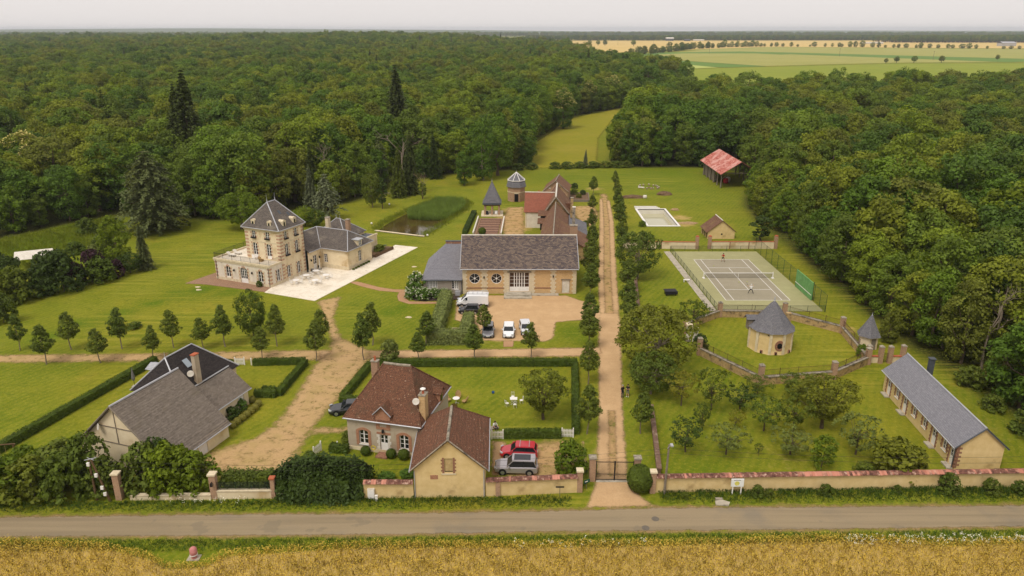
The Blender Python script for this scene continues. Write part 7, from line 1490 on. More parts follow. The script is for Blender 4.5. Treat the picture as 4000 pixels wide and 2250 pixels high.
for i, (x, y, r) in enumerate(((37.84, 217.1, .25), (37.2, 215.4, .25), (38.9, 217.6, .28), (40.6, 218, .3), (41.7, 216.7, .25), (42.4, 216.4, .22), (42.6, 215.2, .25), (42.85, 214.1, .25), (42.2, 212.8, .25), (40.9, 212.3, .2), (40.2, 212.1, .22), (39.05, 212.4, .22))):
    t = thing('log_stool', 'sawn log stool of the fire circle, %s clockwise from its left end' % ORD_[i], 'stool', (x, y, 0), 0, 'log stools round the fire place'); MB().tube((0, 0, 0), (0, 0, .45), r, r * .95, 9).build('log', 'dead_wood', t); MB().lathe((0, 0, .452), [(r * .93, 0), (r * .93, .02)], 9).build('sawn_top', 'white_worn', t)
t = thing('log_bench', 'white log bench at the left of the fire circle', 'bench', (37.6, 213.6, 0), -25); MB().tube((-.9, 0, .3), (.9, 0, .3), .22, n=8).build('log', 'white_worn', t)
for x in (-.6, .6): MB().box(x - .12, x + .12, -.2, .2, 0, .12).build('foot', 'dead_wood', t)
def heap(name, label, x, y, rx, ry, h, m, seed):
    rng = random.Random(seed); mb = MB(); n, k = 16, 5; ring = []
    for j in range(k + 1):
        f = j / k; r = math.cos(f * math.pi / 2) ** .7; ring.append([(rx * r * math.cos(2 * math.pi * i / n) * rng.uniform(.85, 1.15), ry * r * math.sin(2 * math.pi * i / n) * rng.uniform(.85, 1.15), h * math.sin(f * math.pi / 2) * rng.uniform(.8, 1.1) - .02) for i in range(n)])
    for a, b in zip(ring, ring[1:]):
        for i in range(n): mb.face([a[i], a[(i + 1) % n], b[(i + 1) % n], b[i]])
    o = mb.build(name, m); o.location = (x, y, 0); return tag(o, label, name.replace('_', ' ').split()[-1])
heap('fire_place', 'ash and stones in the middle of the log circle', 40.2, 214.6, .9, .7, .15, 'soil', 1); heap('brush_heap', 'brown brush heap on bare soil right of the fire circle', 42.6, 205, 2.2, 1.3, 1., 'soil', 2); heap('earth_heap', 'weedy heap of earth and cuttings behind the white bulk bag', 33.2, 201, 3.4, 1.2, .8, 'soil', 3); heap('hay_heap', 'tan heap of dry clippings right of the pool', 41.7, 186.2, 1.1, .7, .5, 'straw_heap', 4); heap('hay_heap', 'straw-coloured heap of clippings below the pool corner', 42.0, 172.5, 2.6, 1.2, .3, 'straw_heap', 5)
t = thing('bulk_bag', 'white builder bulk bag on the grass above the pool', 'bag', (36.4, 200.2, 0), 10); MB().lathe((0, 0, 0), [(.5, 0), (.58, .3), (.55, .75), (.35, .85)], 8, .4).build('bag', 'white_worn', t, True)
for x in (-.35, .35): MB().tube((x, -.2, .75), (x, .2, .95), .03, n=4).build('loop', 'white_worn', t)
t = thing('raised_bed', 'raised vegetable bed edged with grey boards beside the drive', 'garden bed', (18.2, 201.5, 0), -4)
for q in ((-3, 3, -5.8, -5.6), (-3, 3, 3.6, 3.8), (-3, -2.8, -5.6, 3.6), (2.8, 3, -5.6, 3.6)): MB().box(*q, 0, .6).build('board', 'timber_grey', t)
MB().box(-2.8, 2.8, -5.6, 3.6, .1, .45).build('earth', 'soil', t)
t = thing('garden_tent', 'cream pitched tent roof behind the big shrubs on the left', 'tent', (-92.8, 138.4, 0), 25); MB().face([(-3.2, -2.4, 2.2), (3.2, -2.4, 2.2), (3.2, 0, 3.3), (-3.2, 0, 3.3)]).face([(3.2, 2.4, 2.2), (-3.2, 2.4, 2.2), (-3.2, 0, 3.3), (3.2, 0, 3.3)]).face([(-3.2, 2.4, 2.2), (-3.2, -2.4, 2.2), (-3.2, 0, 3.3)]).face([(3.2, -2.4, 2.2), (3.2, 2.4, 2.2), (3.2, 0, 3.3)]).build('canopy', 'white_worn', t)
for x in (-3.1, 3.1):
    for y in (-2.3, 2.3): MB().tube((x, y, 0), (x, y, 2.25), .04, n=5).build('pole', 'white_paint', t)
t = thing('stone_bench', 'weathered stone bench under the conifers above the pond', 'bench', (-35.0, 205, 0), 15); MB().box(-.9, .9, -.25, .25, .4, .5).build('seat', 'stone_grey', t)
for x in (-.6, .6): MB().box(x - .12, x + .12, -.2, .2, 0, .4).build('leg', 'stone_grey', t)
t = thing('stone_trough', 'pale stone trough inside the laurel hedge corner', 'trough', (-8.5, 105.2, 0), -2); MB().box(-.7, .7, -.35, .35, 0, .5).build('trough', 'stone_pale', t); MB().box(-.6, .6, -.25, .25, .502, .51).build('hollow', 'soil', t)
t = thing('planter_terrace', 'low timber planter of roses along the manor wing', 'planter', (-27.1, 147.6, 0), 66); MB().box(-3.4, 3.4, -.9, .9, 0, .5).build('earth', 'soil', t)
for k in range(11): MB().box(-3.4 + k * .6, -2.85 + k * .6, -.98, -.902, 0, .75).build('board', 'timber', t)
round_table('small green bistro table among the planted beds by the manor annex', -26.5, 149.2, .4, .5, 'fence_green')

# ------------------------------------------------------------------ people
def person(label, x, y, rz, J, cols, hair='hair_dark', s=1.):
    """one skinned body; J gives joint positions, +X is where the person faces"""
    t = thing('person', label, 'person', (x, y, 0), rz); t.scale = (s,) * 3
    D = dict(pelvis=(0, 0, .95), belly=(0, 0, 1.12), chest=(.01, 0, 1.33), neck=(.01, 0, 1.5), head0=(.025, 0, 1.58), head1=(.03, 0, 1.7), lsh=(0, .18, 1.42), rsh=(0, -.18, 1.42), lel=(-.02, .26, 1.15), rel=(-.02, -.26, 1.15), lwr=(.08, .27, .92), rwr=(.08, -.27, .92), lhip=(0, .1, .9), rhip=(0, -.1, .9), lkn=(.03, .11, .5), rkn=(.03, -.11, .5), lan=(0, .11, .08), ran=(0, -.11, .08), lto=(.17, .12, .04), rto=(.17, -.12, .04)); D.update(J)
    Rr = dict(pelvis=.145, belly=.135, chest=.15, neck=.055, head0=.085, head1=.095, lsh=.065, rsh=.065, lel=.045, rel=.045, lwr=.032, rwr=.032, lhip=.095, rhip=.095, lkn=.06, rkn=.06, lan=.042, ran=.042, lto=.035, rto=.035)
    E = [('pelvis', 'belly', 'top'), ('belly', 'chest', 'top'), ('chest', 'neck', 'top'), ('neck', 'head0', 'skin'), ('head0', 'head1', 'skin'), ('chest', 'lsh', 'top'), ('chest', 'rsh', 'top'), ('lsh', 'lel', 'sleeve'), ('rsh', 'rel', 'sleeve'), ('lel', 'lwr', 'skin'), ('rel', 'rwr', 'skin'), ('pelvis', 'lhip', 'legs'), ('pelvis', 'rhip', 'legs'), ('lhip', 'lkn', 'legs'), ('rhip', 'rkn', 'legs'), ('lkn', 'lan', 'shin'), ('rkn', 'ran', 'shin'), ('lan', 'lto', 'shoe'), ('ran', 'rto', 'shoe')]
    names = list(D); idx = {n: i for i, n in enumerate(names)}; me = bpy.data.meshes.new('body'); me.from_pydata([D[n] for n in names], [(idx[a], idx[b]) for a, b, _ in E], [])
    o = bpy.data.objects.new('body', me); COL.objects.link(o); sk = o.modifiers.new('s', 'SKIN'); 
    for n, v in zip(names, me.skin_vertices[0].data): v.radius = (Rr[n] * (1.0 if n not in ('belly', 'chest', 'pelvis') else .8), Rr[n]); v.use_root = n == 'pelvis'
    sb = o.modifiers.new('b', 'SUBSURF'); sb.levels = 2; dg = bpy.context.evaluated_depsgraph_get(); dg.update(); m2 = bpy.data.meshes.new_from_object(o.evaluated_get(dg)); bpy.data.objects.remove(o)
    V = [v.co.copy() for v in m2.vertices]; F = [list(p.vertices) for p in m2.polygons]; kinds = ['skin', 'top', 'sleeve', 'legs', 'shin', 'shoe']; mi = []
    for p in m2.polygons:
        c = p.center; best = (9, 'skin')
        for a, b, k in E:
            A, B = Vector(D[a]), Vector(D[b]); q = max(0, min(1, (c - A).dot(B - A) / max((B - A).length_squared, 1e-6))); d = (c - A.lerp(B, q)).length - .6 * (Rr[a] * (1 - q) + Rr[b] * q); best = min(best, (d, k))
        mi.append(kinds.index(best[1]))
    def add(mb, kind):
        o_ = len(V); V.extend(Vector(v) for v in mb.v); F.extend([k + o_ for k in f] for f in mb.f); mi.extend([kinds.index(kind)] * len(mb.f))
    for side in 'lr':   # palm and five bent fingers at each wrist
        w_, e_ = Vector(D[side + 'wr']), Vector(D[side + 'el']); d = (w_ - e_).normalized(); sd = d.cross(Vector((1, 0, .2))).normalized(); up = d.cross(sd); pm = MB().tube(w_ - d * .02, w_ + d * .08, .032, .038, 8)
        for k, ln in enumerate((.07, .08, .075, .06)): b0 = w_ + d * .07 + sd * (k - 1.5) * .02; b1 = b0 + d * ln * .6; pm.tube(b0, b1, .01, .009, 5); pm.tube(b1, b1 + (d * .6 + up * .7).normalized() * ln * .5, .009, .007, 5)
        pm.tube(w_ + d * .03 + sd * .03, w_ + d * .08 + sd * .06 + up * .02, .012, .009, 5); add(pm, 'skin')
    hd = Vector(D['head1']); fc = MB(); fc.tube(hd + Vector((.07, 0, -.05)), hd + Vector((.115, 0, -.06)), .018, .012, 5)
    for s_ in (-1, 1): fc.tube(hd + Vector((0, s_ * .07, -.06)), hd + Vector((0, s_ * .1, -.05)), .025, .02, 6)
    add(fc, 'skin'); bm_ = bpy.data.meshes.new('body'); bm_.from_pydata([tuple(v) for v in V], [], F)
    for k in kinds: bm_.materials.append(MT[cols[k]])
    bm_.polygons.foreach_set('material_index', mi); bm_.polygons.foreach_set('use_smooth', [True] * len(F)); link(bpy.data.objects.new('body', bm_), t)
    if hair: MB().lathe(tuple(hd + Vector((-.015, 0, -.04))), [(.1, -.01), (.108, .05), (.085, .11), (.03, .14)], 12).build('hair', hair, t, True)
    ey = MB()
    for s_ in (-1, 1): ey.tube(hd + Vector((.082, s_ * .032, -.03)), hd + Vector((.092, s_ * .032, -.03)), .01, n=6)
    ey.tube(hd + Vector((.085, -.025, -.1)), hd + Vector((.085, .025, -.1)), .006, n=4); ey.build('face_features', 'hair_dark', t); return t
def racket(label, x, y, z, rz, tilt, m):
    t = thing('tennis_racket', label, 'racket', (x, y, z), rz); t.rotation_euler = (tilt, 0, R_(rz)); MB().tube((0, 0, 0), (0, 0, .3), .02, n=6).build('handle', 'iron', t); hp = MB(); n = 16
    for k in range(n): a, b = 2 * math.pi * k / n, 2 * math.pi * (k + 1) / n; hp.tube((.13 * math.cos(a), 0, .47 + .17 * math.sin(a)), (.13 * math.cos(b), 0, .47 + .17 * math.sin(b)), .014, n=5)
    hp.build('hoop', m, t); MB().face([(.12 * math.cos(2 * math.pi * k / n), 0, .47 + .16 * math.sin(2 * math.pi * k / n)) for k in range(n)]).build('strings', 'net_white', t)
person('tennis player in red shirt and dark shorts at the far baseline', 42.0, 141.4, -110, dict(rel=(.12, -.32, 1.18), rwr=(.3, -.42, 1.05), lel=(.1, .3, 1.18), lwr=(.3, .2, 1.1), lkn=(.14, .2, .52), rkn=(.1, -.2, .52), lan=(.02, .28, .08), ran=(-.05, -.28, .08), lto=(.19, .3, .04), rto=(.12, -.3, .04)), dict(skin='skin', top='cloth_red', sleeve='cloth_red', legs='cloth_navy', shin='skin', shoe='shoe_dark'), 'hair_dark', 1.0)
racket('yellow tennis racket held by the player in red', 41.55, 141.0, 1.05, 30, R_(60), 'racket_yellow')
person('tennis player in white shirt and black trousers at the near service line', 41.75, 122.3, 95, dict(rel=(.1, -.36, 1.3), rwr=(.25, -.42, 1.45), lel=(.12, .36, 1.35), lwr=(.2, .52, 1.45), lkn=(.2, .25, .52), rkn=(.05, -.28, .5), lan=(.22, .4, .08), ran=(-.05, -.45, .08), lto=(.39, .42, .04), rto=(.12, -.48, .04), neck=(.08, 0, 1.48), chest=(.06, 0, 1.33), head0=(.12, 0, 1.56), head1=(.13, 0, 1.67), lsh=(.05, .18, 1.4), rsh=(.05, -.18, 1.4)), dict(skin='skin', top='cloth_white', sleeve='cloth_white', legs='cloth_black', shin='cloth_black', shoe='shoe_white'), 'cloth_white', 1.02)
racket('grey tennis racket held by the player in white', 41.2, 122.6, 1.5, 95, R_(-30), 'racket_grey')
person('grey-haired person in black top standing at the edge of the drive', 13.85, 83.6, -60, {}, dict(skin='skin', top='cloth_black', sleeve='cloth_black', legs='cloth_navy', shin='cloth_navy', shoe='shoe_dark'), 'hair_grey'); person('person in black top and grey shorts under the drive-side tree', 14.55, 83.8, -120, dict(lwr=(.24, .1, 1.2), rwr=(.24, -.1, 1.2)), dict(skin='skin', top='cloth_black', sleeve='cloth_black', legs='cloth_grey', shin='skin', shoe='shoe_white'), 'hair_dark')
person('person in white top sitting by the corner of the gabled outbuilding', -2.05, 75.9, -60, dict(pelvis=(0, 0, .32), belly=(.04, 0, .48), chest=(.1, 0, .68), neck=(.14, 0, .84), head0=(.18, 0, .91), head1=(.2, 0, 1.03), lsh=(.1, .18, .77), rsh=(.1, -.18, .77), lel=(.25, .26, .55), rel=(.25, -.26, .55), lwr=(.42, .2, .5), rwr=(.42, -.2, .5), lhip=(.02, .1, .3), rhip=(.02, -.1, .3), lkn=(.4, .14, .52), rkn=(.4, -.14, .52), lan=(.5, .13, .1), ran=(.5, -.13, .1), lto=(.67, .14, .05), rto=(.67, -.14, .05)), dict(skin='skin', top='cloth_white', sleeve='cloth_white', legs='cloth_navy', shin='cloth_navy', shoe='shoe_dark'), 'hair_dark')
t = thing('low_brick_seat', 'low brick ledge where the person in white sits', 'ledge', (-2.1, 75.95, 0), 20); MB().box(-.5, .5, -.25, .25, 0, .14).build('bricks', 'brick_plain', t); MB().box(-.55, .55, -.3, .3, .142, .18).build('cap', 'stone_grey', t)

# ------------------------------------------------------------------ the two woods
ORD = ['first', 'second', 'third', 'fourth', 'fifth', 'sixth', 'seventh', 'eighth', 'ninth', 'tenth', 'eleventh', 'twelfth', 'thirteenth', 'fourteenth', 'fifteenth', 'sixteenth', 'seventeenth', 'eighteenth', 'nineteenth', 'twentieth']
def nth(i):
    if i < 20: return ORD[i]
    t = {2: 'twenty', 3: 'thirty', 4: 'forty', 5: 'fifty', 6: 'sixty', 7: 'seventy', 8: 'eighty', 9: 'ninety'}[(i + 1) // 10]; r = (i + 1) % 10
    return t + ('-' + ORD[r - 1] if r else 'th').replace('tyth', 'tieth') if r else t[:-1] + 'ieth'
CLEAR = [(-82.3, 164.3, 8), (-113, 267, 5), (-45.3, 176.3, 5), (-30, 203, 6), (-36, 188, 4), (-64, 167, 6), (66, 226, 11), (-71, 210, 4), (-64, 206, 4)]
def clear_of(x, y, extra=0.): return all(math.hypot(x - a, y - b) > r + extra for a, b, r in CLEAR)
def wood_mass(name, label, poly, sp0, gr, ymin, ymax, seed, inset=5.5, view=.8, fir=.985):
    rng = np.random.default_rng(seed); P = spread(rng, poly, view, ymin, ymax, sp0, gr)
    d = sdf(P[:, 0], P[:, 1], poly); keep = d < -inset
    for a, b, r in CLEAR: keep &= np.hypot(P[:, 0] - a, P[:, 1] - b) > r
    P = P[keep]; n = len(P); u = rng.uniform(0, 1, n)
    idx = np.where(u < .80, rng.integers(0, 5, n), np.where(u < .965, rng.integers(5, 9, n), np.where(u < fir, 11, np.where(u < .995, 9, 10))))
    nz = np.array([mnoise.noise(Vector((x * .012, y * .012, seed))) for x, y, _ in P])
    scl = 1.04 * (P[:, 2] / sp0) ** .42 * rng.uniform(.7, 1.22, n) * (1 + .22 * nz); Z = np.where(P[:, 1] > 400, hill(P[:, 0], P[:, 1]), 0) - .3
    return wood(name, label, P[:, 0], P[:, 1], Z, idx, scl, seed)
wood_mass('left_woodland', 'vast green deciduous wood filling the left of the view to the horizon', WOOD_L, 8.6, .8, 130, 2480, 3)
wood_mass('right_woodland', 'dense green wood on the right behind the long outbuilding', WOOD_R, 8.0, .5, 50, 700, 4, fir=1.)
def along(line, step):
    out, carry = [], 0.
    for (x0, y0), (x1, y1) in zip(line, line[1:]):
        L = math.hypot(x1 - x0, y1 - y0); s = carry
        while s < L: out.append((x0 + (x1 - x0) * s / L, y0 + (y1 - y0) * s / L, (x1 - x0) / L, (y1 - y0) / L)); s += step
        carry = s - L
    return out
def edge_row(line, step, what, group, seed, off=2.6, keys=('edge0', 'edge1', 'edge2', 'edge3'), smin=.55, smax=.95, side=1):
    rng = random.Random(seed); i = 0; tones = ('mid green', 'deep green', 'olive green', 'soft green')
    for x, y, tx, ty in along(line, step):
        px, py = x - ty * off * side + rng.uniform(-1.2, 1.2), y + tx * off * side + rng.uniform(-1.2, 1.2)
        if not clear_of(px, py, 1.) or abs(px) > .74 * py + 4: continue
        put(keys[rng.randrange(len(keys))], 'woodland_tree', what % nth(i), 'tree', px, py, rng.uniform(0, 360), rng.uniform(smin, smax), group, rng.uniform(.9, 1.15)); i += 1
kL = WOOD_L.index((-37, 226))
edge_row(WOOD_L[1:kL + 1], 6.2, 'leafy tree at the foot of the left wood, %s from the picture edge', 'trees along the edge of the left wood', 11)
edge_row(WOOD_L[kL + 1:WOOD_L.index((6, 262)) + 1], 6.5, 'tall tree above the mown slope behind the pond, %s from the left', 'trees above the pond lawn', 12, keys=('edge1', 'edge2', 'edge3', 'oak1'))
edge_row(WOOD_L[WOOD_L.index((6, 262)):WOOD_L.index((72, 458)) + 1], 7.5, 'tree on the left bank of the winding meadow, %s from the near end', 'trees along the left side of the meadow', 13, smin=.8, smax=1.1)
edge_row(WOOD_R[:WOOD_R.index((74, 241)) + 1][::-1], 5.8, 'tree along the front of the right wood, %s from the red-roofed shed', 'trees along the edge of the right wood', 14, side=1, smin=.42, smax=.8, off=2.2)
edge_row(WOOD_R[WOOD_R.index((64, 249)):WOOD_R.index((78, 425)) + 1], 6.5, 'tree on the right bank of the winding meadow, %s from the red-roofed shed', 'trees along the right side of the meadow', 15, side=-1, smin=.7, smax=1.)

# ------------------------------------------------------------------ avenue trees along the drive and the cross track
rnd = random.Random(21)
AL = ('alley0', 'alley1', 'alley2')
for i, y in enumerate((74.7, 87.4, 98.8, 106.5, 120.4, 129.5, 139, 150, 165, 183.4, 204.6)):
    h = (6.4, 6.2, 6.2, 6.0, 6.2, 6.6, 6.0, 5.6, 5.2, 4.6, 5.4)[i]; w = (1.05, 1.05, 1.05, 1., 1., 1.15, 1.05, .95, .9, .8, .95)[i]
    put(AL[i % 3], 'avenue_tree', 'young hornbeam on the left side of the drive, %s from the gate' % ORD_[i], 'tree', 8.57 + .1082 * (y - 74.7), y, rnd.uniform(0, 360), w, 'avenue trees along the drive', h / 6. / w)
for i, y in enumerate((74.8, 101, 107.5, 113.5, 123, 148, 155, 166, 176, 187, 198, 214)):
    w = (.9, 1.1, 1.05, 1., 1.1, .95, 1., 1.15, 1.05, .95, .9, .8)[i]; h = (5.4, 6, 5.8, 5.6, 6.2, 5.4, 6, 6.6, 6, 5.6, 5.6, 5.2)[i]
    put(AL[(i + 1) % 3], 'avenue_tree', 'young hornbeam on the right side of the drive, %s from the gate' % ORD_[i], 'tree', 14.69 + .1115 * (y - 74.8), y, rnd.uniform(0, 360), w, 'avenue trees along the drive', h / 6. / w)
back = [(-70.9, 98.1, 5.5), (-63.6, 98.3, 5.9), (-56.5, 98.7, 6.4), (-49.2, 99.1, 6.0), (-44.7, 98.8, 4.9), (-41.8, 99.4, 6.5), (-34.3, 99.6, 6.6), (-27.7, 99.8, 5.8), (-20.4, 100, 6.8), (-12.6, 100, 5.4), (-4.2, 104, 5.)]
frnt = [(-64.3, 93.4, 6.0), (-57.1, 93.9, 5.2), (-50.2, 95, 5.1), (-35, 95, 5.1), (-27.3, 94.5, 6.0), (-20.7, 94.8, 7.0), (-13.0, 94.8, 4.3), (-5.2, 95.2, 5.3), (2.7, 95.7, 5.4)]
for row, L in (('far', back), ('near', frnt)):
    for i, (x, y, h) in enumerate(L):
        s = (h / 6.) ** .75; put(AL[i % 3], 'row_tree', 'young tree in the %s row of the cross track, %s from the left' % (row, ORD_[i]), 'tree', x, y, rnd.uniform(0, 360), s, 'young trees along the cross track', h / 6. / s)
put('dense', 'round_tree', 'broad leafy tree standing behind the row on the manor lawn', 'tree', -38.9, 103.2, 40, .55, None, 1.5, m='leaf_alley')
# ------------------------------------------------------------------ specimen trees
put('walnut', 'dark_tree', 'dense dark round tree beside the drive left of the tennis court', 'tree', 23.4, 131, 10, .88, None, 1.08, m='leaf_alley'); put('walnut', 'walnut_tree', 'huge spreading tree overhanging the junction of the drive', 'tree', 19.6, 91.0, 0, 1.1, None, .9, m='leaf_orchard'); put('walnut', 'walnut_tree', 'smaller dark tree below the huge one where two people stand', 'tree', 17.6, 84.6, 120, .7, None, .85, m='leaf_alley'); put('big_cherry', 'cherry_tree', 'wide airy cherry tree on the cottage lawn by the white chairs', 'tree', 3.7, 78.1, 30, .92, None, .95)
put('maple', 'maple_tree', 'round bright yellow-green tree left of the manor tower', 'tree', -62.6, 167, 0, .95); put('dense', 'round_shrub_tree', 'clipped round light green tree right behind the manor tower', 'tree', -48.7, 170, 0, .62, None, .85, m='leaf_bright'); put('dense', 'round_shrub_tree', 'round darker green tree next to the light green one behind the tower', 'tree', -45.8, 169.3, 70, .52, None, .9, m='leaf_box')
put('bluecedar', 'blue_cedar', 'pale blue-grey cedar right of the manor tower', 'tree', -44.6, 176.3, 0, .92, None, 1.05); put('cedar', 'cedar_tree', 'spreading grey-green cedar at the edge of the left lawn', 'tree', -81.5, 165.5, 30, 1.05, None, 1.05); put('fir0', 'fir_tree', 'tallest dark fir rising above the left wood', 'tree', -92, 212, 0, 1.3, None, 1.0); put('fir0', 'fir_tree', 'dark fir just left of the tallest one in the left wood', 'tree', -96, 216, 80, 1.15, None, 1.0); put('fir0', 'fir_tree', 'lone dark fir above the wood behind the pond', 'tree', -41.5, 275, 20, 1.25); put('larch', 'brown_spruce', 'thin brownish spruce behind the manor', 'tree', -61.5, 204, 0, 1.1); put('fir1', 'fir_tree', 'dark fir right of the brownish spruce behind the manor', 'tree', -53, 194, 50, .85); put('fir1', 'silver_spruce', 'pale grey spruce standing before the wood behind the manor', 'tree', -51.5, 187, 10, .62, None, 1, m='leaf_blue'); put('bluecedar', 'silver_spruce', 'thin pale spruce with bare top above the pond', 'tree', -38.5, 214, 90, .85, None, 1.5, m='leaf_cedar')
put('fir1', 'spruce_tree', 'left of two dense dark spruces above the pond', 'tree', -31.3, 201.5, 0, .75, None, 1.0, m='leaf_alley'); put('fir1', 'spruce_tree', 'right and taller of two dense dark spruces above the pond', 'tree', -28.6, 205.6, 60, .92, None, 1.05); put('column', 'slim_conifer', 'slim dark conifer on the lawn left of the pond', 'tree', -33.4, 187.6, 0, 1.25, None, 1.15); put('dense', 'leaning_tree', 'tree on a long pale leaning trunk left of the slim conifer', 'tree', -36.2, 189, 0, .62, None, 1.7, m='leaf_alley', bm='bark_pale', z=0.); put('column', 'ivy_stump', 'bushy little tree wrapped round the dead trunk by the pond', 'tree', -24.4, 199.5, 40, 1.0, None, .9, m='leaf_alley')
put('edge1', 'lawn_tree', 'broad tree with low skirt on the slope above the reeds', 'tree', -14.2, 218.2, 0, .55, None, 1.15); put('fir1', 'lawn_conifer', 'wide dark conifer under the wood above the pond', 'tree', -23.8, 229, 0, .7, None, 1.1, m='leaf_dark'); put('edge2', 'lawn_tree', 'tall tree with thick pale trunk above the pointed pavilion', 'tree', -8.8, 226, 10, .85, None, 1.3, bm='bark_pale'); put('oak2', 'lawn_tree', 'big dark tree to the right of the thick pale trunk', 'tree', -4.5, 234, 10, .9)
put('fir1', 'young_spruce', 'small blue spruce in front of the meadow hedge', 'tree', 24.6, 249, 0, .32, m='leaf_blue')
def dead(label, x, y, H, seed, m='dead_wood', spread_=.5):
    t = thing('bare_tree', label, 'tree', (x, y, 0)); np_obj('trunk_and_branches', *bare_tree(seed, H, spread_), [m], t, smooth=True)
dead('dead pale trunk with stub branches by the pond', -24.3, 199.6, 9.5, 5, 'dead_wood', .6); dead('bare-branched tree in the front of the wood behind the manor', -50, 197, 17, 6, 'bark_pale'); dead('bare grey tree in the middle of the wood edge behind the pond', -33, 222, 20, 7, 'bark_pale'); dead('leafless twiggy tree in the right wood above the long outbuilding', 64, 92, 14, 8, 'bark_pale'); dead('second leafless tree in the right wood nearer the turret', 62.5, 99, 13, 9, 'bark_pale')
# chestnuts in pale blossom
def blossom(label, x, y, key, s, seed, z=0.):
    t = put(key, 'flowering_chestnut', label, 'tree', x, y, seed * 50, s, 'flowering chestnuts in the wood', z=z); V, Q = RAW[key][0]; rng = np.random.default_rng(seed); C = V.reshape(-1, 4, 3).mean(1); k = C[:, 2] > np.quantile(C[:, 2], .6); k &= rng.uniform(size=len(C)) < .42
    P = C[k] + np.array([0, 0, .25]); np_obj('blossom', *leaves(rng, P, np.tile([0, 0, 1.], (len(P), 1)) + dirs(rng, len(P)) * .7, .3), ['petal_cream'], t)
for i, (x, y, k, s, l) in enumerate(((-138, 212, 'oak1', 1.05, 'chestnut in cream blossom at the far left of the wood'), (-122, 222, 'oak3', .8, 'smaller blossoming chestnut right of the one at the far left'), (-126, 196, 'edge2', .9, 'blossoming chestnut low at the left wood edge'), (-92, 236, 'oak0', .7, 'chestnut in blossom left of the tallest firs'), (24, 352, 'edge3', 1.0, 'chestnut in cream blossom left of the winding meadow'), (43, 420, 'edge1', 1.05, 'blossoming chestnut at the far bend of the meadow'), (58, 445, 'edge2', 1.1, 'farthest blossoming chestnut along the meadow'), (-67, 252, 'oak2', .85, 'blossoming chestnut in the wood above the manor'))): blossom(l, x, y, k, s, 31 + i)
# shrubs on the left lawn
put('edge0', 'border_tree', 'tall light green tree in the big shrub border on the left lawn', 'tree', -76.5, 138, 0, .62, None, 1.1, m='leaf_bright'); put('fir1', 'border_conifer', 'round grey-green conifer at the right end of the left shrub border', 'tree', -70.6, 136.5, 0, .5, None, .95, m='leaf_cedar'); put('dense', 'border_tree', 'dark tree at the foot of the grey-green conifer', 'tree', -72.5, 134.2, 30, .55, None, .8)
for i, (x, y, s, sz, m, l) in enumerate(((-77.2, 129.8, 1.5, 1.5, 'leaf_purple', 'tall purple-leaved shrub in the left border'), (-79.2, 127.2, 1.25, 1.3, 'leaf_purple', 'lower purple-leaved shrub left of the tall one'), (-73.8, 131.6, 1.0, 1.3, 'leaf_purple', 'small purple-leaved shrub by the dark border tree'), (-75.2, 128.6, 1.5, 1.1, 'leaf_box', 'green shrub in front of the purple ones'), (-79.0, 123.6, 2.1, 1.35, 'leaf_dark', 'big dark rounded shrub in the middle of the left border'), (-81.8, 121.4, 1.6, 1.2, 'leaf_dark', 'dark shrub left of the big rounded one'), (-84.3, 118.8, 1.9, 1.2, 'leaf_orchard', 'lighter shrub at the left end of the border'), (-86.8, 115.6, 1.8, 1.3, 'leaf_orchard', 'leafy shrub at the left picture edge beyond the lawn'), (-80.2, 108.8, 1.2, 1.6, 'leaf_orchard', 'small leafy tree cut by the left picture edge'), (-80.8, 139, 1.5, 1.0, 'leaf_grey', 'silvery willow bush behind the purple shrubs'), (-86, 131, 2., 1., 'leaf_dark', 'dark shrub behind the left border'), (-90, 124, 2.2, 1.1, 'leaf_dark', 'dark shrub beyond the left end of the border'), (-90, 147, 1.2, .8, 'leaf_box', 'low bush on the rough meadow at left'), (-87, 152, 1.4, .7, 'leaf_orchard', 'bramble mound on the rough meadow at left'), (-96, 163, 1.4, 1.0, 'leaf_alley', 'bush below the wood at the left meadow'))): put('shrub0' if i % 2 else 'shrub1', 'border_shrub', l, 'shrub', x, y, i * 37, s, 'shrubs of the left border', sz, m=m)
put('shrub1', 'lawn_shrub', 'low green shrub alone on the manor lawn', 'shrub', -58.5, 106.6, 0, .75, None, .5, m='leaf_box')
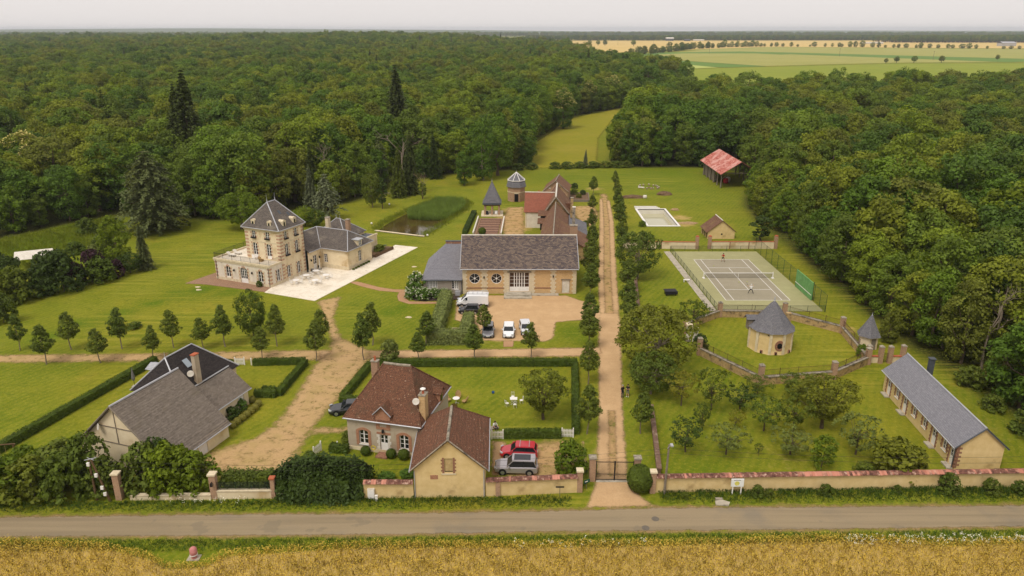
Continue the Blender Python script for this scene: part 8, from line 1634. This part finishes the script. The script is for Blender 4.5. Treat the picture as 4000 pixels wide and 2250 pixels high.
# orchard
ORCH = [(24.2, 80.4, 5.3, 'fruit0', 1.0, 'leaf_orchard', 'tallest orchard tree below the ring wall on the left'), (27.7, 80.3, 3.2, 'fruit1', .85, 'leaf_dark', 'compact dark orchard tree under the ring wall corner'), (20.8, 81.5, 4.4, 'fruit2', .78, 'leaf_yellow', 'yellow-leaved tree at the left of the orchard'), (25.9, 76.1, 2.3, 'fruit0', .42, 'leaf_yellow', 'tiny yellowish fruit tree in the orchard middle'), (21.9, 75.4, 3.5, 'fruit1', .52, 'leaf_orchard', 'slim young fruit tree at the left of the orchard'), (29, 75.4, 4.3, 'fruit2', .9, 'leaf_orchard', 'leafy orchard tree left of the biggest one'), (32.4, 75.4, 4.6, 'fruit0', .95, 'leaf_orchard', 'pale-leaved orchard tree touching the biggest one'), (19, 70.9, 4.0, 'fruit1', .85, 'leaf_dark', 'bushy orchard tree nearest the lamp pole'), (23.3, 70.4, 3.4, 'fruit2', .95, 'leaf_grey', 'greyish spreading orchard tree behind the notice board'), (30.3, 70.4, 3.0, 'fruit1', 1.0, 'leaf_grey', 'thin grey-green orchard tree in the front row'), (37.4, 70.4, 4.5, 'fruit0', 1.05, 'leaf_grey', 'airy grey-green orchard tree behind the fig bush'), (26.7, 70.1, 1.5, 'fruit2', .2, 'leaf_orchard', 'newly planted sapling in the orchard'), (28.1, 107.2, 4.3, 'fruit2', 1.0, 'leaf_orchard', 'feathery tree at the corner above the white gate pillars'), (31, 84.2, 2.6, 'fruit1', .8, 'leaf_orchard', 'low tree below the ring wall pillar'), (27.2, 98.4, 2.4, 'shrub1', .8, 'leaf_dark', 'dark climber on the ring wall by the white gate pillars')]
for x, y, h, k, s, m, l in ORCH:
    base = 4.4 if k.startswith('fruit') else 2.6; put(k, 'fruit_tree' if k.startswith('fruit') else 'wall_climber', l, 'tree' if k.startswith('fruit') else 'climber', x, y, rnd.uniform(0, 360), s, 'orchard trees' if k.startswith('fruit') else None, h / base / s, m=m)
put('big_cherry', 'fruit_tree', 'biggest round orchard tree in front of the ring wall', 'tree', 35.9, 76.0, 80, .92, 'orchard trees', 1.0); put('big_cherry', 'fruit_tree', 'broad orchard tree directly below the ring wall', 'tree', 35.6, 82.6, 10, .75, 'orchard trees', .65)
put('sapling', 'columnar_tree', 'upright oval bright green tree near the roadside wall', 'tree', 32.4, 67.3, 0, 1.0, None, 1., m='leaf_bright'); put('shrub0', 'fig_bush', 'large round fig bush against the roadside wall', 'shrub', 40.0, 67.0, 0, 1.7, None, .75, m='leaf_orchard'); put('shrub1', 'fig_bush', 'little bush left of the fig bush', 'shrub', 36.7, 66.6, 0, .7, None, .7, m='leaf_orchard')
put('shrub0', 'ring_shrub', 'bright yellow-green bush at the right end of the ring wall', 'shrub', 49.6, 96.2, 0, .6, m='leaf_bright'); put('column', 'court_shrub', 'dark leafy tree at the right end of the wall above the court', 'tree', 54.4, 156.8, 0, 2.2, None, .5); put('edge0', 'turret_tree', 'tree beside the small turret', 'tree', 55.6, 101, 0, .32, None, 1.0)
for i, (x, y, s) in enumerate(((55.5, 80, .9), (60, 74, 1.4), (56.2, 66.5, .8), (61, 86, 1.3))): put('shrub1', 'edge_bramble', 'bramble mound below the right wood by the long outbuilding, %s from the road' % ORD_[i], 'shrub', *((58.5, 80.5), (59, 74.5), (55.5, 67.2), (59.5, 87))[i], i * 70, s, None, .8, m='leaf_alley')
# gate and cottage shrubs
put('shrub0', 'gate_bush', 'tall bright bamboo-like bush left of the drive gate', 'shrub', 6.1, 66.9, 0, 1.1, None, 1.15, m='leaf_bright'); ball('gate_bush', 'dense clipped green bush right of the drive gate', 12.75, 63.6, 1.25, 2.9, 'leaf_orchard', 700, .09, seed=4)
for i, (x, y, r, l) in enumerate(((-15.9, 70.3, .55, 'clipped box ball left of the cottage door'), (-13.05, 69.75, .55, 'clipped box ball right of the cottage door'), (-11.65, 69.45, .62, 'clipped box ball under the right cottage window'))): ball('box_ball', l, x, y, r, r * 1.9, 'leaf_box', seed=50 + i)
ball('box_ball', 'round dark bush on the garden steps behind the barn', -6.7, 161.6, .85, 1.7, 'leaf_box', 500, .08, z=.1, seed=77)
put('shrub0', 'hosta_clump', 'flowering hosta clump in front of the tiled cottage', 'shrub', -12.9, 65.6, 0, .6, None, .5, m='leaf_hydrangea'); put('shrub0', 'hosta_clump', 'hosta clump nearest the gabled outbuilding wall', 'shrub', -10.9, 66.2, 60, .5, None, .5, m='leaf_hydrangea'); put('shrub1', 'wall_climber', 'leafy climber on the left corner of the tiled cottage', 'climber', -18.5, 72.9, 0, .45, None, 1.2, m='leaf_alley'); put('shrub1', 'smoke_bush', 'pointed reddish-green shrub where the tracks cross', 'shrub', -16.9, 94.0, 0, .95, None, 1.35, m='leaf_grey')
for i, (x, y) in enumerate(((-32.4, 76.1), (-32.15, 76.95), (-31.85, 77.8), (-31.6, 78.65), (-31.4, 79.5), (-31.2, 80.35), (-31.1, 81.35), (-32.2, 82.3))): ball('topiary_ball', 'pale clipped shrub ball beside the slate house, %s from the garage doors' % ORD_[i], x, y, .42 + .02 * (i % 3), .85, 'leaf_ball', seed=60 + i, group='row of clipped balls')
put('shrub1', 'house_shrub', 'dark shrub against the slate house wall behind the clipped balls', 'shrub', -33.3, 78.3, 0, .7, None, .8); put('shrub0', 'house_shrub', 'white-flowering bush behind the clipped balls', 'shrub', -33.0, 80.4, 0, .55, None, .9, m='leaf_hydrangea'); put('shrub1', 'house_shrub', 'rose bush at the back corner of the slate house', 'shrub', -36.4, 87.3, 0, .5, None, 1.); put('sapling', 'house_shrub', 'slender shrub behind the slate house by the track', 'shrub', -46.8, 93.2, 0, .45)
def hydrangea(label, x, y, s, sz, seed, n=90):
    t = put('shrub0', 'hydrangea', label, 'shrub', x, y, seed * 40, s, 'white hydrangeas by the annex', sz, m='leaf_hydrangea'); V, Q = RAW['shrub0'][0]; rng = np.random.default_rng(seed); C = V.reshape(-1, 4, 3).mean(1); k = rng.choice(len(C), n, False); P = []
    for c in C[k]: P.append(c * np.array([1.05, 1.05, 1.03]) + rng.normal(size=(9, 3)) * .08)
    P = np.concatenate(P); np_obj('flower_heads', *leaves(rng, P, dirs(rng, len(P)) + np.array([0, 0, .8]), .09), ['petal_white'], t)
hydrangea('tall hydrangea with white flowers at the annex corner', -16.8, 122.6, 1.25, 1.05, 3); hydrangea('white-flowering hydrangea at the left end of the mulched bed', -17.3, 120.2, .8, .8, 4); hydrangea('white-flowering hydrangea at the front of the mulched bed', -15.2, 119.9, .9, .75, 5); hydrangea('white-flowering hydrangea under the wide annex window', -13.4, 120.6, .75, .75, 6); hydrangea('small white hydrangea by the laurel hedge', -11.8, 121.4, .6, .8, 7)
for i in range(7): ball('lavender_tuft', 'low green tuft along the manor wing wall, %s from the patio tables' % ORD_[i], -30.45 + i * .34, 135.9 + i * .83, .26, .35, 'leaf_alley', 900, .06, 'tufts along the manor wing', .05, 90 + i)
put('shrub1', 'rose_bed', 'rose bushes in the planter beside the manor annex', 'shrub', -27.4, 147.4, 0, .8, None, .7, z=.4, m='leaf_orchard'); put('shrub0', 'potted_shrub', 'small potted shrub before the right manor window', 'shrub', -45.4, 126.1, 0, .35, None, 1.1, z=.06, m='leaf_box')
for i, (x, y, s, m) in enumerate(((17.2, 203.5, .7, 'leaf_alley'), (19.6, 203, .6, 'leaf_dark'), (18.2, 199, .5, 'leaf_orchard'), (18.2, 213.5, .7, 'leaf_dark'), (17.4, 170, .55, 'leaf_bright'), (30.6, 169.5, .6, 'leaf_bright'), (30, 158.5, .5, 'leaf_bright'))): put('shrub0', 'kitchen_plant', ['leafy clump at the back left of the raised bed', 'dark clump at the back right of the raised bed', 'bushy herbs at the front of the raised bed', 'wild shrub behind the raised bed', 'bright weed patch by the farm lean-to', 'low bush at the lower left of the pool', 'rough bush along the ditch left of the pool shed'][i], 'plant', x, y, i * 50, s, None, .8, z=.4 if i < 3 else 0., m=m)
for i, (x, y) in enumerate(((2, 244), (6.5, 245), (14.5, 246.5), (18.5, 247.2), (22.5, 247.6), (27, 248), (31, 248.3), (35, 248.6), (38.5, 249))): put('shrub1', 'meadow_hedge_bush', 'bush of the low hedge across the meadow mouth, %s from the left' % ORD_[i], 'shrub', x, y, i * 61, 1.5, 'bushes across the meadow mouth', .55, m='leaf_alley')
# ------------------------------------------------------------------ hedges
hedge('box_hedge', 'long low clipped hedge behind the cottage garden', [((-19.3, 92.9), (8.9, 93.1), .9, .95)], seed=1); hedge('box_hedge', 'low clipped hedge along the track left of the cottage', [((-19.4, 92.4), (-21.1, 82.7), .8, .95), ((-21.3, 82.4), (-18.6, 82.0), .8, .9)], seed=2); hedge('box_hedge', 'low clipped hedge along the drive side of the cottage garden', [((8.6, 92.4), (7.3, 74.6), .8, .9)], seed=3); hedge('box_hedge', 'low clipped hedge between cottage garden and parked cars', [((-.85, 74.0), (5.55, 74.05), .85, .95)], seed=4); hedge('box_hedge', 'short clipped hedge left of the tiled cottage', [((-19.9, 71.1), (-17.9, 70.7), .8, .9)], seed=5); hedge('box_hedge', 'short clipped hedge running to the road left of the cottage', [((-21.6, 69.6), (-22.6, 65.4), .8, .95)], seed=6)
hedge('box_hedge', 'long straight clipped hedge left of the slate house', [((-57.2, 67.2), (-49.5, 94.0), .95, 1.0)], seed=7); hedge('box_hedge', 'low hedge closing the plot behind the slate house', [((-40.8, 93.1), (-38.4, 93.1), .7, .8)], seed=8); hedge('box_hedge', 'clipped hedge round the square lawn behind the slate house', [((-35.6, 93.2), (-28.6, 93.6), .75, .9), ((-28.5, 93.3), (-29.4, 84.0), .75, .9), ((-29.7, 83.8), (-32.4, 83.9), .75, .9), ((-30.2, 85.4), (-32.0, 85.6), .5, .6)], seed=9)
hedge('laurel_hedge', 'thick pale-leaved hedge bordering the gravel yard in a U shape', [((-11.1, 119.0), (-11.5, 101.8), 1.7, 1.9), ((-12.4, 100.8), (-6.2, 101.0), 1.7, 1.9), ((-6.9, 102.0), (-6.8, 109.2), 1.5, 1.7)], 'leaf_laurel', .13, 85, 10, .14); hedge('yew_hedge', 'low dark flat-topped hedge beside the garden steps', [((-9.5, 182.6), (-10.7, 162.4), 1.1, .85)], 'leaf_dark', .09, 90, 11)
hedge('roadside_hedge', 'wild low hedge behind the wire fence of the low roadside wall', [((-28.8, 63.7), (-23.8, 63.9), 1.4, 1.9)], 'leaf_alley', .14, 90, 12, .22); hedge('evergreen_hedge', 'massive dark evergreen bush beside the short roadside wall', [((-23.2, 64.0), (-14.6, 64.1), 3.0, 3.0), ((-21.8, 63.3), (-16, 63.4), 2.6, 3.4)], 'leaf_dark', .17, 110, 13, .38)
k_ = 0
for x, y, s, sz, m, l in ((-56.5, 63, 1.5, 1.0, 'leaf_bright', 'bright bush at the left picture edge by the road'), (-53.5, 62.6, 1.5, 1.0, 'leaf_bright', 'second bright bush from the left along the road'), (-50.3, 62.4, 1.5, 1.1, 'leaf_bright', 'yellow-tipped bush left of the power poles'), (-47.2, 62.6, 1.5, 1.1, 'leaf_orchard', 'green bush between the yellow-tipped bush and the poles'), (-44.2, 62.5, 1.4, 1.2, 'leaf_orchard', 'leafy bush just left of the power poles'), (-42.6, 64.5, 1.5, 1.5, 'leaf_alley', 'taller dark bush behind the power poles'), (-46, 65.5, 1.4, 1.1, 'leaf_alley', 'bush in the second rank below the slate house'), (-50, 65.8, 1.4, 1., 'leaf_bright', 'bush in the second rank near the swing'), (-40.6, 63.6, 1.1, 1.2, 'leaf_alley', 'bush right beside the brick pillar by the poles'), (-37.0, 64.2, 1.5, 1.25, 'leaf_alley', 'grey-green bush right of the brick pillar by the poles'), (-34.4, 63.8, 1.55, 1.15, 'leaf_bright', 'glossy bright bush in the middle of the roadside thicket'), (-31.8, 63.9, 1.4, 1.1, 'leaf_bright', 'bright bush next to the lantern pillar'), (-36.4, 66, 1.2, 1.3, 'leaf_dark', 'dark bush below the garage gable'), (-33, 65.9, 1.1, 1., 'leaf_orchard', 'bush at the end of the worn track')): put(('shrub0', 'shrub1')[k_ % 2], 'roadside_bush', l, 'shrub', x, y, k_ * 43, s, 'roadside bushes', sz, m=m); k_ += 1
for i, (x, y, s) in enumerate(((24.3, 62.7, .42), (25.5, 62.6, .3), (31.2, 63.0, .4), (38.5, 63.3, .3), (43.6, 63.4, .75), (47.8, 63.3, .55), (50.5, 63.2, .5), (17, 62.4, .25))): put('shrub1', 'wall_weed', 'weedy bush at the foot of the right roadside wall, %s from the lamp pole' % ORD_[i if i < 7 else 7], 'shrub', x, y, i * 33, s, 'weeds along the roadside wall', 1.1, m='leaf_alley')
# ------------------------------------------------------------------ grasses, reeds and crops nobody could count
rng = np.random.default_rng(99)
edge = [(-75, 55.6), (-46, 55.6), (-36.5, 55.1), (-31.5, 53.6), (-29.6, 52.4), (-26.5, 52.6), (-25.2, 54.0), (-11.5, 55.4), (2, 55.2), (14, 55.5), (24, 56.0), (31, 56.2), (39, 55.4), (46, 55.8), (75, 56.2)]
field = edge + [(75, 40), (-75, 40)]
tag(sheet('crop_ground', [field], .03, 'crop_far', 1., .3), 'stubbly ground under the ripe crop', kind='structure')
field_in = edge + [(75, 47), (-75, 47)]
X, Y = scatter_poly(rng, field_in, 75); nz = np.array([mnoise.noise(Vector((x * .5, y * .5, 2))) for x, y in zip(X, Y)]); P = np.stack([X, Y, .62 + .16 * nz + rng.normal(size=len(X)) * .12], 1); V, Q = leaves(rng, P, dirs(rng, len(X)) + np.array([0, -.3, .8]), .085, .4); tag(np_obj('ripe_crop', V, Q, ['straw']), 'golden ripe crop filling the foreground', 'crop', kind='stuff')
X, Y = scatter_poly(rng, field_in, 16); V, Q = blades(rng, X, Y, np.zeros(len(X)), np.full(len(X), .68), .05, .4, 3); leaf_mat('crop_stem', [(172, 146, 64)], .4, .2, 1., .55); tag(np_obj('crop_undergrowth', V, Q, ['crop_stem']), 'brownish stems among the ripe crop', 'crop', kind='stuff')
def yfar(x): return np.interp(x, [p[0] for p in far_e], [p[1] for p in far_e])
def ynear(x): return np.interp(x, [p[0] for p in near_e[::-1]], [p[1] for p in near_e[::-1]])
n = 16000; X = rng.uniform(-62, 58, n); Y = yfar(X) + .35 + rng.uniform(0, 1, n) ** .8 * 2.4; k = ~((X > 5.8) & (X < 14.6)) & ((X > 14) | (Y < 62.45 + .02 * X)); k &= rng.uniform(size=n) < .9
X, Y = X[k], Y[k]; hh = .12 + .5 * np.clip((Y - yfar(X) - .7) / 1.6, 0, 1) * (.55 + .45 * np.array([mnoise.noise(Vector((x * .6, y * .6, 5))) for x, y in zip(X, Y)])); V, Q = blades(rng, X, Y, np.zeros(len(X)), hh, .05, .5, 3); tag(np_obj('verge_grass', V, Q, ['weed']), 'rank green verge between the road and the walls', 'grass', kind='stuff')
n = 9000; X = rng.uniform(-62, 58, n); Y = ynear(X) - .35 - rng.uniform(0, 1, n) * 1.6; V, Q = blades(rng, X, Y, np.zeros(n), .12 + .2 * rng.uniform(size=n), .045, .5, 3); tag(np_obj('crop_side_grass', V, Q, ['weed']), 'green strip between the road and the ripe crop', 'grass', kind='stuff')
n = 260; X = np.concatenate([rng.uniform(30, 50, 200), rng.uniform(0, 12, 30), rng.uniform(-34, -26, 30)]); Y = ynear(X) - 1.5 - rng.uniform(0, 1.2, n); Y[-30:] = 61 + rng.uniform(0, .6, 30); P = np.repeat(np.stack([X, Y, rng.uniform(.45, .85, n)], 1), 5, 0) + rng.normal(size=(n * 5, 3)) * .07; V, Q = leaves(rng, P, np.tile([0, 0, 1.], (n * 5, 1)) + dirs(rng, n * 5) * .4, .05); tag(np_obj('white_wildflowers', V, Q, ['petal_white']), 'white umbel flowers along the crop edge', 'flowers', kind='stuff')
reeds = [(-25.6, 178.2), (-22, 176.8), (-18.7, 176.6), (-15.9, 177.5), (-13.2, 185), (-12.2, 192), (-13.2, 197), (-20.1, 198.6), (-23.2, 190.5), (-26.4, 185)]
X, Y = scatter_poly(rng, reeds, 26); V, Q = blades(rng, X, Y, np.full(len(X), -.55), 1.7 + .3 * rng.normal(size=len(X)) + .5 * np.array([mnoise.noise(Vector((x * .4, y * .4, 9))) for x, y in zip(X, Y)]), .06, .2, 4); tag(np_obj('reed_bed', V, Q, ['reed']), 'dense green reed bed filling the far half of the pond', 'reeds', kind='stuff')
bank = []
for (x0_, y0_), (x1_, y1_) in zip(POND, POND[1:] + POND[:1]):
    L = math.hypot(x1_ - x0_, y1_ - y0_)
    if y0_ < 167 and y1_ < 167: continue
    for _ in range(int(L * 26)): s_ = rng.uniform(); bank.append((x0_ + (x1_ - x0_) * s_ + rng.normal() * .7, y0_ + (y1_ - y0_) * s_ + rng.normal() * .7))
B_ = np.array(bank); V, Q = blades(rng, B_[:, 0], B_[:, 1], np.full(len(B_), -.2), .7 + .3 * rng.uniform(size=len(B_)), .06, .4, 3); tag(np_obj('pond_bank_grass', V, Q, ['rough_grass']), 'yellowish tall grass on the banks of the pond', 'grass', kind='stuff')
rough = [(-118, 150), (-112.2, 158.5), (-104.4, 168), (-98.7, 178.4), (-92, 172), (-86, 158), (-88, 147), (-92.5, 141.3), (-97.1, 135), (-112, 132), (-126, 138)]
X, Y = scatter_poly(rng, rough, 7); V, Q = blades(rng, X, Y, np.zeros(len(X)), .6 + .35 * rng.uniform(size=len(X)), .08, .4, 3); tag(np_obj('rough_meadow', V, Q, ['rough_grass']), 'rank unmown meadow below the left wood', 'grass', kind='stuff')
# ------------------------------------------------------------------ far hedgerows, lone trees, farms and woods
rnd = random.Random(8)
hl = [(205, 1390), (245, 1450), (296, 1545), (424, 1840), (560, 2030), (690, 2120)]; i = 0
for x, y, tx, ty in along(hl, 15): put('edge%d' % rnd.randrange(4), 'hedgerow_tree', 'far dark tree of the diagonal hedgerow, %s from its near end' % nth(i), 'tree', x + rnd.uniform(-5, 5), y + rnd.uniform(-5, 5), rnd.uniform(0, 360), rnd.uniform(.8, 1.4), 'far hedgerow trees', rnd.uniform(.5, .9)); i += 1
i = 0
for x, y, tx, ty in along([(700, 2115), (840, 2085), (990, 1965), (1200, 1835), (1500, 1700)], 17):
    if rnd.random() < .12: continue
    put('edge%d' % rnd.randrange(4), 'hedgerow_tree', 'far tree of the long hedgerow at right, %s from its left end' % nth(i), 'tree', x + rnd.uniform(-6, 6), y + rnd.uniform(-6, 6), rnd.uniform(0, 360), rnd.uniform(.7, 1.4), 'far hedgerow trees', rnd.uniform(.45, .8)); i += 1
for x, y, s, l in ((224, 2260, 1.1, 'leftmost of the lone trees in the pale wheat'), (246, 2230, 1.1, 'lone tree in the wheat, left of the close pair'), (262, 2200, 1.15, 'lone tree in the wheat, right of the close pair'), (338, 2170, 1.25, 'rightmost lone tree in the pale wheat'), (154, 850, .95, 'single tall tree standing before the striped fields'), (509, 1056, .5, 'small tree left of the dark bush group in the fields'), (532, 1073, .65, 'dark rounded tree in the field hedge'), (556, 1073, .7, 'bushy tree right of the dark rounded one'), (598, 1080, .7, 'wide bush with ruin posts in the fields'), (729, 1166, .6, 'last lone tree at the right of the fields')): put('oak3', 'lone_tree', l, 'tree', x, y, rnd.uniform(0, 360), s, 'lone trees in the far fields', .9)
def far_barn(label, x, y, rz, L, W, h, wm, rm):
    t = thing('far_farm_building', label, 'farm building', (x, y, 0), rz); m = MB()
    for a, b in (((-L / 2, -W / 2), (L / 2, -W / 2)), ((L / 2, -W / 2), (L / 2, W / 2)), ((L / 2, W / 2), (-L / 2, W / 2)), ((-L / 2, W / 2), (-L / 2, -W / 2))): fr, l_ = fr2(a, b); wall(m, fr, l_, 0, h)
    m.build('wall', wm, t); r = MB(); slope(r, (-L / 2 - 1, -W / 2 - 1, h), (L / 2 + 1, -W / 2 - 1, h), (L / 2 + 1, 0, h * 1.5), (-L / 2 - 1, 0, h * 1.5), 2, .02); slope(r, (L / 2 + 1, W / 2 + 1, h), (-L / 2 - 1, W / 2 + 1, h), (-L / 2 - 1, 0, h * 1.5), (L / 2 + 1, 0, h * 1.5), 2, .02); r.build('roof', rm, t)
far_barn('far barn with pale metal roof at the edge of the wheat', 640, 3180, 0, 30, 16, 9, 'zinc_dark', 'white_worn'); far_barn('low dark far shed right of the pale-roofed barn', 700, 3130, 5, 22, 14, 5, 'zinc_dark', 'zinc_dark'); far_barn('long far greenhouse right of the dark shed', 760, 3190, 0, 42, 14, 4, 'white_worn', 'white_worn'); far_barn('far grey-roofed barn behind the right hedgerow', 1380, 2180, 8, 42, 22, 8, 'zinc', 'zinc'); far_barn('far house with reddish roof right of the grey barn', 1450, 2150, -5, 30, 14, 7, 'plaster_cream', 'terracotta'); far_barn('far pale tower-like house at the right of the farms', 1520, 2130, 0, 16, 14, 12, 'plaster_cream', 'stone_grey'); far_barn('far low white sheds left of the grey barn', 1150, 2500, 0, 70, 14, 4, 'white_worn', 'white_worn')
for i, (x, y) in enumerate(((318, 2350), (425, 2350), (380, 1500), (560, 1330), (640, 1180), (300, 1620))): t = thing('far_power_pole', 'thin far power pole in the fields, %s of the line' % ORD_[i], 'pole', (x, y, 0), 0, 'far power poles'); MB().tube((0, 0, 0), (0, 0, 13), .25, .18, 6).build('shaft', 'timber_grey', t); MB().box(-1.2, 1.2, -.12, .12, 12.2, 12.5).build('cross_arm', 'timber_grey', t)
def far_wood(name, label, poly, sp, sc, seed):
    r_ = np.random.default_rng(seed); x0, x1 = min(p[0] for p in poly), max(p[0] for p in poly); y0, y1 = min(p[1] for p in poly), max(p[1] for p in poly); xs, ys = np.meshgrid(np.arange(x0, x1, sp), np.arange(y0, y1, sp)); X = xs.ravel() + r_.uniform(-.45, .45, xs.size) * sp; Y = ys.ravel() + r_.uniform(-.45, .45, xs.size) * sp; k = inpoly(X, Y, poly); X, Y = X[k], Y[k]; n = len(X)
    wood(name, label, X, Y, hill(X, Y), r_.integers(0, 5, n), sc * r_.uniform(.8, 1.15, n), seed)
far_wood('far_wood_behind_wheat', 'dark far wood behind the wheat field', [(60, 3260), (900, 3280), (1700, 3330), (2600, 3450), (2600, 3720), (1500, 3560), (60, 3420)], 15, 1.2, 41); far_wood('far_wood_right', 'far wooded rise along the right horizon', [(1350, 2750), (2100, 2700), (3000, 2850), (3000, 3300), (1900, 3200), (1350, 2950)], 15, 1.35, 42); far_wood('far_wood_horizon', 'faint blue wood on the horizon', [(-3400, 4700), (-900, 4900), (500, 5200), (3600, 5000), (3600, 5160), (500, 5380), (-900, 5080), (-3400, 4880)], 24, 1.7, 43)
# hazy hills on the horizon
xs = np.linspace(-13000, 13000, 200); V, Q = [], []
for j, (yy, hgt) in enumerate(((9300, 0), (9900, .7), (10600, 1), (11600, 0))):
    for x in xs: V.append((x, yy + 300 * math.sin(x * .0004), max(-2, hgt * (26 + 20 * mnoise.noise(Vector((x * .00035, j * .3, 7))) + 22 * float(sstep(np.array(-x), -500, 4500))))))
for j in range(3):
    for i in range(199): a = j * 200 + i; Q.append((a, a + 1, a + 201, a + 200))
mat('far_hill', (84, 98, 56), (70, 84, 46), .002); tag(np_obj('hills', V, Q, ['far_hill'], smooth=True), 'faint blue ridges along the horizon', kind='structure')
# ------------------------------------------------------------------ summer haze: one closed box of thin even air round everything
hz = MB().box(-19000, 19000, -2600, 19000, -6, 78).build('haze'); hm = bpy.data.materials.new('haze'); hm.use_nodes = True; hn = hm.node_tree.nodes; hn.remove(hn['Principled BSDF']); pv = hn.new('ShaderNodeVolumePrincipled'); pv.inputs['Color'].default_value = (.86, .90, .96, 1); pv.inputs['Density'].default_value = .000075; hm.node_tree.links.new(pv.outputs[0], hn['Material Output'].inputs['Volume']); hz.data.materials.append(hm); tag(hz, 'thin summer haze in the air', kind='stuff')
